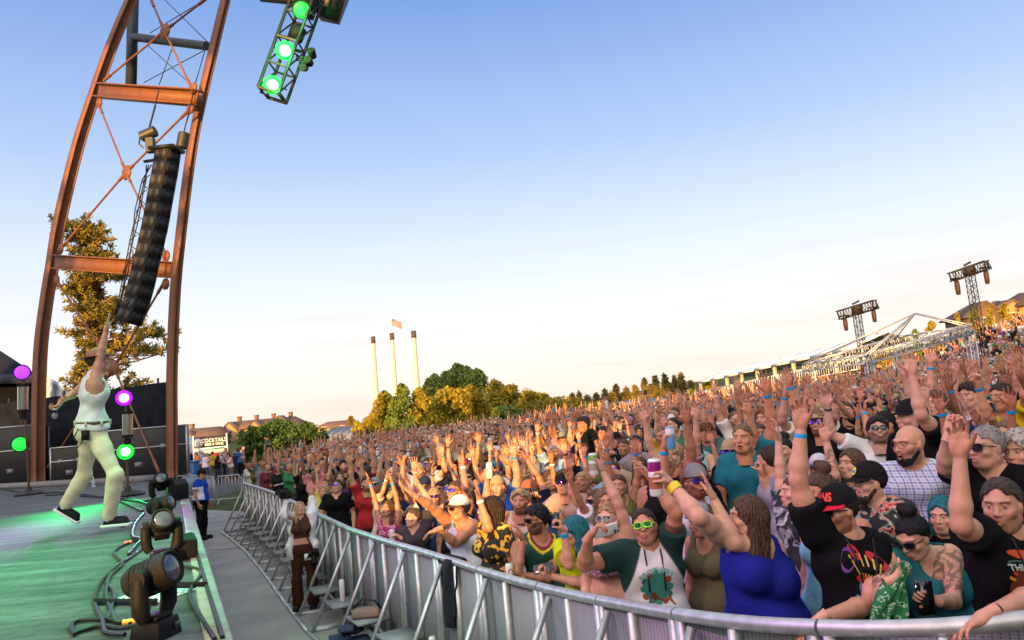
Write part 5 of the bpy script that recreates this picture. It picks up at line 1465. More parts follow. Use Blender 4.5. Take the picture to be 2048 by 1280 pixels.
# ---------------------------------------------------------------- buildings
M_wall = mat('ochre siding', (0.42, 0.28, 0.14), 0.8, 0, 0.1, 1.2); M_wall2 = mat('brown siding', (0.17, 0.10, 0.06), 0.8, 0, 0.15, 1.2); M_roof = mat('brown shingles', (0.15, 0.085, 0.065), 0.9, 0, 0.2, 1.5, 0.3, 8)
M_groof = mat('grey metal roof', (0.20, 0.21, 0.24), 0.6, 0.1, 0.1, 0.8); M_glass = mat('dark glass', (0.03, 0.04, 0.05), 0.08, 0, 0.1, spec=0.8); M_trim = mat('cream trim', (0.6, 0.5, 0.36), 0.7)
def house(px0, px1, base_y, roof_y, D, storeys, gables, label, wall=M_wall, lower=M_wall2, roof=M_roof, depth=14, roof_h=2.6, sink=0.0, chim=0, cat='apartment house', ridge=True):
    a, b = P(px0, base_y, D), P(px1, base_y, D); top = P((px0 + px1) / 2, roof_y, D)
    gz = min(ground(a.x, a.y), ground(b.x, b.y)); c = Vector(((a.x + b.x) / 2, a.y, gz)); W = (b - a).length; Hw = top.z - gz - roof_h
    root = empty('apartment_house' if cat != 'barn' else 'barn', c, 0, label, cat, 'buildings beyond the crowd')
    w = MB(); w.box((0, depth / 2, Hw * 0.75), (W, depth, Hw * 0.5)); w.build('wall', wall, root)
    w = MB(); w.box((0, depth / 2, Hw * 0.25 - 0.002), (W + 0.1, depth + 0.1, Hw * 0.5)); w.build('lower_wall', lower, root)
    r = MB(); e = 0.7; y0, y1 = -e, depth + e; x0, x1 = -W / 2 - e, W / 2 + e; z0 = Hw + 0.003; zr = Hw + roof_h; hip = 2.5
    V = [(x0, y0, z0), (x1, y0, z0), (x1, y1, z0), (x0, y1, z0), (x0 + hip, depth / 2, zr), (x1 - hip, depth / 2, zr)]
    V2 = [(v[0], v[1], v[2] - 0.25) for v in V[:4]]
    r.add(V + V2, [(0, 1, 5, 4), (2, 3, 4, 5), (1, 2, 5), (3, 0, 4), (6, 7, 1, 0), (7, 8, 2, 1), (8, 9, 3, 2), (9, 6, 0, 3), (9, 8, 7, 6)])
    rf = r.build('roof', roof, root)
    for k in range(chim):
        m = MB(); x = -W * 0.35 + k * W * 0.7 / max(1, chim - 1); m.box((x, depth / 2 + 1, zr + 0.4), (1.1, 1.1, 1.8)); m.box((x, depth / 2 + 1, zr + 1.4), (1.4, 1.4, 0.25)); m.build('chimney', M_wall2, rf)
    for gx, gw, gh in gables:                       # (centre as a share of W, width, extra height)
        x = gx * W; g = MB(); hh = Hw + gh
        g.plate([(x - gw / 2, -0.9, 0.1), (x + gw / 2, -0.9, 0.1), (x + gw / 2, -0.9, Hw), (x, -0.9, hh), (x - gw / 2, -0.9, Hw)], 0.9 + depth * 0.4, (0, 1, 0)); gb = g.build('gable', wall, root)
        t = MB(); o = 0.45
        for s in (-1, 1):
            t.plate([(x + s * (gw / 2 + o), -1.4, Hw - 0.28), (x, -1.4, hh + 0.28), (x, -1.4, hh + 0.02), (x + s * (gw / 2 + o), -1.4, Hw - 0.5)], depth * 0.45, (0, 1, 0))
        t.build('gable_roof', roof, gb)
        for s in range(storeys):
            wz = Hw * (s + 0.55) / storeys; f = MB(); f.box((x, -0.96, wz), (gw * 0.42, 0.1, Hw / storeys * 0.55)); fr = f.build('window', M_trim, gb)
            p = MB(); p.box((x, -1.03, wz), (gw * 0.34, 0.06, Hw / storeys * 0.44)); p.build('pane', M_glass, fr)
    nwin = max(2, int(W / 4.2))
    for i in range(nwin):
        x = -W / 2 + W * (i + 0.5) / nwin
        if any(abs(x - gx * W) < gw / 2 + 0.9 for gx, gw, gh in gables): continue
        for s in range(storeys):
            wz = Hw * (s + 0.55) / storeys; f = MB(); f.box((x, -0.11, wz), (1.7, 0.1, 1.5)); fr = f.build('window', M_trim, root)
            p = MB(); p.box((x, -0.18, wz), (1.4, 0.06, 1.2)); p.build('pane', M_glass, fr)
            if s > 0 and i % 2 == 0:
                bl = MB(); bl.box((x, -0.75, wz - 1.1), (2.6, 1.3, 0.16))
                for k in range(9): bl.box((x - 1.25 + k * 0.31, -1.36, wz - 0.55), (0.05, 0.05, 0.95))
                bl.box((x, -1.36, wz - 0.05), (2.6, 0.07, 0.07)); bl.build('balcony', M_trim, root)
    return root
house(440, 592, 885, 838, 240, 3, ((-0.36, 5, 2.2), (-0.03, 4.5, 2.0), (0.30, 6, 2.9)), 'large ochre apartment building with three gables and chimneys above the bushes', chim=4)
house(350, 436, 885, 856, 230, 2, ((-0.2, 4, 1.6),), 'lower ochre building left of the gabled apartments', chim=1)
house(632, 706, 880, 842, 210, 2, (), 'long flat ochre building right of the bushes', roof_h=1.6)
house(1048, 1140, 850, 797, 122, 2, ((0.22, 4.6, 1.4),), 'house with a wide brown roof behind the golden trees', roof_h=2.3)
house(1960, 2006, 660, 600, 128, 2, ((-0.22, 5.2, 1.9),), 'first house on the far right hill with a grey gable and brown roof', wall=M_wall2, lower=M_wall2, roof_h=2.2, depth=10)
house(2012, 2062, 650, 592, 134, 2, ((-0.25, 4.2, 1.5), (0.32, 3.6, 1.3)), 'ochre gabled house in the middle of the far right row', roof_h=2.2, depth=10)
house(2066, 2140, 640, 574, 130, 2, ((0.0, 5.5, 2.0),), 'ochre house with dark roof at the far right edge', roof_h=2.4, depth=10, roof=mat('dark shingles', (0.07, 0.05, 0.05), 0.9))
def barn(px0, px1, y_eave, y_ridge, D, label):
    a, b = P(px0, y_eave, D), P(px1, y_eave, D); r0 = P(px0, y_ridge, D); gz = min(ground(a.x, a.y), ground(b.x, b.y)); c = Vector(((a.x + b.x) / 2, a.y, gz)); W = (b - a).length
    root = empty('barn', c, 0, label, 'barn', 'buildings beyond the crowd'); H0 = a.z - gz; H1 = P((px0 + px1) / 2, y_ridge, D).z - gz; dp = 16
    w = MB(); w.box((0, dp / 2, H0 / 2), (W, dp, H0)); w.build('wall', M_wall, root)
    r = MB(); e = 0.5
    r.plate([(-W / 2 - e, -e, H0 - 0.1), (W / 2 + e, -e, H0 - 0.1), (W / 2 + e, dp / 2, H1), (-W / 2 - e, dp / 2, H1)], 0.2, (0, -(H1 - H0), dp / 2))
    r.plate([(-W / 2 - e, dp + e, H0 - 0.1), (W / 2 + e, dp + e, H0 - 0.1), (W / 2 + e, dp / 2 + 0.02, H1), (-W / 2 - e, dp / 2 + 0.02, H1)], 0.2, (0, (H1 - H0), dp / 2))
    rf = r.build('roof', M_groof, root)
    s = MB(); n = int(W / 0.9)
    for k in range(n):
        x = -W / 2 + W * k / n; A = Vector((x, -e, H0 - 0.1)); B = Vector((x, dp / 2, H1)); nn = Vector((0, -(H1 - H0), dp / 2)).normalized() * 0.22
        s.beam(A + nn, B + nn, 0.08, 0.05, up=nn)
    s.build('roof_ribs', M_groof, rf)
barn(640, 762, 884, 856, 92, 'barn with a long grey ribbed roof left of the grove')
barn(1255, 1345, 812, 800, 104, 'low barn with blue grey roof below the conifers')

# ---------------------------------------------------------------- cocktails stand
def cocktails():
    D = 47.0; a, b = P(389, 905, D), P(454, 904, D)
    c = (a + b) / 2; W = (b - a).length; root = empty('drinks_banner', Vector((c.x, c.y, 0)), 0, 'dark and white COCKTAILS BEER & WINE banner between white poles', 'banner')
    o = Vector((c.x, c.y, 0)); top = P(420, 872, D).z; bot = P(420, 907, D).z; H = top - bot
    n = 24
    def sheet(z0, z1, m, name):
        V = []; F = []
        for i in range(n + 1):
            x = -W / 2 + W * i / n; off = 0.03 * math.sin(i * 0.9)
            for z in (z0, (z0 + z1) / 2, z1): V.append((x, off, z))
        for i in range(n):
            for j in range(2): F.append((i * 3 + j, (i + 1) * 3 + j, (i + 1) * 3 + j + 1, i * 3 + j + 1))
        s = link_mesh(name, np_mesh(name, V, F), m, root); q = s.modifiers.new('t', 'SOLIDIFY'); q.thickness = 0.015; return s
    zs = bot + H * 0.36
    sheet(zs, top, mat('banner dark', (0.035, 0.035, 0.05), 0.7), 'banner_sign'); sheet(bot, zs, M_white, 'banner_skirt')
    place_text('COCKTAILS', H * 0.29, (W * 0.12, -0.05, zs + H * 0.38), (1, 0, 0), (0, 0, 1), M_white, root, 'lettering', 0.004, (0.92, 1.0))
    place_text('BEER & WINE', H * 0.20, (W * 0.12, -0.05, zs + H * 0.16), (1, 0, 0), (0, 0, 1), M_white, root, 'lettering', 0.004, (0.92, 1.0))
    l = MB(); l.lathe([(H * 0.27, -0.01), (H * 0.27, 0.01)], 28, (-W * 0.37, -0.055, zs + H * 0.28), Matrix.Rotation(math.pi / 2, 3, 'X')); lg = l.build('round_logo', mat('logo', (0.6, 0.62, 0.70), 0.7), root)
    l = MB()
    for k in range(28):
        q = 2 * math.pi * k / 28; q2 = q + 2 * math.pi / 28
        l.beam(Vector((-W * 0.37 + H * 0.23 * math.cos(q), -0.07, zs + H * 0.28 + H * 0.23 * math.sin(q))), Vector((-W * 0.37 + H * 0.23 * math.cos(q2), -0.07, zs + H * 0.28 + H * 0.23 * math.sin(q2))), 0.02, 0.01, up=(0, 1, 0))
    for z in (-0.09, 0.0, 0.09): l.box((-W * 0.37, -0.07, zs + H * 0.28 + H * z), (H * (0.28 - abs(z)), 0.01, H * 0.035))
    l.build('logo_ring', mat('logo ink', (0.25, 0.27, 0.36), 0.7), lg)
    t = MB(); t.plate([(-W * 0.42, -0.055, bot + H * 0.25), (-W * 0.1, -0.055, bot + H * 0.22), (W * 0.42, -0.055, bot + H * 0.22), (W * 0.42, -0.055, bot + H * 0.32), (W * 0.0, -0.055, bot + H * 0.29)], 0.01, (0, -1, 0)); t.build('teal_band', mat('teal', (0.02, 0.30, 0.29), 0.7), root)
    p = MB(); p.tube([(-W / 2 - 0.05, 0, 0), (-W / 2 - 0.05, 0, top + 0.1)], 0.05, 8); p.build('pole', M_white, root, smooth=True)
    p = MB(); p.tube([(W / 2 + 0.05, 0, 0), (W / 2 + 0.02, 0, top + 0.1)], 0.05, 8); p.build('pole', M_white, root, smooth=True)
    # marquee behind it
    D2 = 50; o = P(352, 940, D2); o.z = 0
    root = empty('white_marquee', o, 0, 'pale marquee with dark inside behind the cocktails banner', 'tent')
    pk = P(388, 872, D2 + 2) - o; l0, l1 = P(300, 906, D2) - o, P(390, 898, D2) - o; l2 = P(398, 892, D2 + 4) - o
    m = mat('marquee vinyl', (0.45, 0.49, 0.56), 0.6)
    b = MB(); b.add([pk, l0, l1, l2], [(0, 1, 2), (0, 2, 3)]); b.plate([l0, l1, l1 - Vector((0, 0, 0.3)), l0 - Vector((0, 0, 0.3))], 0.04, (0, -1, 0)); r = b.build('tent_roof', m, root); q = r.modifiers.new('t', 'SOLIDIFY'); q.thickness = 0.03
    b = MB(); e0, e1 = P(300, 908, D2 + 3) - o, P(386, 900, D2 + 3) - o; b.plate([e0, e1, Vector((e1.x, e1.y, 0)), Vector((e0.x, e0.y, 0))], 0.03, (0, 1, 0)); b.build('tent_wall', M_blackcloth, root)
    for x in (354, 387):
        p = MB(); q = P(x, 906, D2) - o; p.tube([(q.x, q.y, 0), q], 0.04, 8); p.build('tent_pole', M_white, root, smooth=True)
    # blue playhouse-like cooler stand under it
    o = on(374, 968, 0.0); root = empty('blue_booth', o, 0, 'low blue painted booth beside the marquee pole', 'booth')
    b = MB(); b.box((0, 0, 0.6), (1.2, 0.7, 1.2)); b.box((0, 0, 1.24), (1.4, 0.9, 0.08)); b.build('booth_body', mat('booth blue', (0.03, 0.16, 0.42), 0.5), root, bevel=0.02)
    b = MB(); b.lathe([(0.36, -0.012), (0.36, 0.012)], 24, (0.05, -0.365, 0.7), Matrix.Rotation(math.pi / 2, 3, 'X')); b.build('round_panel', mat('booth orange', (0.45, 0.14, 0.05), 0.6), root)
cocktails()

# ---------------------------------------------------------------- right-hand structures
def pavilion():
    D0, D1 = 92.0, 62.0
    A, B = P(1396, 763, D0), P(1716, 690, D1)         # eave line
    At, Bt = P(1400, 748, D0), P(1713, 668, D1)       # ridge line
    o = Vector((A.x, A.y, ground(A.x, A.y)))
    root = empty('white_pavilion', o, 0, 'long white tented pavilion on posts along the hillside', 'pavilion')
    d = (B - A); back = Vector((-d.y, d.x, 0)).normalized()
    if back.y < 0: back = -back
    n = 9
    for i in range(n):
        t0, t1 = i / n, (i + 1) / n - 0.004
        a0, a1 = A.lerp(B, t0) - o, A.lerp(B, t1) - o; r0, r1 = At.lerp(Bt, t0) + back * 3 - o, At.lerp(Bt, t1) + back * 3 - o
        b = MB(); b.add([a0, a1, r1, r0, a0 + back * 6, a1 + back * 6], [(0, 1, 2, 3), (3, 2, 5, 4)]); b.plate([a0, a1, a1 - Vector((0, 0, 0.22)), a0 - Vector((0, 0, 0.22))], 0.04, -back)
        r = b.build('roof_bay', M_white, root); q = r.modifiers.new('t', 'SOLIDIFY'); q.thickness = 0.05
    m = mat('pavilion post', (0.55, 0.47, 0.36), 0.7)
    for i in range(n + 1):
        q = A.lerp(B, i / n) + back * 0.3; g = ground(q.x, q.y) - 0.6
        b = MB(); b.beam(Vector((q.x, q.y, g)) - o, q - o - Vector((0, 0, 0.05)), 0.34, 0.34) if i < n else b.beam(Vector((q.x, q.y, g)) - o, q - o, 0.16, 0.16)
        b.build('post', m if i < 7 else M_white, root)
    b = MB(); A2, B2 = P(1390, 785, D0) - o, P(1716, 716, D1) - o
    b.beam(A2, B2, 0.06, 0.10); b.beam(A2 - Vector((0, 0, 0.9)), B2 - Vector((0, 0, 0.9)), 0.06, 0.08)
    for k in range(91): q = A2.lerp(B2, k / 90); b.beam(q, q - Vector((0, 0, 0.9)), 0.05 if k % 9 else 0.14, 0.05 if k % 9 else 0.14)
    b.build('railing', M_white, root)
    b = MB(); b.plate([A2 + back * 0.3, B2 + back * 0.3, B2 + back * 0.3 - Vector((0, 0, 1.0)), A2 + back * 0.3 - Vector((0, 0, 1.0))], 0.03, back); b.build('dark_screen', mat('rail screen', (0.04, 0.055, 0.045), 0.8), root)
pavilion()

def lattice(b, A, B, w, n, u, v, r=0.03, rr=0.018):
    for su in (-1, 1):
        for sv in (-1, 1): b.tube([A + u * w * su / 2 + v * w * sv / 2, B + u * w * su / 2 + v * w * sv / 2], r, 6)
    for k in range(n):
        p, q = A.lerp(B, k / n), A.lerp(B, (k + 1) / n)
        s = 1 if k % 2 else -1
        for sv in (-1, 1):
            b.tube([p + u * w * s / 2 + v * w * sv / 2, q - u * w * s / 2 + v * w * sv / 2], rr, 5)
            b.tube([q + u * w / 2 + v * w * sv / 2, q - u * w / 2 + v * w * sv / 2], rr, 5)
        for su in (-1, 1): b.tube([p + v * w * s / 2 + u * w * su / 2, q - v * w * s / 2 + u * w * su / 2], rr, 5)
def light_tower(base, mast_top, cl, cr, ch, spk, D, label):
    g = P(*base, D); gz = ground(g.x, g.y); o = Vector((g.x, g.y, gz - 0.05)); root = empty('speaker_tower', o, 0, label, 'speaker tower', 'lattice towers with hanging loudspeakers')
    m = mat('tower black', (0.025, 0.020, 0.018), 0.5, 0.2)
    T = P(*mast_top, D) - o; G = P(*base, D) - o; G = Vector((G.x, G.y, 0)); u = CR; v = CF
    b = MB(); lattice(b, G, T, 0.34, 22, u, v, 0.024, 0.014); b.build('mast', m, root)
    b = MB(); b.beam(G + u * -0.9, G + u * 0.9, 0.2, 0.16); b.beam(G + v * -0.9, G + v * 0.9, 0.2, 0.16); b.build('base', m, root)
    L, R = P(*cl, D) - o, P(*cr, D) - o; d = (R - L).normalized(); w = CU - d * CU.dot(d); w.normalize()
    b = MB(); hh = ch * D / FPX
    for sw in (-1, 1):
        for sv in (-1, 1): b.tube([L + w * hh * sw / 2 + v * 0.2 * sv, R + w * hh * sw / 2 + v * 0.2 * sv], 0.035, 6)
    n = 14
    for k in range(n + 1):
        p = L.lerp(R, k / n); q = L.lerp(R, min(1, (k + 0.5) / n)); q2 = L.lerp(R, min(1, (k + 1) / n))
        if k in (0, n): b.tube([p - w * hh / 2, p + w * hh / 2], 0.05, 6)
        if k < n:
            b.tube([p - w * hh / 2 - v * 0.2, q + w * hh / 2 - v * 0.2], 0.02, 5); b.tube([q + w * hh / 2 - v * 0.2, q2 - w * hh / 2 - v * 0.2], 0.02, 5)
    b.build('cross_truss', m, root)
    c = MB(); M = Matrix((d, v, w)).transposed(); c.box(L.lerp(R, 0.5), (0.42, 0.5, hh * 1.15), M); c.lathe([(0.15, -0.32), (0.15, 0.32)], 14, L.lerp(R, 0.5) + w * 0.1, M @ Matrix.Rotation(math.pi / 2, 3, 'X')); c.beam(L.lerp(R, 0.42) + w * hh * 0.8, L.lerp(R, 0.6) + w * hh * 0.95, 0.1, 0.1); c.build('sleeve_block', mat('sleeve', (0.022, 0.013, 0.010), 0.6), root)
    for sx, sy in spk:
        q = P(sx, sy, D) - o; c = MB(); c.lathe([(0.06, -0.40), (0.11, -0.36), (0.13, 0.1), (0.11, 0.32), (0.06, 0.36)], 12, q); c.box(q + Vector((0, 0, 0.48)), (0.5, 0.3, 0.07)); c.tube([q + Vector((0, 0, 0.5)), q + Vector((0, 0, 0.9))], 0.03, 5)
        c.build('hanging_speaker', mat('hanging speaker', (0.05, 0.024, 0.018), 0.6), root)
light_tower((1729, 720), (1712, 618), (1677, 631), (1753, 608), 17, ((1691, 648), (1748, 631)), 44, 'left lattice tower with loudspeakers hung from its cross truss')
light_tower((1957, 648), (1938, 540), (1901, 555), (1976, 529), 17, ((1915, 575), (1973, 553)), 40, 'right lattice tower with loudspeakers hung from its cross truss, nearer the houses')

def open_frame():
    D = 37.0; m = mat('silver truss', (0.50, 0.50, 0.52), 0.35, 0.7, 0.15, 6); L, R = P(1736, 718, D), P(1938, 660, D)
    o = Vector((L.x, L.y, ground(L.x, L.y))); root = empty('open_frame', o, 0, 'open silver truss frame with a bare pointed roof standing in the crowd', 'frame')
    d = (R - L).normalized(); w = (CU - d * CU.dot(d)).normalized(); v = CF.copy(); back = Vector((-0.25, 1, 0)).normalized() * 5.0
    b = MB(); lattice(b, L - o, R - o, 0.42, 18, w, v, 0.035, 0.02); b.build('front_truss', m, root)
    b = MB(); L2, R2 = L + back, R + back; lattice(b, L2 - o, R2 - o, 0.4, 14, w, v, 0.03, 0.02); b.build('rear_truss', m, root)
    for p, q in ((L, L2), (R, R2)):
        b = MB(); lattice(b, p - o, q - o, 0.4, 10, Vector((0, 0, 1)), d, 0.03, 0.02); b.build('side_truss', m, root)
    for p in (L, R, L2, R2):
        b = MB(); g = Vector((p.x, p.y, ground(p.x, p.y) - 0.1)); lattice(b, g - o, p - o, 0.32, 10, d, v, 0.03, 0.018); b.build('leg', m, root)
    pk = P(1830, 627, D + 2.0)
    for p in (L, R, L2, R2):
        b = MB()
        for k in (-1, 1): b.tube([p - o + d * k * 0.12 + Vector((0, 0, 0.22)), pk - o + d * k * 0.03], 0.035, 6)
        b.build('rafter', m, root)
    b = MB(); b.tube([pk - o, (L + R) / 2 + back * 0.5 - o], 0.02, 6); b.build('king_rod', m, root)
    t = P(1872, 690, 66); g = ground(t.x, t.y); o = Vector((t.x, t.y, g)); root = empty('peaked_canopy', o, 0, 'small white peaked canopy behind the open frame', 'canopy')
    pk = P(1878, 652, 66) - o; e = [P(1846, 676, 65) - o, P(1894, 664, 65) - o, P(1894, 662, 69) - o, P(1846, 674, 69) - o]
    b = MB(); b.add([pk] + e, [(0, 1, 2), (0, 2, 3), (0, 3, 4), (0, 4, 1)]); r = b.build('canopy_roof', M_white, root); q = r.modifiers.new('t', 'SOLIDIFY'); q.thickness = 0.04
    for p in e:
        b = MB(); b.tube([(p.x, p.y, 0), p], 0.04, 6); b.build('pole', M_white, root)
open_frame()

def white_fences():
    for k, (pa, pb, D, lab) in enumerate((((660, 880), (850, 866), 58, 'low white fence sheet behind the far left crowd'), ((866, 862), (1020, 852), 60, 'low white fence with dark marks behind the crowd below the grove'), ((1020, 852), (1140, 842), 62, 'low white fence running on to the right of the grove'))):
        a, b = P(*pa, D), P(*pb, D + 2); ga, gb = ground(a.x, a.y), ground(b.x, b.y); o = Vector((a.x, a.y, ga)); root = empty('white_fence', o, 0, lab, 'fence', 'white fences behind the crowd')
        m = MB(); m.plate([(0, 0, 0), Vector((b.x, b.y, gb)) - o, Vector((b.x, b.y, gb + 1.25)) - o, (0, 0, 1.25)], 0.04, (0, 1, 0)); m.build('fence_sheet', M_white, root)
        for i in range(9):
            t = i / 8; q = Vector((a.x, a.y, ga)).lerp(Vector((b.x, b.y, gb)), t) - o; p = MB(); p.tube([q + Vector((0, 0.09, 0)), q + Vector((0, 0.09, 1.3))], 0.04, 6); p.build('fence_post', M_galv, root)
white_fences()

# ---------------------------------------------------------------- crowd barrier
RAIL_PX = [(488, 967), (512, 974), (545, 985), (590, 1006), (640, 1031), (700, 1059), (770, 1082), (850, 1105), (905, 1122), (960, 1140), (1030, 1161), (1100, 1179), (1180, 1197), (1260, 1212), (1340, 1226), (1420, 1238), (1500, 1247), (1590, 1253), (1680, 1257), (1770, 1258), (1860, 1256), (1950, 1250), (2048, 1240), (2150, 1224)]
RAIL_H = 1.2
def barrier():
    pts = [on(x, y, RAIL_H) for x, y in RAIL_PX]
    # resample into segments about 1.15 m long
    dense = []
    for i in range(len(pts) - 1):
        for k in range(12): dense.append(pts[i].lerp(pts[i + 1], k / 12))
    dense.append(pts[-1]); acc = [0]
    for i in range(1, len(dense)): acc.append(acc[-1] + (dense[i] - dense[i - 1]).length)
    def at(s):
        s = min(max(s, 0), acc[-1]); i = int(np.searchsorted(acc, s)); i = min(max(i, 1), len(acc) - 1)
        t = (s - acc[i - 1]) / max(1e-6, acc[i] - acc[i - 1]); return dense[i - 1].lerp(dense[i], t)
    nseg = int(round(acc[-1] / 0.95)); L = acc[-1] / nseg
    words = ['first', 'second', 'third', 'fourth', 'fifth', 'sixth', 'seventh', 'eighth', 'ninth', 'tenth', 'eleventh', 'twelfth', 'thirteenth', 'fourteenth', 'fifteenth', 'sixteenth', 'seventeenth', 'eighteenth', 'nineteenth', 'twentieth', 'twenty first', 'twenty second', 'twenty third', 'twenty fourth', 'twenty fifth', 'twenty sixth', 'twenty seventh', 'twenty eighth', 'twenty ninth', 'thirtieth']
    steps = []
    for k in range(nseg):
        sub = [at(L * k + L * j / 6 + (0.006 if j == 0 else -0.006 if j == 6 else 0)) for j in range(7)]
        a, b = sub[0], sub[-1]; g = (ground(a.x, a.y) + ground(b.x, b.y)) / 2; mid = sub[3]
        o = Vector((mid.x, mid.y, ground(mid.x, mid.y)))
        d = Vector((b.x - a.x, b.y - a.y, 0)).normalized(); nrmv = Vector((d.y, -d.x, 0))       # towards the stage
        if (nrmv.x * (-4 - mid.x) + nrmv.y * (0 - mid.y)) < 0: nrmv = -nrmv
        root = empty('crowd_barrier', o, 0, 'silver crowd barrier section, %s counted from the far end of the line' % words[k], 'barrier', 'barrier sections along the pit')
        r = MB(); r.tube([p - o for p in sub], 0.035, 12); r.build('rail', M_alu, root, smooth=True)
        q = MB()
        for p in (sub[0], sub[6]):
            ins = (mid - p).normalized() * 0.03; pp = p + ins - o; q.beam(Vector((pp.x, pp.y, 0.03)), pp - Vector((0, 0, 0.03)), 0.045, 0.045, up=nrmv)
        mm = mid - o; q.beam(Vector((mm.x, mm.y, 0.03)) + nrmv * 0.01, mm - Vector((0, 0, 0.03)) + nrmv * 0.01, 0.06, 0.03, up=d)
        q.build('upright', M_alu, root)
        p2 = MB(); al, bl = a - o, b - o
        p2.plate([Vector((al.x, al.y, 0.05)) - nrmv * 0.012, Vector((bl.x, bl.y, 0.05)) - nrmv * 0.012, bl - nrmv * 0.012 - Vector((0, 0, 0.04)), al - nrmv * 0.012 - Vector((0, 0, 0.04))], 0.012, -nrmv)
        p2.build('panel', PANEL_MAT, root)
        br = MB()
        for p in (sub[1],):
            t = p - o - Vector((0, 0, 0.05)) + nrmv * 0.02; f = Vector((t.x, t.y, 0.03)) + nrmv * 0.56; br2 = MB(); br2.beam(t, f, 0.036, 0.036, up=nrmv); br2.build('brace', M_alu, root)
        f = MB(); f0, f1 = al + nrmv * 0.6, bl + nrmv * 0.6; f.beam(Vector((f0.x, f0.y, 0.025)), Vector((f1.x, f1.y, 0.025)), 0.06, 0.05)
        for t in (0.02, 0.98): e = al.lerp(bl, t); f.beam(Vector((e.x, e.y, 0.025)) + nrmv * 0.02, Vector((e.x, e.y, 0.025)) + nrmv * 0.57, 0.05, 0.05)
        f.build('foot_frame', M_alu, root)
        s = MB(); c = Vector((mm.x, mm.y, 0.40)) + nrmv * 0.26; M = Matrix((d, nrmv, Vector((0, 0, 1)))).transposed(); s.box(c, (L * 0.5, 0.36, 0.025), M)
        for sx in (-1, 1): s.beam(c + d * sx * L * 0.28 - Vector((0, 0, 0.02)), Vector((mm.x, mm.y, 0.1)) + d * sx * L * 0.28 + nrmv * 0.05, 0.03, 0.03)
        s.build('step', M_galv, root); steps.append((o + c + Vector((0, 0, 0.016)), d, nrmv, o))
    return steps, pts
def panel_mat():
    m, nt, N, L, b = new_mat('perforated panel')
    tc = N('ShaderNodeTexCoord'); v = N('ShaderNodeTexVoronoi'); v.inputs['Scale'].default_value = 75; v.inputs['Randomness'].default_value = 0.0
    L(tc.outputs['Object'], v.inputs[0]); r = N('ShaderNodeValToRGB'); r.color_ramp.elements[0].position = 0.30; r.color_ramp.elements[0].color = (0.08, 0.08, 0.09, 1); r.color_ramp.elements[1].position = 0.42; r.color_ramp.elements[1].color = (0.24, 0.24, 0.26, 1)
    L(v.outputs[0], r.inputs[0]); L(r.outputs[0], b.inputs['Base Color']); b.inputs['Metallic'].default_value = 0.15; b.inputs['Roughness'].default_value = 0.6
    return m
PANEL_MAT = panel_mat()
STEPS, RAIL = barrier()

def bike_rack(pa, pb, label):
    a, b = on(*pa, 0), on(*pb, 0); a.z = b.z = 0; o = a.copy(); root = empty('bike_rack_fence', o, 0, label, 'barricade', 'steel barricades by the road'); d = b - a; L = d.length; u = d.normalized()
    f = MB(); f.tube([u * 0.05 + Vector((0, 0, 0.2)), u * 0.02 + Vector((0, 0, 0.9)), u * 0.12 + Vector((0, 0, 1.05)), u * (L - 0.12) + Vector((0, 0, 1.05)), u * (L - 0.02) + Vector((0, 0, 0.9)), u * (L - 0.05) + Vector((0, 0, 0.2)), u * 0.05 + Vector((0, 0, 0.2))], 0.02, 8); f.build('tube_frame', M_alu, root, smooth=True)
    f = MB(); n = int(L / 0.12)
    for k in range(1, n): f.tube([u * (L * k / n) + Vector((0, 0, 0.2)), u * (L * k / n) + Vector((0, 0, 1.05))], 0.009, 6)
    f.build('bars', M_alu, root)
    w = Vector((-u.y, u.x, 0))
    for t in (0.15, 0.85):
        f = MB(); q = u * L * t; f.tube([q - w * 0.35 + Vector((0, 0, 0.03)), q + Vector((0, 0, 0.2)), q + w * 0.35 + Vector((0, 0, 0.03))], 0.02, 8); f.build('foot', M_alu, root)
bike_rack((366, 1000), (430, 1010), 'steel barricade standing behind the guard in blue')
bike_rack((432, 1010), (486, 1004), 'steel barricade between the guard and the far end of the crowd barrier')

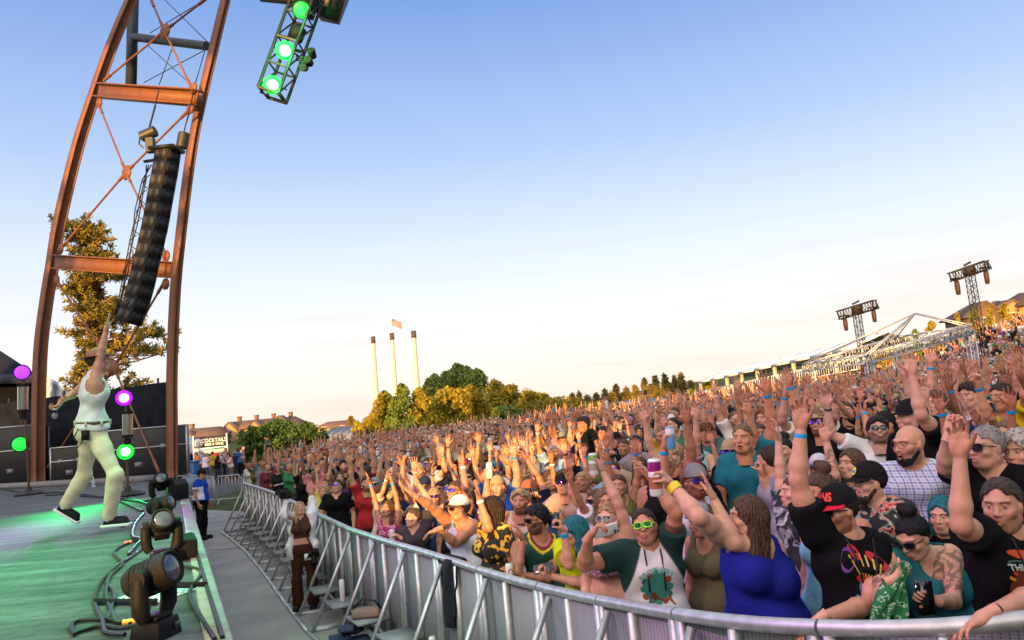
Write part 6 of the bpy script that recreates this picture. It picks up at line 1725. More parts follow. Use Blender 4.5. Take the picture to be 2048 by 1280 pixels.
def step_clutter():
    def near(px, py):
        # step whose picture position is closest
        return min(STEPS, key=lambda s: (pix(s[0])[0] - px) ** 2 + (pix(s[0])[1] - py) ** 2)
    def can(p, c, label, name='beer_can', h=0.16, band=None):
        b = MB(); r = 0.033; b.lathe([(r * 0.8, 0), (r, 0.008), (r, h - 0.015), (r * 0.78, h)], 16); o = b.build(name, M_gloss, smooth=True); o.location = p; o.color = (*c, 1); tag(o, label, 'can' if 'can' in name else 'bottle'); t = MB(); t.lathe([(r * 0.76, h), (r * 0.70, h + 0.002)], 16); t.build('lid', M_alu, o, smooth=True)
        return o
    s = near(705, 1165); can(s[0] + s[1] * 0.0, (0.8, 0.8, 0.82), 'white bottle standing on a barrier step beside the woman photographer', 'steel_bottle', 0.26)
    s = near(765, 1225); p = s[0]
    b = MB(); b.box((0, 0, 0.05), (0.34, 0.2, 0.1), taper=0.85); o = b.build('folded_bag', mat('tan bag', (0.22, 0.15, 0.12), 0.8, 0, 0.2, 8, 0.4, 20), bevel=0.03); o.location = p; tag(o, 'small tan bag with dark strap lying on a barrier step', 'bag'); t = MB(); t.tube([(-0.15, 0, 0.1), (-0.05, 0.05, 0.19), (0.1, -0.02, 0.17), (0.16, 0, 0.08)], 0.012, 6); t.build('strap', M_cable, o)
    s = near(735, 1245); p = s[3] + s[2] * 0.5; f = MB(); f.box((0, 0, 0.05), (0.55, 0.42, 0.09), taper=0.9); o = f.build('red_cushion', mat('red fabric', (0.45, 0.03, 0.03), 0.85, 0, 0.15, 8, 0.4, 25), bevel=0.035); o.location = p; o.rotation_euler = (0, 0, 0.9); tag(o, 'red cushion on the floor behind the barrier braces', 'cushion')
    bb = MB(); rr = random.Random(5)
    for k in range(5): bb.box((rr.uniform(-0.1, 0.1), rr.uniform(-0.08, 0.08), 0.06 + 0.05 * k), (0.3 - 0.03 * k, 0.24 - 0.02 * k, 0.06), Matrix.Rotation(rr.uniform(-0.4, 0.4), 3, 'Z'))
    o2 = bb.build('dark_garment', mat('navy print', (0.02, 0.03, 0.07), 0.9, 0, 0.6, 25), bevel=0.03); o2.location = p + Vector((0.02, 0.0, 0.09)); tag(o2, 'navy bundled garment lying on the red cushion', 'garment')
    s = near(880, 1265); can(s[0] + s[1] * -0.1, (0.75, 0.7, 0.65), 'pale beer can on the barrier step at the bottom edge'); b = MB(); b.lathe([(0.035, 0), (0.045, 0.11), (0.041, 0.11), (0.032, 0.006)], 16); o = b.build('plastic_cup', MATS['clear bottle'], smooth=True); o.location = s[0] + s[1] * 0.12; tag(o, 'clear plastic cup beside the pale can on the step', 'cup')
    # dark jacket hung over the rail
    c = on(905, 1120, RAIL_H); V = []; F = []; nx, ny = 12, 18; rr = random.Random(3)
    i0 = min(range(len(RAIL)), key=lambda i: (RAIL[i] - c).length); d = (RAIL[i0 + 1] - RAIL[i0 - 1]).normalized(); n = Vector((d.y, -d.x, 0)).normalized()
    if n.y > 0: n = -n
    for j in range(ny):
        t = j / (ny - 1); s_ = t * 0.85 - 0.16
        for i in range(nx):
            u = (i / (nx - 1) - 0.5); w = 0.42 * (1 - 0.35 * max(0, t - 0.3)) + 0.02 * math.sin(j)
            ar = max(0.0, s_); z = 0.045 - max(0, s_) * (0.95 if u < 0.2 else 0.78) if s_ > 0 else 0.045 + s_ * 0.9
            off = 0.05 + 0.028 * math.sin(9 * u + 4 * t) + 0.012 * math.sin(17 * u + j) if s_ > 0 else -0.05 - 0.01 * math.sin(8 * u)
            V.append(tuple(d * u * w + n * off + Vector((0, 0, z))))
    for j in range(ny - 1):
        for i in range(nx - 1): F.append((j * nx + i, j * nx + i + 1, (j + 1) * nx + i + 1, (j + 1) * nx + i))
    o = link_mesh('jacket', np_mesh('jacket', V, F), mat('black fleece', (0.008, 0.010, 0.016), 0.95, 0, 0.3, 8, 0.4, 40), None, c); q = o.modifiers.new('t', 'SOLIDIFY'); q.thickness = 0.02; q = o.modifiers.new('s', 'SUBSURF'); q.levels = 1; q.render_levels = 1
    tag(o, 'black jacket hung over the barrier rail below the man in the white cap', 'jacket')
step_clutter()
# ---------------------------------------------------------------- people: clothes, things worn and held
M_print = obj_mat('print ink', 0.8, 0.05, 8, 0.1, 60, tint=True)
M_gl = obj_mat('spectacle frame', 0.3, 0.02, 6, 0.0, 60, 0.5)
M_lensb = mat('sunglass lens', (0.008, 0.008, 0.012), 0.05, 0, 0.1, spec=0.9)
def wave_mat(name, stops, scale, kind='noise', detail=3, dist=0.0, rough=0.85, const=True):
    m, nt, N, L, b = new_mat(name); tc = N('ShaderNodeTexCoord')
    if kind == 'vor':
        n = N('ShaderNodeTexVoronoi'); n.inputs['Scale'].default_value = scale; o = n.outputs[0]
    else:
        n = N('ShaderNodeTexNoise'); n.inputs['Scale'].default_value = scale; n.inputs['Detail'].default_value = detail; n.inputs['Distortion'].default_value = dist; o = n.outputs[0]
    L(tc.outputs['Object'], n.inputs[0]); r = N('ShaderNodeValToRGB'); cr = r.color_ramp; cr.interpolation = 'CONSTANT' if const else 'LINEAR'
    cr.elements[0].position = stops[0][0]; cr.elements[0].color = (*stops[0][1], 1); cr.elements[1].position = stops[-1][0]; cr.elements[1].color = (*stops[-1][1], 1)
    for p, c in stops[1:-1]: e = cr.elements.new(p); e.color = (*c, 1)
    L(o, r.inputs[0]); L(r.outputs[0], b.inputs['Base Color']); b.inputs['Roughness'].default_value = rough
    return m
M_leopard = wave_mat('leopard print', [(0, (0.05, 0.02, 0.03)), (0.30, (0.42, 0.20, 0.22)), (0.42, (0.07, 0.025, 0.04)), (0.55, (0.45, 0.25, 0.25))], 48, 'vor')
M_floral = wave_mat('floral print', [(0, (0.012, 0.014, 0.016)), (0.47, (0.10, 0.16, 0.10)), (0.52, (0.45, 0.36, 0.26)), (0.57, (0.55, 0.10, 0.07)), (0.63, (0.012, 0.014, 0.016))], 14, detail=2, dist=1.2)
M_tiedye = wave_mat('tie dye', [(0.3, (0.20, 0.005, 0.06)), (0.52, (0.32, 0.015, 0.11)), (0.6, (0.62, 0.35, 0.42)), (0.66, (0.28, 0.01, 0.09))], 9, detail=4, dist=1.5, const=False)
M_blotch = wave_mat('black and white tie dye', [(0.3, (0.012, 0.012, 0.015)), (0.52, (0.02, 0.02, 0.03)), (0.62, (0.50, 0.50, 0.58)), (0.7, (0.02, 0.02, 0.03))], 10, detail=4, dist=1.2, const=False)
M_yflower = wave_mat('black shirt with yellow flowers', [(0, (0.012, 0.011, 0.010)), (0.56, (0.55, 0.30, 0.02)), (0.66, (0.6, 0.5, 0.1)), (0.72, (0.012, 0.011, 0.010))], 17, detail=1)
M_paisley = wave_mat('bandana print', [(0, (0.45, 0.06, 0.02)), (0.45, (0.70, 0.55, 0.42)), (0.55, (0.5, 0.09, 0.03)), (0.66, (0.06, 0.02, 0.02))], 26, detail=2, dist=1)
M_ghost = wave_mat('white shirt with small marks', [(0, (0.55, 0.54, 0.56)), (0.55, (0.12, 0.12, 0.16)), (0.6, (0.55, 0.54, 0.56))], 34, detail=1)
def plaid_mat(name, base, l1, l2, sc=9):
    m, nt, N, L, b = new_mat(name); tc = N('ShaderNodeTexCoord'); src = None
    col = N('ShaderNodeRGB'); col.outputs[0].default_value = (*base, 1); cur = col.outputs[0]
    for d, c, f, w in (('X', l1, sc, 0.78), ('Z', l1, sc, 0.78), ('X', l2, sc * 2, 0.9), ('Z', l2, sc * 2, 0.9)):
        wv = N('ShaderNodeTexWave'); wv.bands_direction = d; wv.inputs['Scale'].default_value = f; L(tc.outputs['Object'], wv.inputs[0])
        mr = N('ShaderNodeMapRange'); mr.inputs[1].default_value = w - 0.12; mr.inputs[2].default_value = w; mr.inputs[4].default_value = 0.6; L(wv.outputs[1], mr.inputs[0])
        mx = N('ShaderNodeMix'); mx.data_type = 'RGBA'; L(mr.outputs[0], mx.inputs[0]); L(cur, mx.inputs[6]); mx.inputs[7].default_value = (*c, 1); cur = mx.outputs[2]
    L(cur, b.inputs['Base Color']); b.inputs['Roughness'].default_value = 0.85
    return m
M_plaid = plaid_mat('blue white plaid', (0.42, 0.47, 0.60), (0.10, 0.15, 0.34), (0.65, 0.68, 0.75))
M_gplaid = plaid_mat('green plaid', (0.02, 0.09, 0.08), (0.01, 0.02, 0.05), (0.10, 0.25, 0.2))

class HeadSpace:
    def __init__(s, J, o): s.M = frame(J['hu'], J['hf']); s.c = J['hc']; s.k = J['s'] * o.get('head', 0.96)
    def __call__(s, V): return (np.asarray(V, float).reshape(-1, 3) * s.k) @ s.M.T + s.c

def glasses(parent, H, frame_col, lens_m, style='wayfarer', sc=1.0, name='sunglasses'):
    w, h = (0.027, 0.0205) if style == 'wayfarer' else (0.025, 0.021); b = MB(); lens = []
    for s in (-1, 1):
        ring = []
        for k in range(16):
            a = 2 * math.pi * k / 16; ca, sa = math.cos(a), math.sin(a)
            x = w * math.copysign(abs(ca) ** 0.6, ca); z = h * math.copysign(abs(sa) ** 0.6, sa) * (1.06 if sa > 0 else 0.94)
            xx = s * 0.0335 + x; ring.append((xx, 0.1075 - 5.5 * xx * xx, 0.012 + z))
        b.tube([Vector(p) for p in ring + ring[:1]], 0.0032 * sc if name == 'sunglasses' else 0.0016, 6); lens.append(ring)
        b.tube([(s * 0.060, 0.089, 0.020), (s * 0.076, 0.07, 0.020), (s * 0.080, 0.0, 0.012), (s * 0.078, -0.015, 0.002)], 0.003 * sc if name == 'sunglasses' else 0.0015, 6)
    b.tube([(-0.009, 0.107, 0.017), (0.009, 0.107, 0.017)], 0.003 if name == 'sunglasses' else 0.0015, 6)
    g = link_mesh(name, np_mesh(name, H(b.v), b.f), M_gl, parent, color=frame_col)
    if lens_m is not None:
        for ring in lens:
            c = np.mean(ring, 0) + np.array((0, 0.002, 0)); V = [tuple(c)] + list(ring)
            l = link_mesh('lens', np_mesh('lens', H(V), [(0, 1 + k, 1 + (k + 1) % 16) for k in range(16)]), lens_m, g)
    return g

def dome(rx, ry, rz, c, z0=0.0, n=28, m=9):
    V = []; F = []
    for j in range(m + 1):
        t = (math.pi / 2) * j / m
        for k in range(n): V.append((c[0] + rx * math.cos(t) * math.cos(2 * math.pi * k / n), c[1] + ry * math.cos(t) * math.sin(2 * math.pi * k / n), c[2] + z0 + (rz - z0) * math.sin(t)))
    for j in range(m):
        for k in range(n): F.append((j * n + k, j * n + (k + 1) % n, (j + 1) * n + (k + 1) % n, (j + 1) * n + k))
    return V, F
def brim_mesh(flat=True, w=0.078, l=0.078, y0=0.082, z0=0.052, drop=0.012):
    V = []; F = []; nx, ny = 15, 6
    for lay in (0, -0.005):
        for j in range(ny):
            v = j / (ny - 1)
            for i in range(nx):
                u = i / (nx - 1) * 2 - 1; x = u * w; e = y0 - 0.060 * u * u
                y = e + v * l * math.sqrt(max(0.0, 1 - u * u * 0.93)); z = z0 - drop * u * u * (0.3 if flat else 1.6) - 0.016 * v + lay; V.append((x, y, z))
    n = nx * ny
    for j in range(ny - 1):
        for i in range(nx - 1):
            a = j * nx + i; F.append((a, a + 1, a + nx + 1, a + nx)); F.append((n + a, n + a + nx, n + a + nx + 1, n + a + 1))
    for i in range(nx - 1): a = (ny - 1) * nx + i; F.append((a, a + 1, n + a + 1, n + a))
    return V, F
def cap(parent, H, crown, brim, txt=None, tcol=None, patch=None, back=False, kind='cap'):
    if kind == 'cap':
        V, F = dome(0.090, 0.112, 0.150, (0, -0.014, 0.0), 0.045); V = np.array(V); tall = (V[:, 1] > 0) & (V[:, 2] > 0.06); V[tall, 1] += 0.008
    else:
        V, F = dome(0.090, 0.110, 0.158, (0, -0.014, 0.0), 0.05); V = np.array(V)
        if kind == 'fedora': V[:, 2] -= 0.03 * np.exp(-((V[:, 0]) / 0.022) ** 2) * (V[:, 2] > 0.13)
    c = link_mesh('cap' if kind == 'cap' else 'hat', np_mesh('cap', H(V if not back else V * (-1, -1, 1)), F), M_cloth, parent, color=crown)
    if kind == 'cap':
        bv, bf = brim_mesh(True, 0.086, 0.098); bv = np.array(bv)
        if back: bv = bv * (-1, -1, 1)
    else:
        bv = []; bf = []; n = 36
        for r, z in ((0.98, 0.052), (1.25, 0.046), (1.52, 0.050 if kind == 'fedora' else 0.030), (1.52, 0.045 if kind == 'fedora' else 0.025), (0.98, 0.047)):
            for k in range(n): bv.append((0.09 * r * math.cos(2 * math.pi * k / n), -0.014 + 0.112 * r * math.sin(2 * math.pi * k / n), z))
        for j in range(4):
            for k in range(n): bf.append((j * n + k, j * n + (k + 1) % n, (j + 1) * n + (k + 1) % n, (j + 1) * n + k))
        bv = np.array(bv)
    br = link_mesh('brim', np_mesh('brim', H(bv), bf), M_cloth, c, color=brim)
    def on_dome(P2, zc, lift):
        out = []
        for x, y in P2:
            z = zc + y; q = max(0.0, 1 - ((z - 0.045) / 0.105) ** 2) ** 0.5 if z > 0.045 else 1.0
            a = x / 0.10; out.append((0.092 * q * math.sin(a) * (1 + lift / 0.09), -0.014 + (0.114 * q + 0.008) * math.cos(a) + lift, z))
        return np.array(out)
    if txt:
        TV, TF = text_mesh(txt, 0.052, 0.0, bold=0.0022, font_scale=(-1.05, 1.1)); t = link_mesh('cap_lettering', np_mesh('t', H(on_dome(TV[:, :2], 0.092, 0.004)), TF, smooth=False), M_plain, c, color=tcol)
    if patch:
        pts = [(0.030 * math.cos(2 * math.pi * k / 20), 0.026 * math.sin(2 * math.pi * k / 20)) for k in range(20)]
        link_mesh('cap_patch', np_mesh('p', H(on_dome(pts, 0.092, 0.003)), [tuple(range(20))], smooth=False), M_plain, c, color=patch[0])
        pts = [(0.017 * math.cos(2 * math.pi * k / 20), 0.010 * math.sin(2 * math.pi * k / 20)) for k in range(20)]
        link_mesh('cap_patch_mark', np_mesh('p', H(on_dome(pts, 0.092, 0.0045)), [tuple(range(20))], smooth=False), M_plain, c, color=patch[1])
    return c

def band(parent, J, q, col, t=0.86, name='wristband', w=0.011, r=0.0315, lerpk=None):
    a, b = J['el' + q], J['wr' + q]; d = nrm(b - a); c = lerp(a, b, t); s = J['s']
    m = MB(); r2 = (0.0255 + 0.0165 * (1 - t) / 0.72 + 0.004) * s * 1.06 if r is None else r * s
    m.tube([Vector(c - d * w), Vector(c - d * w * 0.3), Vector(c + d * w * 0.3), Vector(c + d * w)], r2, 14, cap=False, radii=[r2 * 1.0, r2 * 1.05, r2 * 1.05, r2 * 1.0])
    return link_mesh(name, np_mesh(name, m.v, m.f), M_print if False else M_plain, parent, color=col)

def decal(parent, SV, SF, J, polys, name='shirt_print', dz=0.0, base='che'):
    "polys: list of (points2d (right, up) metres as SEEN by a viewer, colour); laid on the front of the garment"
    from mathutils.bvhtree import BVHTree
    T = BVHTree.FromPolygons([tuple(v) for v in SV], [tuple(f) for f in SF]); A = Vector(-J['ax']); U = Vector(J['up']); W = Vector(J['fw']); O = Vector(J[base]) + U * dz
    V = []; F = []; C = []
    for pts, col, lift in polys:
        idx = []
        for x, y in pts:
            o = O + A * x + U * y + W * 0.6; h = T.ray_cast(o, -W, 1.2)
            p = (h[0] if h[0] is not None else O + A * x + U * y + W * 0.12) + W * (0.003 + lift)
            idx.append(len(V)); V.append(tuple(p)); C.append(col)
        F.append(tuple(idx))
    if not V: return None
    return link_mesh(name, np_mesh(name, V, F, np.array(C), smooth=False), M_print, parent, color=(1, 1, 1))
def disc2(cx, cy, rx, ry, col, n=18, rot=0.0, lift=0.0):
    return ([(cx + rx * math.cos(2 * math.pi * k / n) * math.cos(rot) - ry * math.sin(2 * math.pi * k / n) * math.sin(rot), cy + rx * math.cos(2 * math.pi * k / n) * math.sin(rot) + ry * math.sin(2 * math.pi * k / n) * math.cos(rot)) for k in range(n)], col, lift)
def bar2(x0, y0, x1, y1, w, col, lift=0.0005, n=3, w1=None):
    dx, dy = x1 - x0, y1 - y0; L = math.hypot(dx, dy) + 1e-9; nx, ny = -dy / L, dx / L; out = []; w1 = w if w1 is None else w1
    for i in range(n):
        a, b = i / n, (i + 1) / n; wa, wb = w + (w1 - w) * a, w + (w1 - w) * b
        out.append(([(x0 + dx * a - nx * wa / 2, y0 + dy * a - ny * wa / 2), (x0 + dx * b - nx * wb / 2, y0 + dy * b - ny * wb / 2), (x0 + dx * b + nx * wb / 2, y0 + dy * b + ny * wb / 2), (x0 + dx * a + nx * wa / 2, y0 + dy * a + ny * wa / 2)], col, lift))
    return out
def text2(txt, size, cx, cy, col, arc=0.0, lift=0.001, fs=(1, 1), bold=0.001):
    V, F = text_mesh(txt, size, 0.0, bold=bold, font_scale=fs); out = []
    for f in F:
        p = []
        for i in f:
            x, y = float(V[i, 0]), float(V[i, 1])
            if arc: a = x / arc; x, y = (arc + y) * math.sin(a), (arc + y) * math.cos(a) - arc
            p.append((cx + x, cy + y))
        out.append((p, col, lift))
    return out

def can_at(p, axis, label, body, top, name='drink_can', h=0.157, r=0.033, band_col=None):
    z = nrm(axis); x = nrm(np.cross(z, (0.3, 0.9, 0.1))); y = np.cross(z, x); M = Matrix([(x[i], y[i], z[i]) for i in range(3)])
    def bld(prof, nm, col, par=None, m=M_gloss):
        b = MB(); b.lathe(prof, 20, (0, 0, 0), M); o = b.build(nm, m, par, smooth=True); o.color = (*col, 1); return o
    o = bld([(r * 0.8, -h / 2), (r, -h / 2 + 0.01), (r, h / 2 - 0.014), (r * 0.80, h / 2)], name, body); o.location = p; tag(o, label, 'can')
    bld([(r * 1.012, h * 0.16), (r * 1.012, h / 2 - 0.018), (r * 0.98, h / 2 - 0.012)], 'top_band', top, o); bld([(r * 0.78, h / 2 - 0.001), (r * 0.72, h / 2 + 0.001)], 'lid', (0.6, 0.6, 0.62), o, M_alu)
    if band_col is not None: bld([(r * 1.010, -h * 0.30), (r * 1.010, h * 0.02)], 'label_band', band_col, o)
    return o
def phone_at(p, xdir, ydir, label, back_col, screen=False, w=0.075, h=0.152):
    x = nrm(xdir); y = np.asarray(ydir, float); y = nrm(y - x * (x @ y)); z = np.cross(x, y); M = Matrix([(x[i], y[i], z[i]) for i in range(3)])
    b = MB(); b.box((0, 0, 0), (h, w, 0.009), M); o = b.build('phone', M_gloss, bevel=0.004); o.location = p; o.color = (*back_col, 1); tag(o, label, 'phone')
    l = MB()
    for a, c in ((-1, -1), (-1, 1), (1, 0)): l.lathe([(0.0062, 0), (0.0062, 0.003)], 12, M @ Vector((h * 0.42 + a * 0.008 - 0.004, -w * 0.28 + c * 0.008, 0.0045)), M)
    l.build('camera_lenses', M_black, o)
    s = MB(); s.box(M @ Vector((0, 0, -0.0048)), (h * 0.95, w * 0.92, 0.001), M); s.build('screen', M_lensb, o)
    return o

# ---------------------------------------------------------------- assembling one person
SKINS = [(0.54, 0.275, 0.18), (0.47, 0.215, 0.125), (0.57, 0.31, 0.215), (0.36, 0.16, 0.09), (0.50, 0.24, 0.15), (0.22, 0.095, 0.055), (0.55, 0.285, 0.19)]
def dress(root, J, o, S):
    "adds shirt, trousers, hair and so on as children"
    H = HeadSpace(J, o); sv = None
    if S.get('shirt'):
        kind, col, m = (S['shirt'] + (None,))[:3]
        V, F = grow_shirt(J, o, kind, S.get('sh', 0.011), S.get('seed', 1)); sv = (V, F)
        T = None
        if S.get('raglan'):
            T = np.ones((len(V), 3), np.float32)
            for q in 'RL':
                sh, nk, el = J['sh' + q], J['nek'], J['el' + q]; ab = nrm(el - sh)
                out = J['ax'] * (1 if q == 'R' else -1); d = (V - (nk + out * 0.085 * J['s'] - J['up'] * 0.02)) @ nrm(out + 0.5 * J['up']); T += np.clip(d / 0.008 + 0.5, 0, 1)[:, None] * (np.array(S['raglan']) - T)
        if S.get('trim'):
            T = np.ones((len(V), 3), np.float32) if T is None else T
            dn = np.linalg.norm((V - (J['nek'] - J['up'] * 0.01 + J['fw'] * 0.06)) / (0.085, 0.085, 0.115), axis=1)
            T[dn < 1.42] = S['trim'][0]; T[dn < 1.22] = S['trim'][1]
            for q, sg in (('R', 1), ('L', -1)):
                da = np.linalg.norm((V - (J['sh' + q] + J['ax'] * sg * 0.018 - J['up'] * 0.02)) / (0.085, 0.085, 0.10), axis=1); T[da < 1.25] = S['trim'][0]
        if S.get('sidepanel'):
            T = np.ones((len(V), 3), np.float32); side = np.abs((V - J['che']) @ J['ax']); T[(side > 0.135) & (np.abs((V - J['wai']) @ J['up']) < 0.3)] = S['sidepanel']
        link_mesh('shirt' if kind not in ('bra', 'crop') else 'top', np_mesh('shirt', V, F, T), m or (M_print if T is not None else M_cloth), root, color=col)
    if S.get('trousers'):
        ln, col = S['trousers'][:2]; V, F = grow_trousers(J, o, 0.013, 2, ln); link_mesh('trousers' if ln >= 1 else 'shorts', np_mesh('trousers', V, F), S['trousers'][2] if len(S['trousers']) > 2 else M_cloth, root, color=col)
    if S.get('hair'):
        st, col, ln = (S['hair'] + (0.25,))[:3]; V, F = hair_piece(st, 0.0055, S.get('seed', 1), ln); link_mesh('hair', np_mesh('hair', H(V), F), M_hair, root, color=col)
    if S.get('glass'): glasses(root, H, *S['glass'])
    if S.get('cap'): cap(root, H, **S['cap'])
    if S.get('beardpiece'):
        c, L = S['beardpiece']; f = Field((-0.1, -0.05, -0.24), (0.1, 0.16, 0.0), 0.0055)
        for sg in (-1, 1): f.cone((sg * 0.060, 0.01, -0.045), (sg * 0.03, 0.055, -0.095), 0.021, 0.024, 0.02)
        f.cone((-0.02, 0.062, -0.095), (0.02, 0.062, -0.095), 0.024, 0.024, 0.02); f.cone((0, 0.065, -0.095), (0, 0.07, -0.095 - L), 0.028, 0.014, 0.02); f.cone((-0.026, 0.092, -0.045), (0.026, 0.092, -0.045), 0.006, None, 0.01)
        f.ell((0, 0.11, -0.063), (0.02, 0.02, 0.010), 0.006, sub=True); f.wobble(lambda X, Y, Z: 0.003 * np.sin(X * 240 + 9 * np.sin(Z * 60)) + 0 * Y)
        V, F = f.mesh(1); link_mesh('beard', np_mesh('beard', H(V), F), M_hair, root, color=c)
    for bd in S.get('bands', ()): band(root, J, *bd)
    return sv, H

def rotz(v, a): c, s = math.cos(a), math.sin(a); return np.array((v[0] * c - v[1] * s, v[0] * s + v[1] * c, v[2]))

def fg(label, head, D, S, o=None, look=(0, 0), ty=None, lean=0.0, R=None, L=None, shR=None, shL=None, legs=None, skin=0, floor=None, sc=None, group=None, tilt=0.0):
    """person placed from the photo: head centre in pixels at depth D; look = (yaw to picture left, pitch up) from the camera;
    R / L = (elbow, wrist, hand aim, palm, side) with pixel joints whose depth follows from the bone lengths"""
    o = dict(o or {}); hc = v3(P(*head, D)); c = nrm((CAM.x - hc[0], CAM.y - hc[1], 0)); leftv = np.array((c[1], -c[0], 0.0)); U = np.array((0, 0, 1.0))
    def aim(yaw, pit):
        a, b = math.radians(yaw), math.radians(pit); return (c * math.cos(a) + leftv * math.sin(a)) * math.cos(b) + U * math.sin(b)
    g = ground(hc[0], hc[1]) if floor is None else floor
    s = sc or min(1.12, max(0.86, (hc[2] - g) / 1.63)); fem = o.get('fem', False)
    ty = look[0] * 0.6 if ty is None else ty; fw = aim(ty, 0); up = nrm(U + fw * math.tan(math.radians(-lean)) * 1.0 * -1); ax = nrm(np.cross(fw, up))
    J = {'s': s, 'hc': hc, 'hf': aim(*look)}; hu = U + nrm(leftv) * tilt; J['hu'] = nrm(hu - J['hf'] * (hu @ J['hf']))
    nek = hc - J['hu'] * 0.135 * s - fw * 0.045 * s - J['hf'] * 0.012; J['nek'] = nek
    J['che'] = nek - up * 0.175 * s; J['wai'] = nek - up * 0.355 * s; J['pel'] = nek - up * 0.50 * s
    sw = (0.168 if fem else 0.192) * s * o.get('sw', 1.0); hw = 0.086 * s
    for q, sg, ov in (('R', 1, shR), ('L', -1, shL)):
        J['sh' + q] = nek - up * 0.055 * s + ax * sg * sw if ov is None else v3(P(ov[0], ov[1], D + (ov[2] if len(ov) > 2 else 0)))
        J['hip' + q] = J['pel'] - U * 0.06 * s + ax * sg * hw; z0 = g; hz = J['hip' + q][2]
        fx = J['hip' + q] * (1, 1, 0) + ax * sg * 0.03; J['kn' + q] = fx + U * (z0 + (hz - z0) * 0.53) + fw * 0.02; J['an' + q] = fx + U * (z0 + 0.085) - fw * 0.02; J['toe' + q] = fx + U * (z0 + 0.035) + fw * 0.14 + ax * sg * 0.02
        arm = R if q == 'R' else L
        def onray(pxy, center, Ln, side):
            d = v3(CF + ((pxy[0] - 1024) / FPX) * CR + ((640 - pxy[1]) / FPX) * CU); d = nrm(d); oc = v3(CAM) - center; b = oc @ d; cc = oc @ oc - Ln * Ln; q2 = b * b - cc
            if q2 <= 0:
                p = v3(CAM) - b * d; return center + nrm(p - center) * Ln if q2 < -(0.25 * Ln) ** 2 * 4 else p
            return v3(CAM) + (-b + (math.sqrt(q2) if side > 0 else -math.sqrt(q2))) * d
        if arm is None:
            J['el' + q] = J['sh' + q] + nrm(-U + ax * sg * 0.22 - fw * 0.05) * 0.285 * s; J['wr' + q] = J['el' + q] + nrm(-U + fw * 0.35 + ax * sg * 0.0) * 0.25 * s; J['hd' + q] = nrm(J['wr' + q] - J['el' + q]); J['pn' + q] = -ax * sg
        else:
            el, wr, hd = arm[0], arm[1], arm[2]; pal = arm[3] if len(arm) > 3 else 'cam'; sd = arm[4] if len(arm) > 4 else (-1, -1)
            if arm[1][1] < J['sh' + q][2] * 0 + pix(J['sh' + q])[1]: J['sh' + q] = J['sh' + q] + up * 0.035 * s - ax * sg * 0.015
            J['el' + q] = v3(P(*el)) if len(el) > 2 else onray(el, J['sh' + q], 0.285 * s, sd[0]); J['wr' + q] = v3(P(*wr)) if len(wr) > 2 else onray(wr, J['el' + q], 0.255 * s, sd[1])
            dw = (Vector(J['wr' + q]) - CAM).dot(CF); t = v3(P(hd[0], hd[1], dw + (hd[2] if len(hd) > 2 else 0.0))); J['hd' + q] = nrm(t - J['wr' + q])
            J['pn' + q] = {'cam': c + 0.01, 'away': -c + 0.01, 'left': leftv + 0.15 * c, 'right': -leftv + 0.15 * c, 'down': -U + 0.2 * c, 'up': U + 0.2 * c}[pal] if isinstance(pal, str) else np.array(pal, float)
    if legs:
        for k, v in legs.items(): J[k] = v3(P(v[0], v[1], D + (v[2] if len(v) > 2 else 0)))
    J['fw'], J['ax'], J['up'] = fw, ax, up
    org = np.array((J['pel'][0], J['pel'][1], g))
    for k in list(J):
        if k not in ('s', 'hf', 'hu', 'fw', 'ax', 'up', 'hdR', 'hdL', 'pnR', 'pnL'): J[k] = J[k] - org
    A = grow_body(J, o, o.get('h', 0.010), 0.0045, 0.0042)
    root = link_mesh('person', A.mesh('person'), M_skin, None, org, SKINS[skin] if isinstance(skin, int) else skin)
    tag(root, label, 'person', group)
    S = dict(S); S.setdefault('trousers', (1.0, (0.03, 0.04, 0.07)))
    sv, H = dress(root, J, o, S)
    return root, J, sv, H, org
def hold(J, org, q, kz=0.075, ky=0.035):
    return Vector(J['wr' + q] + org + J['hd' + q] * kz * J['s'] + nrm(J['pn' + q] - J['hd' + q] * (J['pn' + q] @ J['hd' + q])) * ky)
BLK = (0.007, 0.007, 0.009); DBR = (0.03, 0.017, 0.010); BRN = (0.085, 0.045, 0.025); GRYH = (0.22, 0.21, 0.20); BLD = (0.30, 0.19, 0.09); TEALH = (0.01, 0.13, 0.16); DENIM = (0.05, 0.075, 0.14); BLUEB = (0.0, 0.28, 0.62)
USED = []          # ground positions already taken
def add_person(*a, **k):
    r = fg(*a, **k); USED.append((r[0].location.x, r[0].location.y)); return r
M_greenlens = mat('green mirror lens', (0.10, 0.75, 0.25), 0.12, 0.9, 0.3, 60)
M_purplelens = mat('purple mirror lens', (0.12, 0.06, 0.6), 0.1, 0.8, 0.2, 60)

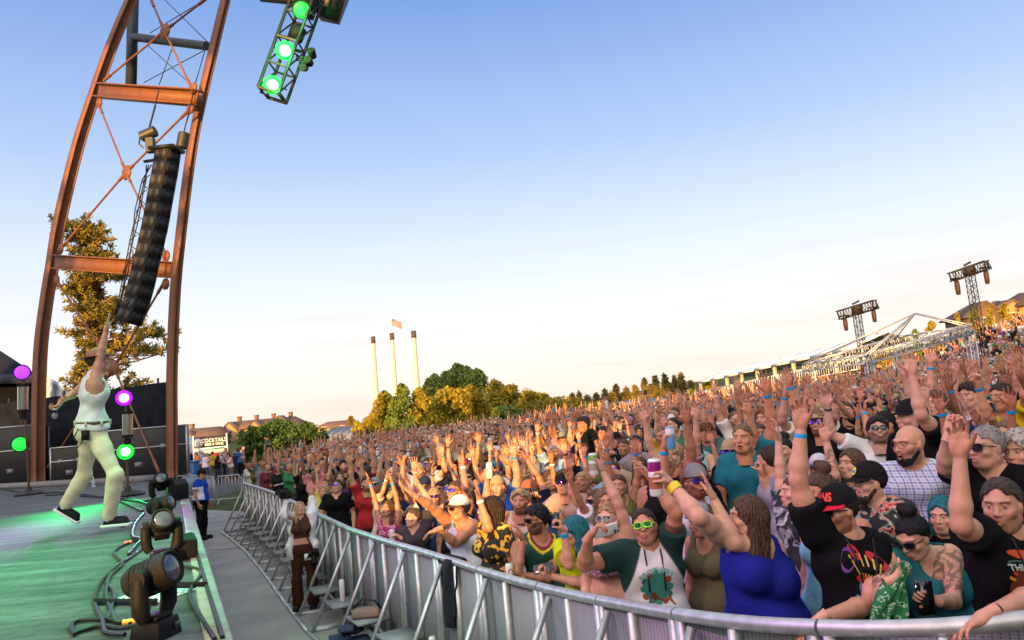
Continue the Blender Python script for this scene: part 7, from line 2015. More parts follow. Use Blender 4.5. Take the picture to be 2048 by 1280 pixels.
def badge(root, J, x, y, label_cols, sv, lan=True):
    "paper pass on a lanyard, worn"
    O = Vector(J['che']); A = Vector(-J['ax']); U = Vector(J['up']); W = Vector(J['fw']); f = W * (0.20 if sv is None else 0.17)
    from mathutils.bvhtree import BVHTree
    T = BVHTree.FromPolygons([tuple(v) for v in sv[0]], [tuple(q) for q in sv[1]])
    def hit(px, py, off):
        h = T.ray_cast(O + A * px + U * py + W * 0.6, -W, 1.2); return (h[0] if h[0] is not None else O + A * px + U * py + f) + W * off
    w, h = 0.055, 0.10; b = MB(); b.plate([hit(x + sx * w / 2, y + sy * h / 2, 0.008) for sx, sy in ((-1, -1), (1, -1), (1, 1), (-1, 1))], 0.003, W); bd = b.build('badge', M_plain, root); bd.color = (0.62, 0.50, 0.36, 1)
    V = []; F = []; C = []; rr = random.Random(int(x * 1000))
    for k in range(26):
        cx, cy = rr.uniform(-0.02, 0.02), rr.uniform(-0.028, 0.036); r = rr.uniform(0.003, 0.008); p = hit(x + cx, y + cy, 0.0125); i = len(V)
        V += [tuple(p + A * r * a + U * r * c) for a, c in ((-1.4, -1), (1.4, -1), (1.2, 1), (-1.2, 1))]; F.append((i, i + 1, i + 2, i + 3)); C += [label_cols[k % len(label_cols)]] * 4
    link_mesh('badge_print', np_mesh('bp', V, F, np.array(C), smooth=False), M_print, bd, color=(1, 1, 1))
    for sg in (-1, 1):
        q = MB(); n = 8; a, c2 = (x + sg * 0.004, y + h / 2), (sg * 0.075, 0.19); q.tube([hit(a[0] + (c2[0] - a[0]) * t / n, a[1] + (c2[1] - a[1]) * t / n, 0.008) for t in range(n + 1)], 0.0045, 6); q.build('lanyard', M_cable, root)
# ---------------------------------------------------------------- the people one can recognise in the photo
def foreground():
    ap = add_person
    # man in the black and red cap
    r, J, sv, H, og = ap('bearded man in black cap with red brim and lettering, leaning on the rail', (1676, 1022), 3.72,
        dict(shirt=('tee', BLK), hair=('short', DBR), glass=((0.01, 0.01, 0.01), M_lensb), cap=dict(crown=(0.012, 0.012, 0.014), brim=(0.55, 0.02, 0.05), txt='VANS', tcol=(0.75, 0.03, 0.04)), bands=(('R', BLUEB),), seed=3),
        dict(handR='soft', handL='soft', beard=((0.32, 0.22, 0.17), 1, 0.75), fat=1.16, belly=0.35, arm=1.2, loose=0.02, mouth=0.2, h=0.009), look=(48, -4), ty=28, lean=6, shR=(1622, 1078), shL=(1745, 1096),
        R=((1596, 960), (1602, 858), (1598, 800), 'cam', (-1, 1)), L=((1742, 1208, 3.55), (1640, 1238, 3.3), (1592, 1278), 'down', (-1, -1)), skin=0)
    pr = []
    for k in range(13):
        a = math.radians(-20 + k * 11.5); pr += bar2(0.03 * math.cos(a) - 0.02, -0.10 + 0.03 * math.sin(a), 0.15 * math.cos(a) - 0.02, -0.10 + 0.17 * math.sin(a), 0.004, (0.55, 0.42, 0.10) if k > 5 else (0.25, 0.30, 0.55), w1=0.009)
    pr += [disc2(-0.02, -0.11, 0.045, 0.055, (0.05, 0.14, 0.32), lift=0.0008), disc2(-0.02, -0.055, 0.05, 0.028, (0.40, 0.03, 0.03), lift=0.0012), disc2(-0.02, -0.10, 0.022, 0.03, (0.45, 0.50, 0.55), lift=0.0016)]
    pr += [disc2(-0.055, 0.07, 0.026, 0.035, (0.50, 0.03, 0.03), rot=0.3, lift=0.0012), disc2(0.05, 0.055, 0.055, 0.028, (0.42, 0.03, 0.04), rot=-0.6, lift=0.0012), disc2(-0.10, 0.02, 0.03, 0.07, (0.16, 0.05, 0.30), rot=-0.4, lift=0.0005)]
    for k in range(9):
        x0 = -0.13 + 0.03 * k; pr += bar2(x0, -0.25 + 0.02 * (k % 3), x0 + 0.02, -0.16 + 0.02 * (k % 2), 0.009, [(0.04, 0.25, 0.45), (0.05, 0.35, 0.5), (0.18, 0.35, 0.10)][k % 3], w1=0.014)
    decal(r, sv[0], sv[1], J, pr, dz=0.03); badge(r, J, -0.03, -0.14, ((0.55, 0.12, 0.05), (0.35, 0.08, 0.04), (0.6, 0.3, 0.08)), sv)
    # woman with the bun
    r, J, sv, H, og = ap('tattooed woman with black hair bun and sunglasses in teal top looking at her phone', (1826, 1076), 3.66,
        dict(shirt=('tank', (0.02, 0.13, 0.16)), hair=('bun', BLK), glass=((0.01, 0.01, 0.01), M_lensb), seed=4), dict(fem=True, handR='grip', handL='grip', fat=1.12, arm=1.15, bust=1.0, tattoo=(('R', 0.15, 0.85, (0.35, 0.42, 0.42, 1)), ('L', 0.0, 0.8, (0.35, 0.42, 0.42, 1)))),
        look=(34, -24), ty=18, lean=8, shR=(1772, 1122), shL=(1902, 1110), R=((1758, 1196), (1782, 1160), (1806, 1150), 'left', (-1, -1)), L=((1908, 1204), (1868, 1200), (1836, 1186), 'cam', (-1, -1)), skin=2)
    p = hold(J, og, 'L', 0.07, 0.03); phone_at(p, U3, nrm((1, -0.2, 0)), 'black phone held low by the woman with the hair bun', (0.02, 0.02, 0.022), w=0.075, h=0.15)
    n = MB(); n.tube([Vector(J['nek'] + J['ax'] * 0.09 * k + J['fw'] * (0.10 - 0.10 * k * k) - J['up'] * (0.10 - 0.13 * k * k)) for k in (-0.95, -0.6, -0.3, 0, 0.3, 0.6, 0.95)], 0.003, 5); n.build('necklace', M_cable, r)
    V = []; F = []; q0 = hold(J, og, 'R', 0.08, 0.02); nx, ny = 9, 16
    for j in range(ny):
        t = j / (ny - 1)
        for i in range(nx):
            u = i / (nx - 1) - 0.5; V.append((u * (0.05 + 0.12 * t) - 0.12 * t, -0.02 + 0.03 * math.sin(14 * u + 5 * t), 0.03 - 0.24 * t + 0.015 * math.sin(9 * u)))
    for j in range(ny - 1):
        for i in range(nx - 1): F.append((j * nx + i, j * nx + i + 1, (j + 1) * nx + i + 1, (j + 1) * nx + i))
    b = link_mesh('green_bandana', np_mesh('bandana', V, F), wave_mat('green bandana print', [(0, (0.01, 0.16, 0.05)), (0.55, (0.45, 0.6, 0.45)), (0.6, (0.01, 0.16, 0.05))], 38, detail=1), None, q0); q = b.modifiers.new('t', 'SOLIDIFY'); q.thickness = 0.004
    tag(b, 'green printed bandana in the hand of the woman with the bun', 'bandana')
    # man at the right edge
    r, J, sv, H, og = ap('dark haired man with goatee in black concert tee, hand over the right end rail', (2004, 1012), 3.2,
        dict(shirt=('tee', BLK), hair=('recede', (0.05, 0.035, 0.025)), bands=(('L', (0.01, 0.01, 0.012), 0.9, 'watch', 0.018),), seed=6), dict(handR='soft', handL='soft', beard=((0.40, 0.33, 0.30), 1, 0.6), mouth=0.35, smile=1, arm=1.1, loose=0.018, h=0.009, hw=0.95),
        look=(14, -2), ty=14, lean=3, shR=(1956, 1088), shL=(2082, 1096), R=((1922, 1050), (1920, 915), (1914, 840), 'cam', (-1, 1)), L=((2078, 1186, 3.05), (1976, 1228, 2.86), (1930, 1252), 'down', (-1, -1)), skin=0)
    pr = [disc2(0, -0.10, 0.12, 0.15, (0.10, 0.02, 0.01), lift=0.0002)]
    for k in range(11):
        a = math.radians(20 + k * 14); pr += bar2(0.05 * math.cos(a), -0.09 + 0.04 * math.sin(a), 0.13 * math.cos(a), -0.09 + 0.12 * math.sin(a), 0.006, ((0.60, 0.25, 0.02), (0.45, 0.05, 0.02))[k % 2], w1=0.014)
    pr += [disc2(0, 0.055, 0.12, 0.022, (0.50, 0.06, 0.02), lift=0.0008), disc2(0, 0.012, 0.125, 0.026, (0.06, 0.16, 0.16), lift=0.0010), disc2(0, -0.16, 0.07, 0.05, (0.35, 0.07, 0.02), lift=0.0008), disc2(0.03, -0.19, 0.035, 0.035, (0.10, 0.14, 0.22), lift=0.0012)]
    pr += text2('THREADHEADS', 0.036, 0, 0.010, (0.40, 0.50, 0.50), arc=0.4, lift=0.002); pr += text2('MUSIC', 0.026, 0, 0.055, (0.65, 0.45, 0.25), arc=0.4, lift=0.002) if False else bar2(-0.09, 0.062, 0.09, 0.062, 0.006, (0.62, 0.5, 0.3), 0.002, 6)
    decal(r, sv[0], sv[1], J, pr, dz=0.04); badge(r, J, -0.05, -0.19, ((0.10, 0.22, 0.08), (0.35, 0.12, 0.05), (0.2, 0.3, 0.15)), sv)
    # woman in the blue tank top
    r, J, sv, H, og = ap('woman in cobalt blue tank top with long brown hair, both arms stretched up', (1492, 1036), 4.08,
        dict(shirt=('scoop', (0.012, 0.018, 0.22)), hair=('long', (0.075, 0.040, 0.024), 0.30), bands=(('R', (0.75, 0.55, 0.02), 0.86, 'scrunchie', 0.022, 0.040),), seed=9), dict(fem=True, handR='grip', handL='open', fat=1.22, arm=1.45, bust=2.0, loose=0.024, fold=0.003, mouth=0.2, h=0.009),
        look=(74, 6), ty=34, lean=5, shR=(1440, 1082), shL=(1552, 1112), R=((1398, 1034), (1342, 968), (1318, 938), 'left', (-1, 1)), L=((1468, 1086), (1428, 1000), (1410, 955), 'left', (-1, 1)), skin=2)
    p = hold(J, og, 'R', 0.085, 0.045); can_at(p, (0.03, 0.0, 1), 'tall white and purple can raised by the woman in blue', (0.72, 0.72, 0.74), (0.25, 0.01, 0.16), band_col=(0.35, 0.12, 0.06), h=0.20, r=0.036)
    # man with green sunglasses
    r, J, sv, H, og = ap('man with lime green sunglasses in white tee with dark green sleeves holding a phone', (1290, 1054), 4.78,
        dict(shirt=('tee', (0.60, 0.58, 0.60)), raglan=(0.015, 0.065, 0.055), sh=0.0075, hair=('recede', (0.035, 0.025, 0.02)), glass=((0.35, 0.75, 0.02), M_greenlens, 'wayfarer', 1.5), bands=(('R', (0.02, 0.02, 0.02), 0.2, 'armband', 0.0, 0.0),) if False else (), seed=12),
        dict(handR='grip', handL='soft', fat=1.12, arm=1.22, mouth=0.25, beard=((0.6, 0.5, 0.45), 1, 0.25), loose=0.02, h=0.009, tattoo=(('L', 0.55, 0.75, (0.35, 0.36, 0.38, 0)),)), look=(8, 10), ty=2, shR=(1236, 1120), shL=(1346, 1106), tilt=0.12,
        R=((1168, 1130), (1178, 1074), (1200, 1048), 'right', (-1, -1)), L=((1352, 1026), (1288, 936), (1262, 900), 'left', (-1, 1)), skin=1)
    p = hold(J, og, 'R', 0.07, 0.035); phone_at(p + Vector((0.035, 0, 0.01)), (1, 0, 0.2), (0, -0.5, 1), 'white phone held sideways by the man in green sunglasses', (0.70, 0.70, 0.72))
    pr = [disc2(0, -0.09, 0.085, 0.09, (0.03, 0.17, 0.15), lift=0.0002), disc2(0, -0.10, 0.062, 0.072, (0.10, 0.035, 0.02), lift=0.0006), disc2(-0.005, -0.055, 0.042, 0.03, (0.42, 0.09, 0.02), lift=0.001), disc2(0, -0.085, 0.020, 0.028, (0.10, 0.38, 0.42), lift=0.0014)]
    for k in range(12): a = k * math.pi / 6; pr.append(disc2(0.085 * math.cos(a), -0.09 + 0.09 * math.sin(a), 0.02, 0.02, [(0.03, 0.22, 0.18), (0.25, 0.05, 0.02), (0.05, 0.12, 0.12)][k % 3], 10, lift=0.0009))
    for k in range(6): pr += bar2(0.01 + 0.012 * k, -0.12 - 0.006 * k, 0.05 + 0.01 * k, -0.15 - 0.01 * k, 0.008, [(0.30, 0.06, 0.02), (0.45, 0.16, 0.05), (0.08, 0.03, 0.02)][k % 3], 0.0016)
    pr += text2('BROTHERS', 0.046, 0, 0.015, (0.10, 0.42, 0.36), arc=0.14, lift=0.0018); decal(r, sv[0], sv[1], J, pr, dz=0.03)
    for sg in (-1, 1): n = MB(); n.tube([Vector(J['che'] + J['ax'] * sg * 0.05 + J['up'] * z + J['fw'] * f) for z, f in ((0.17, 0.085), (0.10, 0.125), (0.0, 0.142), (-0.08, 0.14))], 0.005, 6); n.build('lanyard', M_cable, r)
    # leopard top
    r, J, sv, H, og = ap('woman in leopard print bikini top raising a green topped can, face behind a phone', (1216, 1042), 5.4,
        dict(shirt=('bra', (1, 1, 1), M_leopard), hair=('pony', BLD), seed=15, glass=((0.4, 0.4, 0.42), M_lensb)), dict(fem=True, handR='grip', handL='soft', fat=1.12, bust=1.2, arm=1.2), look=(25, 12), ty=15, shR=(1180, 1088), shL=(1262, 1086), L=((1236, 1006), (1201, 934), (1188, 905), 'left', (-1, 1)), skin=2)
    p = hold(J, og, 'L', 0.08, 0.04); can_at(p, (0.02, 0.1, 1), 'silver can with green top raised above the leopard print top', (0.62, 0.62, 0.6), (0.12, 0.35, 0.05), band_col=(0.3, 0.25, 0.2))
    # teal haired woman in yellow
    r, J, sv, H, og = ap('teal haired woman in bright yellow shirt leaning on the rail, phone in hand', (1147, 1064), 5.75,
        dict(shirt=('tee', (0.48, 0.56, 0.01)), hair=('long', TEALH, 0.26), glass=((0.01, 0.01, 0.01), M_lensb), bands=(('R', BLUEB, 0.9, 'wristband', 0.014),), seed=18), dict(fem=True, handR='grip', handL='grip', fat=1.2, arm=1.2, bust=1.6), look=(70, 0), ty=40, lean=12, shR=(1118, 1104), shL=(1182, 1108),
        R=((1138, 1130), (1128, 1064), (1114, 1030), 'left', (-1, -1)), L=((1166, 1168), (1086, 1148), (1058, 1132), 'up', (-1, -1)), skin=0)
    phone_at(hold(J, og, 'R', 0.10, 0.02), (0.1, 0, 1), (1, 0, 0), 'slim dark phone held up by the teal haired woman', (0.05, 0.03, 0.02), w=0.04, h=0.13); phone_at(hold(J, og, 'L', 0.08, 0.03), (1, -0.1, 0.15), (0, 0.7, 1), 'dark phone held low over the rail by the teal haired woman', (0.03, 0.03, 0.035))
    # jersey man
    r, J, sv, H, og = ap('bearded man with thick black hair in green and yellow jersey holding a can', (1072, 1040), 6.5,
        dict(shirt=('jersey', (1, 1, 1)), trim=((0.62, 0.50, 0.02), (0.16, 0.02, 0.03)), hair=('thick', BLK), glass=((0.01, 0.01, 0.01), M_lensb), seed=21), dict(handR='soft', handL='grip', beard=((0.12, 0.09, 0.08), 1, 0.8), mouth=0.4, arm=1.05), look=(62, -4), ty=22, shR=(1030, 1104), shL=(1118, 1104), R=((1036, 1142), (1046, 1080), (1036, 1058), 'left', (-1, -1)), L=((1095, 1158), (1040, 1150), (1018, 1132), 'left', (-1, -1)), skin=3)
    for ch in r.children:
        if ch.name.startswith('shirt') and 'print' not in ch.name:
            ca = ch.data.color_attributes.get('tint'); n = len(ch.data.vertices); cc = np.ones(n * 4, np.float32); ca.data.foreach_get('color', cc); cc = cc.reshape(-1, 4); w = (cc[:, :3] > 0.99).all(1); cc[w, :3] = (0.015, 0.07, 0.05); ca.data.foreach_set('color', cc.ravel())
    can_at(hold(J, og, 'L', 0.08, 0.04), (0, 0, 1), 'white beer can held at the rail by the man in the jersey', (0.72, 0.72, 0.70), (0.74, 0.74, 0.72), band_col=(0.60, 0.60, 0.58))
    # man in white cap, arms out
    ap('man in white cap and sunglasses in pale tank top stretching an arm outward', (918, 1018), 7.45,
        dict(shirt=('tank', (0.55, 0.60, 0.66)), hair=('short', BRN), cap=dict(crown=(0.68, 0.62, 0.56), brim=(0.10, 0.05, 0.04)), glass=((0.02, 0.01, 0.0), M_lensb), bands=(('R', (0.75, 0.75, 0.75)),), seed=24), dict(handR='flat', handL='soft', arm=1.15, mouth=0.5), look=(66, 4), ty=38, lean=6, shR=(892, 1048), shL=(948, 1052), R=((862, 1012), (828, 990), (806, 972), 'up', (-1, -1)), L=((910, 1086), (878, 1058), (858, 1066), 'down', (-1, -1)), skin=1)
    ap('woman with purple mirrored sunglasses stretching a bare arm straight up behind the white cap', (910, 984), 8.6, dict(shirt=('tank', BLK), hair=('pony', BRN), glass=((0.01, 0.01, 0.02), M_purplelens), bands=(('L', (0.7, 0.7, 0.7)),), seed=25), dict(fem=True, handL='open', arm=1.2, smile=1), look=(40, 12), L=((930, 975), (926, 930), (926, 895), 'left', (-1, 1)), skin=1)
    ap('long haired brunette in black shirt with yellow flowers, bent arm raised above the rail', (980, 1022), 6.7, dict(shirt=('tee', (1, 1, 1), M_yflower), hair=('long', DBR, 0.36), bands=(('R', (0.7, 0.7, 0.68), 0.9, 'bracelet', 0.012),), seed=27), dict(fem=True, handR='open', arm=1.15), look=(75, 10), ty=55, R=((978, 1056), (950, 972), (944, 925), 'left', (-1, -1)), skin=1)
    # leaning on the rail to the left
    r, J, sv, H, og = ap('person in charcoal tee leaning a forearm on the rail with a pale can', (826, 1036), 8.5, dict(shirt=('tee', (0.05, 0.045, 0.05)), hair=('short', BRN), seed=30), dict(handR='grip', handL='open', arm=1.0), look=(60, 8), ty=20, lean=8, shL=(862, 1055), L=((858, 1000), (832, 960), (822, 935), 'left', (-1, 1)), R=((838, 1090), (798, 1074), (784, 1066), 'left', (-1, -1)), skin=2)
    can_at(hold(J, og, 'R', 0.08, 0.03), (0, 0, 1), 'pale can held on the rail by the person in charcoal', (0.6, 0.6, 0.66), (0.6, 0.6, 0.66))
    ap('woman in magenta tie dye top with both arms raised at the rail', (776, 1018), 9.6, dict(shirt=('tank', (1, 1, 1), M_tiedye), hair=('long', BRN, 0.3), bands=(('R', BLUEB), ('L', BLUEB)), seed=33), dict(fem=True, handR='open', handL='soft', mouth=0.6), look=(40, 15), R=((744, 968), (730, 935), (722, 910), 'left', (-1, 1)), L=((790, 960), (770, 915), (762, 890), 'left', (1, 1)), skin=1)
    ap('man with purple mirrored sunglasses and orange bandana in black tee, face turned up', (674, 974), 12.0, dict(shirt=('tee', BLK), hair=('short', DBR), glass=((0.02, 0.02, 0.02), M_purplelens), seed=36), dict(handR='soft', beard=((0.5, 0.4, 0.35), 1, 0.4)), look=(25, 22), ty=10, skin=2, R=((640, 1040), (612, 1052), (600, 1056), 'down', (-1, -1)))
    ap('woman in pale yellow tee beside the man with the bandana', (648, 984), 13.0, dict(shirt=('tee', (0.50, 0.42, 0.10)), hair=('bob', BLD, 0.12), seed=37), dict(fem=True, handL='open', handR='open'), look=(25, 10), R=((636, 955), (632, 925), (630, 905), 'cam', (-1, 1)), skin=0)
    # second row at the right
    ap('bearded man in black cap with yellow round patch and dark floral shirt', (1738, 966), 4.5, dict(shirt=('tee', (1, 1, 1), M_floral), hair=('short', BLK), cap=dict(crown=(0.012, 0.012, 0.014), brim=(0.012, 0.012, 0.014), patch=((0.60, 0.50, 0.02), (0.05, 0.20, 0.42))), glass=((0.02, 0.02, 0.02), None, 'round', 1, 'spectacles'), beardpiece=(DBR, 0.07), seed=39), dict(fat=1.1), look=(58, -2), ty=30, skin=2)
    ap('bald man with dark beard and spectacles shouting in blue checked shirt', (1818, 890), 4.75, dict(shirt=('polo', (1, 1, 1), M_plaid), glass=((0.03, 0.02, 0.01), None, 'round', 1, 'spectacles'), beardpiece=(BLK, 0.025), seed=42), dict(mouth=1.0, fat=1.05, beard=((0.25, 0.2, 0.18), 1, 0.5)), look=(42, -2), ty=14, skin=0)
    ap('teal haired woman in black top peering past the woman with the bun', (1886, 1032), 4.3, dict(shirt=('tee', BLK), hair=('bob', TEALH, 0.1), seed=44), dict(fem=True), look=(20, -4), skin=2)
    ap('grey haired man in sunglasses and black tee, fist up, near the right edge', (1972, 896), 4.3, dict(shirt=('tee', BLK), hair=('recede', GRYH), glass=((0.01, 0.01, 0.01), M_lensb), seed=46), dict(mouth=0.4, smile=1, handR='fist', arm=1.15), look=(44, 0), R=((1890, 935), (1898, 868), (1908, 842), 'cam', (-1, -1)), skin=2)
    ap('older man with curly grey hair at the right edge of the crowd', (2040, 905), 4.3, dict(shirt=('tee', (0.05, 0.055, 0.07)), hair=('curly', (0.35, 0.33, 0.30)), seed=48), dict(), look=(30, 0), skin=2)
    ap('smiling dark haired woman in white cap behind the raised arm', (1638, 936), 6.3, dict(shirt=('tank', BLK), hair=('long', DBR, 0.2), cap=dict(crown=(0.5, 0.5, 0.55), brim=(0.06, 0.07, 0.12)), seed=50), dict(fem=True, smile=1), look=(30, 0), skin=1)
    ap('short haired man in heather grey tee pointing a finger upward', (1537, 922), 6.0, dict(shirt=('tee', (0.27, 0.26, 0.30)), hair=('short', DBR), seed=52), dict(handR='point'), look=(120, 4), ty=70, R=((1546, 1010), (1524, 952), (1520, 920), 'left', (-1, -1)), skin=0)
    ap('man in black and white tie dye tee beside the cobalt blue tank top', (1588, 985), 5.0, dict(shirt=('tee', (1, 1, 1), M_blotch), hair=('short', BRN), seed=53), dict(handL='open'), look=(70, 6), skin=2, R=((1560, 930), (1556, 870), (1552, 830), 'left', (-1, 1)))
    r, J, sv, H, og = ap('man in mustard yellow tee filming with a teal phone at the right', (2002, 796), 6.9, dict(shirt=('tee', (0.55, 0.36, 0.01)), hair=('short', DBR), bands=(('R', BLUEB),), seed=54), dict(handR='grip', smile=1, handL='soft'), look=(36, 4), R=((1992, 868), (1982, 828), (1976, 806), 'right', (-1, -1)), L=((2050, 790), (2060, 720), (2060, 690), 'cam', (-1, 1)), skin=1)
    phone_at(hold(J, og, 'R', 0.08, 0.02), (-0.25, 0, 1), (0, 1, 0), 'teal cased phone in front of the man in mustard yellow', (0.02, 0.12, 0.16))
    ap('dark haired man in white tee with small marks clasping his hands', (1938, 792), 8.0, dict(shirt=('tee', (1, 1, 1), M_ghost), hair=('thick', DBR), seed=56), dict(handR='flat', smile=1), look=(34, 0), R=((1915, 850), (1928, 822), (1926, 805), 'left', (-1, -1)), skin=2)
    ap('woman shouting beside the white marked tee with an arm raised', (1870, 808), 7.4, dict(shirt=('tank', BLK), hair=('long', BRN, 0.3), bands=(('R', BLUEB),), seed=57), dict(fem=True, handR='open', mouth=1.0), look=(30, 4), R=((1866, 770), (1862, 700), (1860, 670), 'cam', (-1, 1)), skin=0)
    r, J, sv, H, og = ap('person in black cap with one long bare arm raised high behind the checked shirt', (1822, 836), 5.9, dict(shirt=('tee', BLK), hair=('short', DBR), cap=dict(crown=(0.015, 0.015, 0.017), brim=(0.015, 0.015, 0.017)), seed=58), dict(handL='open', arm=1.1), look=(62, 2), L=((1842, 830), (1824, 750), (1820, 715), 'cam', (-1, 1)), skin=2)
    ap('person with a leaf tattoo on a raised forearm behind the red brimmed cap', (1702, 930), 5.4, dict(shirt=('tee', (0.02, 0.06, 0.05)), hair=('long', BRN, 0.2), seed=60), dict(handR='open', arm=1.1, tattoo=(('R', 1.2, 1.75, (0.4, 0.4, 0.4, 1)),)), look=(40, 10), R=((1668, 950), (1648, 862), (1640, 820), 'cam', (-1, 1)), skin=2)
    r, J, sv, H, og = ap('man in dark cap holding a black phone sideways above his head', (1770, 850), 7.4, dict(shirt=('tee', (0.10, 0.05, 0.02)), hair=('short', BLK), cap=dict(crown=(0.02, 0.02, 0.02), brim=(0.02, 0.02, 0.02)), bands=(('R', BLUEB),), seed=61), dict(handR='grip'), look=(40, 4), R=((1738, 868), (1728, 822), (1732, 800), 'right', (-1, 1)), skin=1)
    phone_at(hold(J, og, 'R', 0.08, 0.03), (1, 0, 0.1), (0, 0, 1), 'black phone held sideways by the man in the dark cap', (0.02, 0.02, 0.02))
    ap('man in brown fedora and dark green checked shirt, palm raised beside his face', (1413, 866), 9.4, dict(shirt=('tee', (1, 1, 1), M_gplaid), hair=('short', DBR), cap=dict(crown=(0.10, 0.05, 0.022), brim=(0.09, 0.045, 0.02), kind='fedora'), seed=63), dict(handL='open'), look=(20, 4), L=((1436, 930), (1424, 885), (1418, 862), 'cam', (-1, -1)), skin=1)
    ap('person in grey and yellow cap squeezed behind the man with green sunglasses', (1402, 1042), 4.9, dict(shirt=('tank', (0.12, 0.10, 0.06)), hair=('short', BRN), cap=dict(crown=(0.22, 0.23, 0.25), brim=(0.03, 0.03, 0.03), back=True), seed=64), dict(fem=True), look=(60, -6), skin=1)
    ap('woman with dark sunglasses behind the teal haired woman', (1192, 1004), 7.0, dict(shirt=('tank', (0.10, 0.02, 0.03)), hair=('bob', BRN, 0.1), glass=((0.01, 0.01, 0.01), M_lensb), seed=66), dict(fem=True, handR='open'), look=(55, 4), R=((1122, 960), (1140, 920), (1140, 890), 'cam', (-1, 1)), skin=1)
    ap('man in red cap and blue mirrored sunglasses reaching a long arm to the left', (1058, 984), 8.3, dict(shirt=('tee', (0.015, 0.018, 0.04)), hair=('short', BRN), cap=dict(crown=(0.30, 0.10, 0.06), brim=(0.03, 0.035, 0.06)), glass=((0.02, 0.02, 0.02), M_purplelens), seed=67), dict(handL='soft', arm=1.1), look=(48, 6), shL=(1098, 1015), L=((1078, 958), (1048, 908), (1030, 888), 'left', (-1, 1)), skin=3)
    ap('person in dark red cap seen from behind the blue tank top', (1388, 948), 6.6, dict(shirt=('tee', BLK), hair=('short', DBR), cap=dict(crown=(0.25, 0.01, 0.03), brim=(0.25, 0.01, 0.03), back=True), seed=69), dict(handR='grip'), look=(80, 8), R=((1340, 930), (1330, 890), (1326, 866), 'left', (-1, 1)), skin=1)
    ap('smiling woman with dark bob behind the pointing man', (1474, 930), 8.0, dict(shirt=('tee', BLK), hair=('bob', DBR, 0.1), seed=70), dict(fem=True, smile=1, handL='fist'), look=(35, 4), L=((1500, 930), (1486, 892), (1474, 878), 'left', (-1, 1)), skin=1)
    # children carried on shoulders
    for lab, hd, col, hr, fem, kw in (('boy in black tee riding on shoulders above the crowd', (1166, 850), BLK, 'thick', False, {}), ('small girl in white tee riding on shoulders beside the boy', (1207, 868), (0.6, 0.58, 0.55), 'pony', True, {})):
        hp = P(*hd, 11.0); fl = hp.z - 1.05
        ap(lab, hd, 11.0, dict(shirt=('tee', col), hair=(hr, BLK), seed=71, sh=0.009, trousers=(0.55, DENIM)), dict(fem=fem, head=1.35, smile=1, handL='open'), look=(50, 0), skin=3, floor=fl, sc=0.66, group='children on shoulders')
    # guard
    r, J, sv, H, og = ap('security guard in blue and white polo and black cap standing by the stage front', (404, 949), 18.9, dict(shirt=('polo', (0.012, 0.06, 0.40)), sidepanel=(6.0, 6.0, 1.6) if False else None, hair=('short', DBR), cap=dict(crown=(0.03, 0.012, 0.012), brim=(0.03, 0.012, 0.012)), glass=((0.01, 0.01, 0.01), M_lensb), trousers=(1.0, (0.010, 0.010, 0.012)), seed=72), dict(fat=1.22, belly=0.3, hem=-0.02), look=(-62, 0), ty=-62, skin=1)
    panel = []
    V, F = sv; side = (V - J['che']) @ J['ax']; k = (side > 0.10) & ((V - J['wai']) @ J['up'] > -0.12) & ((V - J['che']) @ J['up'] < 0.02); vm = np.where(k, np.arange(len(V)), -1); fk = F[k[F].all(1)]; u = np.unique(fk); mp = -np.ones(len(V), int); mp[u] = np.arange(len(u))
    if len(u): link_mesh('side_panel', np_mesh('sp', V[u] + J['ax'] * 0.006, mp[fk]), M_cloth, r, color=(0.65, 0.66, 0.7))
    sh = MB()
    for q in 'RL': sh.box(Vector(J['toe' + q] * 0.6 + J['an' + q] * 0.4) - Vector((0, 0, 0.0)), (0.11, 0.28, 0.085), Matrix((J['ax'], J['fw'], U3)).transposed(), 0.8)
    sh.build('shoes', M_black, r, bevel=0.02)
    # woman photographer in the pit
    r, J, sv, H, og = ap('blonde woman photographer in open white shirt and brown trousers laughing in the pit', (600, 1018), 10.75, dict(shirt=('crop', (0.075, 0.03, 0.022)), hair=('long', (0.38, 0.27, 0.16), 0.20), trousers=(1.0, (0.05, 0.02, 0.012)), seed=74), dict(fem=True, smile=1, mouth=0.3, handR='grip', handL='open', flare=0.03, bust=0.9), look=(-12, 24), ty=8, R=((570, 1030), (577, 992), (580, 975), 'left', (-1, -1)), L=((626, 1020), (620, 965), (622, 940), 'cam', (1, 1)), skin=0)
    f = Field(*bounds(J, ['shR', 'shL', 'elR', 'elL', 'wrR', 'wrL', 'pel', 'nek', 'hipR', 'hipL'], 0.2), 0.011); body_prims(J, dict(fem=True, bust=0.6, fat=1.08), f, 0.036, 'torso')
    for q in 'RL': f.cone(J['sh' + q], J['el' + q], 0.085, 0.068, 0.04); f.cone(J['el' + q], lerp(J['el' + q], J['wr' + q], 0.72), 0.068, 0.055, 0.03)
    for sg in (-1, 1): f.cone(J['pel'] + J['ax'] * sg * 0.12, J['pel'] + J['ax'] * sg * 0.14 - J['up'] * 0.13, 0.11, 0.09, 0.05)
    f.wobble(folds(9, 0.012)); f.cone(J['nek'] + J['fw'] * 0.2 + J['up'] * 0.14, J['pel'] + J['fw'] * 0.2 - J['up'] * 0.3, 0.165, 0.18, 0.01, sub=True); f.ell(J['nek'] + J['up'] * 0.07 + J['fw'] * 0.05, (0.085,) * 3, 0.01, sub=True); f.plane(J['pel'] - J['up'] * 0.14, -J['up'])
    V, F = f.mesh(1); link_mesh('open_shirt', np_mesh('os', V, F), M_cloth, r, color=(0.68, 0.66, 0.70))
    sh = MB()
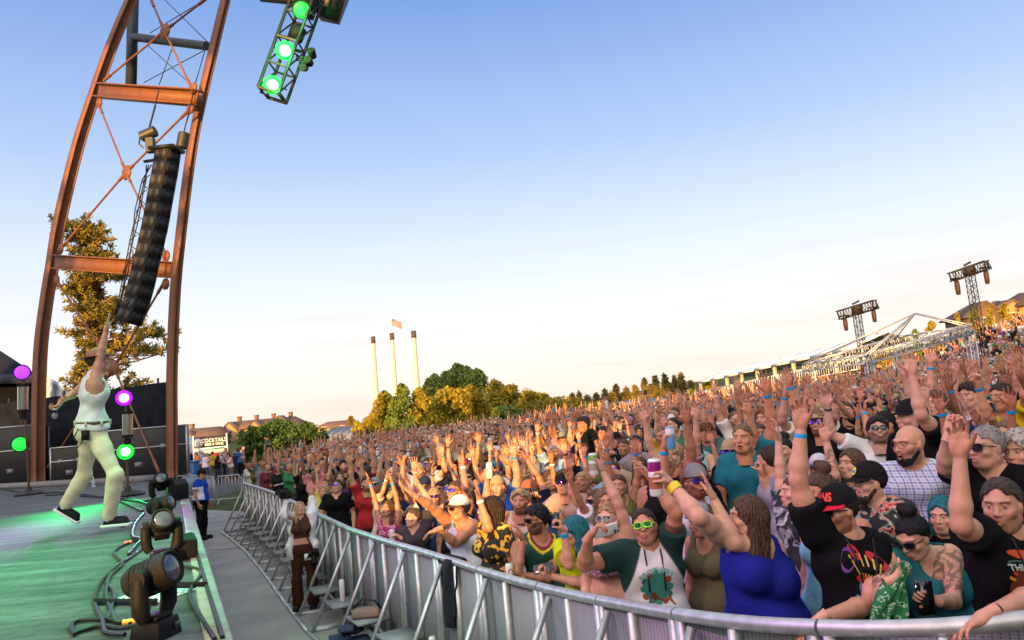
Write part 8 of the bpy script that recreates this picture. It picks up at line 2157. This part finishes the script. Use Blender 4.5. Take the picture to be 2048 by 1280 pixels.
    for q in 'RL':
        M = Matrix((J['ax'], J['fw'], U3)).transposed(); sh.box(Vector(J['toe' + q] * 0.55 + J['an' + q] * 0.45 + (0, 0, 0.02)), (0.095, 0.26, 0.08), M, 0.8)
    sh.build('shoes', M_black, r, bevel=0.02); sh = MB()
    for q in 'RL': sh.box(Vector(J['toe' + q] * 0.55 + J['an' + q] * 0.45 - (0, 0, 0.035)), (0.105, 0.275, 0.03), M)
    sh.build('shoe_soles', M_white, r, bevel=0.008)
    m = MB(); pts = [(0.045 * x, 0.045 * y) for x, y in ((-1, -1), (1, -1), (1, 1), (-1, 1))]; c = Vector(J['hipL'] * 0.4 + J['knL'] * 0.6 * 0 + J['hipR'] * 0.0 + J['hipL'] * 0.6) + Vector(J['fw']) * 0.118 - Vector((0, 0, 0.06))
    m.plate([c - Vector(J['ax']) * x + Vector((0, 0, y)) for x, y in pts], 0.005, Vector(J['fw'])); m.build('pass_sticker', M_paper, r); m = MB(); rr = random.Random(2)
    for k in range(9): q = c + Vector(J['fw']) * 0.007 - Vector(J['ax']) * rr.uniform(-0.03, 0.03) + Vector((0, 0, rr.uniform(-0.03, 0.03))); m.box(q, (0.02, 0.004, 0.012))
    m.build('sticker_print', M_black, r)
    def camera_at(p, label, aimv):
        z = nrm(aimv); x = nrm(np.cross((0, 0, 1), z)); y = np.cross(z, x); M = Matrix([(x[i], y[i], z[i]) for i in range(3)]); b = MB(); b.box((0, 0, 0), (0.15, 0.115, 0.08), M); b.box(M @ Vector((0, 0.07, 0)), (0.06, 0.04, 0.07), M); o = b.build('photo_camera', M_black, bevel=0.012); o.location = p; tag(o, label, 'camera')
        l = MB(); l.lathe([(0.036, 0.03), (0.042, 0.06), (0.042, 0.14), (0.047, 0.17)], 18, (0, 0, 0), M); l.build('lens_barrel', M_black, o, smooth=True); return o
    camera_at(hold(J, og, 'R', 0.07, 0.05), 'black camera held up beside the blonde photographer', (-0.3, -0.9, 0.3)); camera_at(Vector(J['hipL'] + og) + Vector((0.10, -0.10, -0.02)), 'black camera hanging at the hip of the blonde photographer', (0.2, -0.6, -0.8))
    st = MB(); st.tube([Vector(J['shR'] * 0.6 + J['nek'] * 0.4) + Vector((0, 0, 0.06)), Vector(J['che'] + J['fw'] * 0.165 + J['ax'] * -0.03), Vector(J['wai'] + J['fw'] * 0.17 - J['ax'] * 0.10), Vector(J['hipL']) + Vector((0.09, -0.08, 0.03))], 0.012, 6); st.build('camera_strap', M_cable, r)
    # singer
    r, J, sv, H, og = ap('singer in white tank top and cream trousers striding over the stage, arm up', (198, 722), 7.95,
        dict(shirt=('tank', (0.70, 0.70, 0.72)), hair=('short', (0.05, 0.03, 0.02)), cap=dict(crown=(0.34, 0.19, 0.12), brim=(0.24, 0.10, 0.09), kind='fedora'), trousers=(1.0, (0.74, 0.65, 0.48)), seed=76), dict(handR='flat', handL='grip', hem=0.02, tloose=0.012, leg=0.93, h=0.009, mouth=0.5), look=(-100, 6), ty=-112, lean=-7, floor=ZS, sc=1.04,
        shR=(192, 775, -0.12), shL=(176, 768, 0.14), R=((204, 693), (217, 640), (222, 606), 'right', (-1, 1)), L=((150, 786), (124, 800), (114, 812), 'left', (1, -1)),
        legs=dict(hipR=(191, 868, -0.08), hipL=(181, 866, 0.08), pel=(184, 856), wai=(184, 826), che=(186, 790), knR=(231, 950, -0.16), knL=(168, 950, 0.2), anR=(218, 1036, -0.08), anL=(131, 1012, 0.25), toeR=(246, 1050, -0.08), toeL=(152, 1034, 0.25)), skin=0)
    bl = MB(); n = 26; c0, ux, uy = J['pel'] + J['up'] * 0.062, J['ax'], J['fw']; bl.tube([Vector(c0 + ux * 0.205 * math.cos(2 * math.pi * k / n) + uy * 0.142 * math.sin(2 * math.pi * k / n)) for k in range(n + 1)], 0.02, 6); bo = bl.build('belt', mat('brown leather', (0.09, 0.04, 0.02), 0.5), r, smooth=True)
    lp = MB()
    for k in range(7): a = 2 * math.pi * (k + 0.3) / 7; q = Vector(c0 + ux * 0.227 * math.cos(a) + uy * 0.164 * math.sin(a)); lp.box(q, (0.016, 0.016, 0.06))
    lo = lp.build('belt_loops', M_cloth, r); lo.color = (0.62, 0.55, 0.40, 1)
    pk = MB(); q = Vector(J['hipR'] + J['ax'] * 0.085 - J['fw'] * 0.11); pk.box(q, (0.07, 0.03, 0.10)); pk.tube([Vector(c0 + ux * 0.1 - uy * 0.13), q + Vector((-0.12, 0, -0.02)), q + Vector((-0.08, 0, -0.12)), q + Vector((-0.02, 0, -0.04))], 0.006, 6); pk.build('radio_pack', M_black, r)
    for q in 'RL':
        d = nrm((J['toe' + q] - J['an' + q]) * (1, 1, 0.6 if q == 'L' else 0.0)); x = nrm(np.cross(d, (0, 0, 1))); z = np.cross(x, d); M = Matrix([(x[i], d[i], z[i]) for i in range(3)]); c = Vector(J['an' + q]) + Vector(d) * 0.075 - Vector(z) * 0.03
        b = MB(); b.box(c, (0.098, 0.28, 0.085), M, 0.72); so = b.build('shoe', M_black, r, bevel=0.025); b = MB(); b.box(c - Vector(z) * 0.05, (0.105, 0.295, 0.03), M); b.build('sole', M_white, so, bevel=0.008)
        b = MB(); b.tube([Vector(J['an' + q]) - Vector(z) * 0.02, Vector(lerp(J['an' + q], J['kn' + q], 0.24))], 0.047, 12); b.build('sock', M_white, r, smooth=True)
    mz = nrm((-0.10, 0.0, -1)); hp = hold(J, og, 'L', 0.06, 0.03); b = MB(); b.tube([Vector(-mz * 0.08), Vector(mz * 0.10)], 0.016, 10, radii=[0.014, 0.019]); o = b.build('microphone', M_black, smooth=True); o.location = hp; tag(o, 'black microphone hanging from the lowered hand of the singer', 'microphone')
    b = MB(); b.lathe([(0.018, 0), (0.029, 0.02), (0.029, 0.04), (0.016, 0.062)], 16, Vector(mz * 0.10), Matrix.Rotation(math.pi, 3, 'X')); b.build('grille', M_galv, o, smooth=True); b = MB(); b.tube([Vector(mz * 0.05), Vector(mz * 0.07)], 0.021, 12); b.build('ring', M_white, o)
U3 = np.array((0, 0, 1.0))
foreground()
# ---------------------------------------------------------------- the crowd
POSES = {   # name: (pose for default_joints, hand kinds, words)
    'one_up': (dict(upR=1, armR=(0.22, 0.30, 1), foreR=(-0.05, 0.25, 1)), 'open', 'soft', 'one arm straight up'),
    'left_up': (dict(upL=1, armL=(-0.25, 0.35, 1), foreL=(0.0, 0.30, 1)), 'soft', 'open', 'left arm straight up'),
    'both_up': (dict(upR=1, upL=1, armR=(0.25, 0.30, 1), foreR=(0.05, 0.25, 1), armL=(-0.25, 0.35, 1), foreL=(-0.1, 0.3, 1)), 'open', 'open', 'both arms high'),
    'wide': (dict(upR=1, upL=1, armR=(0.85, 0.3, 0.55), foreR=(-0.05, 0.2, 1), armL=(-0.85, 0.3, 0.55), foreL=(0.0, 0.25, 1)), 'soft', 'open', 'both arms raised wide'),
    'reach': (dict(upR=1, armR=(0.15, 0.8, 0.62), foreR=(0.15, 0.6, 0.85), armL=(-0.3, 0.5, -0.6), foreL=(0.35, 0.7, 0.4)), 'flat', 'soft', 'one arm reaching forward'),
    'fist': (dict(upR=1, armR=(0.45, 0.35, 0.75), foreR=(-0.15, 0.1, 1), palmR=(-1, 0.3, 0)), 'fist', 'soft', 'one fist raised'),
    'point': (dict(upL=1, armL=(-0.5, 0.45, 0.7), foreL=(0.1, 0.4, 1)), 'soft', 'point', 'one finger pointing up'),
    'clap': (dict(upR=1, upL=1, armR=(0.22, 0.65, 0.55), foreR=(-0.25, 0.25, 1), armL=(-0.22, 0.65, 0.55), foreL=(0.25, 0.25, 1), palmR=(-1, 0.1, 0), palmL=(1, 0.1, 0)), 'flat', 'flat', 'hands together overhead'),
    'film': (dict(armR=(0.25, 0.6, -0.35), foreR=(-0.35, 0.45, 0.75), armL=(-0.35, 0.2, -0.9), foreL=(0.2, 0.6, -0.2), palmR=(-0.6, 0.6, 0)), 'grip', 'soft', 'holding up a phone'),
    'drink': (dict(upR=1, armR=(0.5, 0.5, 0.55), foreR=(-0.1, 0.2, 1), palmR=(-0.7, 0.7, 0)), 'grip', 'soft', 'raising a can'),
    'still': (dict(), 'soft', 'soft', 'arms down'),
    'watch': (dict(armL=(-0.25, 0.35, -0.75), foreL=(0.7, 0.6, 0.1), armR=(0.25, 0.35, -0.75), foreR=(-0.7, 0.6, 0.15)), 'soft', 'soft', 'arms folded'),
}
PN = list(POSES)
SHIRTC = [('black', (0.008, 0.008, 0.010)), ('charcoal', (0.05, 0.05, 0.055)), ('grey', (0.22, 0.22, 0.24)), ('white', (0.62, 0.61, 0.62)), ('navy', (0.018, 0.03, 0.08)), ('blue', (0.03, 0.11, 0.36)), ('teal', (0.015, 0.16, 0.18)), ('red', (0.36, 0.025, 0.03)), ('maroon', (0.12, 0.018, 0.03)), ('pink', (0.55, 0.20, 0.28)), ('mustard', (0.50, 0.30, 0.03)), ('olive', (0.10, 0.11, 0.04)), ('green', (0.03, 0.16, 0.07)), ('sky blue', (0.25, 0.42, 0.60)), ('tan', (0.38, 0.27, 0.17)), ('purple', (0.13, 0.04, 0.20)), ('orange', (0.58, 0.17, 0.03)), ('cream', (0.55, 0.50, 0.40))]
SHW = [20, 7, 6, 12, 7, 5, 4, 4, 3, 3, 2, 3, 3, 4, 3, 2, 2, 4]
HAIRC = [('black', (0.012, 0.010, 0.010)), ('dark brown', (0.032, 0.018, 0.011)), ('brown', (0.075, 0.042, 0.024)), ('light brown', (0.15, 0.09, 0.05)), ('blond', (0.33, 0.22, 0.11)), ('grey', (0.26, 0.25, 0.24)), ('red', (0.17, 0.05, 0.02))]
TROU = [(0.03, 0.045, 0.09), (0.012, 0.012, 0.014), (0.16, 0.13, 0.09), (0.06, 0.08, 0.13), (0.05, 0.05, 0.05)]
LOOKS = [(-0.25, 1, 0.08), (0.15, 1, 0.10), (0.45, 1, 0.0), (-0.05, 1, 0.25)]
IDJ = {'hu': np.array((0, 0, 1.)), 'hf': np.array((0, 1., 0)), 'hc': np.zeros(3), 's': 1.0}
IDH = HeadSpace(IDJ, {'head': 1.0})
def steal(o):
    "keeps an object's mesh (and its children's) as a pattern to copy, and removes the object"
    out = (o.name.split('.')[0], o.data, tuple(o.color), [steal(c) for c in list(o.children)]); bpy.data.objects.remove(o); return out
def spawn(p, parent, M=None, col=None):
    o = bpy.data.objects.new(p[0], p[1]); COL.objects.link(o); o.parent = parent; o.color = (*col[:3], 1) if col is not None else p[2]
    if M is not None: o.matrix_local = M
    for c in p[3]: spawn(c, o, None, col if col is not None and c[0] == 'brim' else None)
    return o
def crowd():
    rr = random.Random(2024)
    lib = []
    k = 0
    for fem in (False, True):
        for pn in PN:
            pose, hr, hl, words = POSES[pn]; pose = dict(pose); pose['look'] = LOOKS[k % 4]
            o = dict(fem=fem, handR=hr, handL=hl, fat=(1.0, 1.12, 0.94)[k % 3], arm=(1.0, 1.12)[k % 2], mouth=(0.0, 0.8, 0.3, 0.0, 1.0)[k % 5], smile=(1, 0, 0)[k % 3])
            if not fem and k % 3 == 0: o['beard'] = ((0.22, 0.16, 0.13), 1, 0.8)
            J = default_joints(1.62 if fem else 1.76, fem, pose, (0.0, 0.03)[k % 2]); J['hc'] = J['hc'] + np.array((0, 0.03, 0))
            A = grow_body(J, o, 0.0145, 0.0062, 0.0062); body = A.mesh('person'); body.materials.append(M_skin)
            sh = []
            for kd in (('tee', 'tank') if fem else ('tee', 'tank' if k % 4 == 1 else 'tee')):
                V, F = grow_shirt(J, o, kd, 0.0135, k); m = np_mesh('shirt', V, F); m.materials.append(M_cloth); sh.append((kd, m))
            V, F = grow_trousers(J, o, 0.018, k, 1.0); tr = np_mesh('trousers', V, F); tr.materials.append(M_cloth)
            M = frame(J['hu'], J['hf']) * J['s'] * 0.96; HM = Matrix([[*map(float, M[i]), float(J['hc'][i])] for i in range(3)] + [[0, 0, 0, 1]])
            lib.append(dict(fem=fem, pn=pn, words=words, body=body, shirts=sh, tr=tr, HM=HM, J=J)); k += 1
    def hairp(st, ln):
        V, F = hair_piece(st, 0.0075, 3, ln); m = np_mesh('hair', V, F); m.materials.append(M_hair); return ('hair', m, (1, 1, 1, 1), [])
    HM_ = {'short': hairp('short', 0.1), 'thick': hairp('thick', 0.1), 'recede': hairp('recede', 0.1), 'curly': hairp('curly', 0.1), 'long': hairp('long', 0.26), 'bob': hairp('bob', 0.1), 'pony': hairp('pony', 0.25), 'bun': hairp('bun', 0.1)}
    HW = {'short': 'short %s hair', 'thick': 'thick %s hair', 'recede': 'thin %s hair', 'curly': 'curly %s hair', 'long': 'long %s hair', 'bob': '%s bob', 'pony': '%s ponytail', 'bun': '%s bun'}
    shades = [steal(glasses(None, IDH, (0.01, 0.01, 0.01), M_lensb)), steal(glasses(None, IDH, (0.02, 0.02, 0.05), M_purplelens))]
    capp = steal(cap(None, IDH, (1, 1, 1), (1, 1, 1))); capb = steal(cap(None, IDH, (1, 1, 1), (1, 1, 1), back=True)); hatp = steal(cap(None, IDH, (1, 1, 1), (1, 1, 1), kind='fedora'))
    bandm = MB(); bandm.tube([(0, 0, -0.011), (0, 0, -0.003), (0, 0, 0.003), (0, 0, 0.011)], 0.0335, 12, cap=False); bandme = np_mesh('wristband', bandm.v, bandm.f); bandme.materials.append(M_plain)
    # where they stand: on the crowd side of the barrier
    bar = [(p.x, p.y) for p in RAIL] + [(4.2, 1.6)]; bar = [(-9.4, 24.0), (-9.8, 30.0)][::-1] + bar
    def side(x, y):
        best = 9e9; sg = 0
        for i in range(len(bar) - 1):
            ax, ay = bar[i]; bx, by = bar[i + 1]; dx, dy = bx - ax, by - ay; t = min(1, max(0, ((x - ax) * dx + (y - ay) * dy) / (dx * dx + dy * dy))); qx, qy = x - ax - t * dx, y - ay - t * dy; d = qx * qx + qy * qy
            if d < best: best = d; sg = dx * qy - dy * qx
        return math.sqrt(best) * (1 if sg > 0 else -1)
    far = [(400, 40), (480, 46), (700, 60), (1000, 60), (1140, 60), (1250, 62), (1400, 64), (1700, 60), (2048, 70), (2600, 66)]
    def farlim(px):
        for i in range(len(far) - 1):
            if px <= far[i + 1][0]: t = (px - far[i][0]) / (far[i + 1][0] - far[i][0]); return far[i][1] + t * (far[i + 1][1] - far[i][1])
        return 70
    spots = []; cells = {}
    def free(x, y, r):
        c = (int(x // 1), int(y // 1))
        for i in (-1, 0, 1):
            for j in (-1, 0, 1):
                for (a, b) in cells.get((c[0] + i, c[1] + j), ()):
                    if (a - x) ** 2 + (b - y) ** 2 < r * r: return False
        return True
    def put(x, y): cells.setdefault((int(x // 1), int(y // 1)), []).append((x, y))
    for x, y in USED: put(x, y)
    y = 2.6
    while y < 82:
        st = 0.50 if y < 22 else 0.62 if y < 40 else 0.85
        x = -0.75 * y - 1
        while x < 0.95 * y + 3:
            X, Y = x + rr.uniform(-0.5, 0.5) * st, y + rr.uniform(-0.5, 0.5) * st; x += st
            g = ground(X, Y); px, py, D = pix((X, Y, g + 1.7))
            if D < 3 or px < 470 or px > 2480 or D > farlim(px): continue
            if px < 640 and D > 36 and rr.random() < 0.3: continue
            if side(X, Y) < (0.55 if D > 9 else 0.75): continue
            if not free(X, Y, 0.44 if D < 30 else 0.5): continue
            # leave the places under the open frame and near the masts clear of overlap
            if 26 < D < 60 and rr.random() < 0.12: continue
            if D < 7 and pix((X, Y, g + 1.75))[0] > 1990 and D < 4: continue
            put(X, Y); spots.append((D, X, Y, px, py))
        y += st * 0.9
    spots.sort(key=lambda q: (q[3] > 2120, q[0]))
    LM = [((1676, 1022), 'the man in the red brimmed cap'), ((1826, 1076), 'the woman with the bun'), ((1492, 1036), 'the woman in cobalt blue'), ((1290, 1056), 'the green sunglasses'), ((1147, 1064), 'the teal haired woman'), ((1072, 1040), 'the man in the jersey'), ((918, 1018), 'the white cap'), ((776, 1018), 'the tie dye top'), ((674, 974), 'the orange bandana'), ((1818, 890), 'the bald shouting man'), ((2002, 796), 'the mustard tee'), ((1413, 866), 'the brown fedora'), ((1166, 850), 'the boy on shoulders'), ((1058, 984), 'the red cap man'), ((1388, 948), 'the dark red cap'), ((1537, 922), 'the pointing man'), ((1870, 808), 'the shouting woman'), ((1770, 850), 'the sideways black phone'), ((560, 990), 'the blonde photographer'), ((540, 940), 'the far barrier end'), ((1940, 660), 'the open frame leg'), ((1740, 720), 'the open frame corner'), ((1300, 880), 'the middle of the field'), ((900, 920), 'the grove of poplars'), ((780, 920), 'the tall chimneys'), ((1600, 800), 'the pavilion roof')]
    seen = set()
    def label(t, garment, sc, hw, extra, px, py):
        who = 'woman' if t['fem'] else 'man'
        ds = sorted(LM, key=lambda q: (q[0][0] - px) ** 2 + 2.2 * (q[0][1] - py) ** 2)
        for q in ds[:8]:
            (lx, ly), nm = q; dx, dy = px - lx, py - ly
            rel = ('behind' if dy < -14 else 'before') if abs(dx) < 26 else ('beyond' if dy < -22 else 'beside')
            full = '%s in %s %s' % (who, sc, garment)
            for l in (full + ' with %s, %s, %s %s' % (hw, extra, rel, nm), full + ', %s, %s, %s %s' % (extra, t['words'] if t['words'] != extra else hw, rel, nm), full + ', %s, %s %s' % (t['words'], rel, nm), full + ', %s, %s %s' % (extra, rel, nm), full + ' with %s, %s %s' % (hw, rel, nm), '%s with %s, %s, %s %s' % (who, hw, extra, rel, nm)):
                if len(l.split()) <= 16 and l not in seen: seen.add(l); return l
        return l
    def person(x, y, rz, t, px, py, group, gz=None, lab=None, cols=None):
        s = rr.uniform(0.95, 1.06); root = bpy.data.objects.new('person', t['body']); COL.objects.link(root); root.location = (x, y, (ground(x, y) if gz is None else gz) - 0.01); root.rotation_euler = (0, 0, rz); root.scale = (s, s, s)
        root.color = (*[min(1, c * rr.uniform(0.9, 1.08)) for c in SKINS[rr.choices(range(7), (5, 5, 4, 3, 5, 1, 4))[0]]], 1)
        sn, sc = rr.choices(SHIRTC, SHW)[0] if cols is None else cols; kd, sm = rr.choice(t['shirts']); sc2 = tuple(c * rr.uniform(0.85, 1.15) for c in sc)
        spawn(('shirt', sm, (1, 1, 1, 1), []), root, None, sc2); spawn(('trousers', t['tr'], (1, 1, 1, 1), []), root, None, rr.choice(TROU))
        hn, hc = rr.choices(HAIRC, (3, 6, 6, 3, 3, 1, 1))[0]; st = rr.choices(('long', 'bob', 'pony', 'bun'), (6, 2, 3, 1))[0] if t['fem'] else rr.choices(('short', 'thick', 'recede', 'curly'), (7, 2, 3, 1))[0]
        spawn(HM_[st], root, t['HM'], hc); extra = t['words']
        q = rr.random()
        if q < (0.16 if t['fem'] else 0.36):
            cn, cc = rr.choice((('black', (0.014, 0.014, 0.016)), ('navy', (0.02, 0.03, 0.07)), ('white', (0.6, 0.6, 0.58)), ('grey', (0.2, 0.2, 0.2)), ('red', (0.4, 0.03, 0.03)), ('tan', (0.35, 0.25, 0.15)))); w = rr.choices((capp, capb, hatp), (7, 2, 1))[0]
            spawn(w, root, t['HM'], cc); extra = '%s %s' % (cn, 'cap' if w is not hatp else 'hat')
        if rr.random() < 0.34: spawn(rr.choice(shades), root, t['HM'])
        J = t['J']
        for qd in 'RL':
            if ('up' in t['pn'] or t['pn'] in ('wide', 'reach', 'fist', 'film', 'drink', 'point', 'clap')) and rr.random() < 0.55:
                z = Vector(nrm(J['wr' + qd] - J['el' + qd])); p = Vector(lerp(J['el' + qd], J['wr' + qd], 0.9)); M = z.to_track_quat('Z', 'Y').to_matrix().to_4x4(); M.translation = p
                spawn(('wristband', bandme, (1, 1, 1, 1), []), root, M @ Matrix.Scale(J['s'], 4), rr.choice((BLUEB, BLUEB, BLUEB, (0.7, 0.7, 0.7), (0.05, 0.05, 0.05))))
        tag(root, lab or label(t, 'tank top' if kd == 'tank' else 'tee', sn, HW[st] % hn, extra, px, py), 'person', group)
        if t['pn'] in ('film', 'drink') and gz is None:
            R3 = Matrix.Rotation(rz, 3, 'Z'); w = Vector(hold(J, np.zeros(3), 'R', 0.085, 0.035)); p = Vector(root.location) + s * (R3 @ w); c0 = root['label'].split(',')[0]
            if t['pn'] == 'drink': can_at(p, (0.05, 0.05, 1), ' '.join(('can held up by the ' + root['label']).replace(',', '').split()[:16]), *rr.choice((((0.7, 0.7, 0.7), (0.3, 0.02, 0.1)), ((0.65, 0.62, 0.55), (0.6, 0.6, 0.6)), ((0.1, 0.3, 0.5), (0.6, 0.6, 0.6)))))
            else: xd = R3 @ Vector((1, 0.1, 0)) if rr.random() < 0.5 else Vector((0, 0, 1)); phone_at(p, xd, (0, 0, 1) if xd.z < 0.5 else R3 @ Vector((1, 0, 0)), ' '.join(('phone raised by the ' + root['label']).replace(',', '').split()[:16]), rr.choice(((0.02, 0.02, 0.02), (0.5, 0.5, 0.52), (0.03, 0.05, 0.12), (0.2, 0.05, 0.06))))
        return root
    W_ = {'one_up': 15, 'left_up': 13, 'both_up': 14, 'wide': 8, 'reach': 10, 'fist': 6, 'point': 5, 'clap': 6, 'film': 6, 'drink': 3, 'still': 3, 'watch': 1}
    wt = [W_[t['pn']] for t in lib]
    NIND = 245
    for D, x, y, px, py in spots[:NIND]:
        t = rr.choices(lib, wt)[0]; f = math.atan2(-2.2 - x, 0.8 - y); rz = -f + rr.gauss(0, 0.28)
        person(x, y, rz, t, px, py, 'people in the crowd')
    # people by the drinks stand, nearer the road
    still = [t for t in lib if t['pn'] in ('still', 'watch')]
    drink = [(396, 962, 'orange'), (405, 958, 'sky blue'), (413, 966, 'white'), (420, 955, 'maroon'), (427, 962, 'mustard'), (436, 968, 'black'), (441, 955, 'white'), (449, 958, 'grey'), (456, 956, 'charcoal'), (463, 964, 'white'), (471, 960, 'navy'), (478, 957, 'blue'), (486, 950, 'tan'), (432, 950, 'red')]
    for i, (px, py, cn) in enumerate(drink):
        p = on(px, py); t = still[(i * 3) % len(still)]; gl = dict(SHIRTC)
        person(p.x, p.y, rr.uniform(0, 6.28), t, px, py, 'people by the drinks stand', 0.0, '%s in %s top on the asphalt by the drinks banner, %s from the marquee' % ('woman' if t['fem'] else 'man', cn, ('first', 'second', 'third', 'fourth', 'fifth', 'sixth', 'eighth', 'ninth', 'tenth', 'eleventh', 'twelfth', 'thirteenth', 'fourteenth', 'seventh')[i]), (cn, gl[cn]))
    # the far crowd, one mass
    low = []
    for t in lib:
        J = t['J']; o = dict(fem=t['fem']); keys = ['sh' + q for q in 'RL'] + ['el' + q for q in 'RL'] + ['wr' + q for q in 'RL'] + ['hc', 'anR', 'anL', 'toeR']; lo, hi = bounds(J, keys, 0.26); f = Field(lo, hi, 0.036); body_prims(J, o, f, 0.004)
        s = J['s']; f.ell(J['hc'], (0.082 * s, 0.10 * s, 0.115 * s), 0.02)
        for q in 'RL': f.cone(J['wr' + q], J['wr' + q] + J['hd' + q] * 0.13 * s, 0.032, 0.03, 0.02)
        V, F = f.mesh(0); zp = J['pel'][2]; reg = np.zeros(len(V), int)
        da = np.minimum(np.linalg.norm(V - lerp(J['shR'], J['elR'], 0.2), axis=1), np.linalg.norm(V - lerp(J['shL'], J['elL'], 0.2), axis=1)); hz = V[:, 2] - J['hc'][2]
        tor = (V[:, 2] > zp - 0.02) & (V[:, 2] < J['nek'][2] - 0.0) & (np.abs(V[:, 0]) < 0.24) & (np.abs(V[:, 1]) < 0.2); reg[tor | (da < 0.15)] = 1; reg[V[:, 2] < zp - 0.02] = 2
        dh = np.linalg.norm(V - J['hc'], axis=1); ft = (V - J['hc']) @ J['hf']; reg[(dh < 0.16) & ((hz > 0.055) | (ft < -0.01)) & (hz > -0.10)] = 3; wrd = np.minimum(np.linalg.norm(V - J['wrR'], axis=1), np.linalg.norm(V - J['wrL'], axis=1))
        low.append((V, F, reg, wrd))
    VV = []; FF = []; TT = []; n0 = 0; rest = spots[NIND:]
    calm = [w * (9.0 if t['pn'] in ('still', 'watch') else 0.13) for w, t in zip(wt, lib)]
    for D, x, y, px, py in rest:
        t = rr.choices(range(len(lib)), wt if rr.random() > (D - 10) / 24 else calm)[0]; V, F, reg, wrd = low[t]; f = math.atan2(-2.2 - x, 0.8 - y); a = -f + rr.gauss(0, 0.35); s = rr.uniform(0.93, 1.06); c, sn = math.cos(a) * s, math.sin(a) * s
        W = np.stack((V[:, 0] * c - V[:, 1] * sn + x, V[:, 0] * sn + V[:, 1] * c + y, V[:, 2] * s + ground(x, y)), 1)
        pal = np.array((SKINS[rr.choices(range(7), (5, 5, 4, 3, 5, 1, 4))[0]], rr.choices(SHIRTC, SHW)[0][1], rr.choice(TROU), rr.choices(HAIRC, (3, 6, 6, 3, 3, 1, 1))[0][1] if rr.random() > 0.3 else rr.choice(((0.02, 0.02, 0.02), (0.5, 0.5, 0.5), (0.3, 0.2, 0.12)))), np.float32)
        T = pal[reg].copy()
        if rr.random() < 0.14: T[(wrd < 0.045)] = BLUEB
        VV.append(W); FF.append(F + n0); TT.append(T); n0 += len(V)
    if VV:
        o = link_mesh('crowd', np_mesh('crowd', np.concatenate(VV), np.concatenate(FF), np.concatenate(TT)), M_print, color=(1, 1, 1)); tag(o, 'dense far crowd filling the lawn up to the trees and pavilion', 'crowd', None, 'stuff')
    print('CROWD', len(spots), 'verts', n0)
crowd()
# ---------------------------------------------------------------- unseen stage building behind the camera, its panels shaped to cast the shade
def shade_house():
    T = SUN_TRAVEL; N = Vector((T.y, -T.x, 0))
    def at(u, v, s=-14.0): return T * s + N * u + Vector((0, 0, v))
    root = empty('shade_house', at(-8, 0), 0, 'brown stage building with open sides standing behind the viewpoint', 'building'); o = Vector(root.location)
    m = mat('shade house siding', (0.16, 0.10, 0.07), 0.8, 0, 0.15, 1.0)
    def plate(name, pts, t=0.4):
        b = MB(); b.plate([at(*p) - o for p in pts], t, -T); return b.build(name, m, root)
    plate('rear_shade_wall', [(-2.0, 0), (2.0, 0), (2.0, 5.7), (-12.2, 5.7), (-12.2, 0), (-5.4, 0), (-5.4, 4.25), (-2.0, 4.25)])  # unseen panel, its gap shaped to let a sun patch through
    plate('sill_shade_wall', [(-5.4, 0), (-2.0, 0), (-2.0, 3.0), (-5.4, 3.0)])
    plate('side_shade_wall', [(2.0, 0), (26, 0), (26, 13.2), (13, 9.4), (8, 8.2), (2.0, 6.4)])
    plate('wing_shade_wall', [(-20.3, 0), (-12.2, 0), (-12.2, 8.0), (-20.3, 10.4)])
    plate('far_shade_wall', [(-60, 0), (-20.3, 0), (-20.3, 5.5), (-34.5, 5.5), (-35, 7.6), (-60, 7.6)])
    plate('shade_fascia', [(-21.6, 18.9), (-8, 12.2), (-8, 17), (-21.6, 22)])
    plate('canopy_roof', [(-34, 11.5), (-22.4, 11.5), (-22.4, 17.5), (-34, 17.5)])  # unseen panel placed to shade the upper part of the grove
    for u, v0, v1, w in ((-20.9, 0, 19, 0.5), (-9, 0, 13, 0.5), (-33, 0, 12, 0.5), (-23, 0, 12, 0.5)):
        b = MB(); b.beam(at(u, v0) - o, at(u, v1) - o, w, w, up=T); b.build('column', m, root)
    for u, s, H, W, sd, lab in ((-12.2, -21, 11.6, 3.6, 301, 'leafy tree behind the stage building near the open side'), (-18.4, -22, 13.2, 3.4, 302, 'taller leafy tree behind the stage building wing')):
        p = at(u, 0, s); tree('leafy_tree', 'tree', lab, p, H, W, L_shade_dark, 'round', 700, 0.22, None, sd, 0.3)
shade_house()
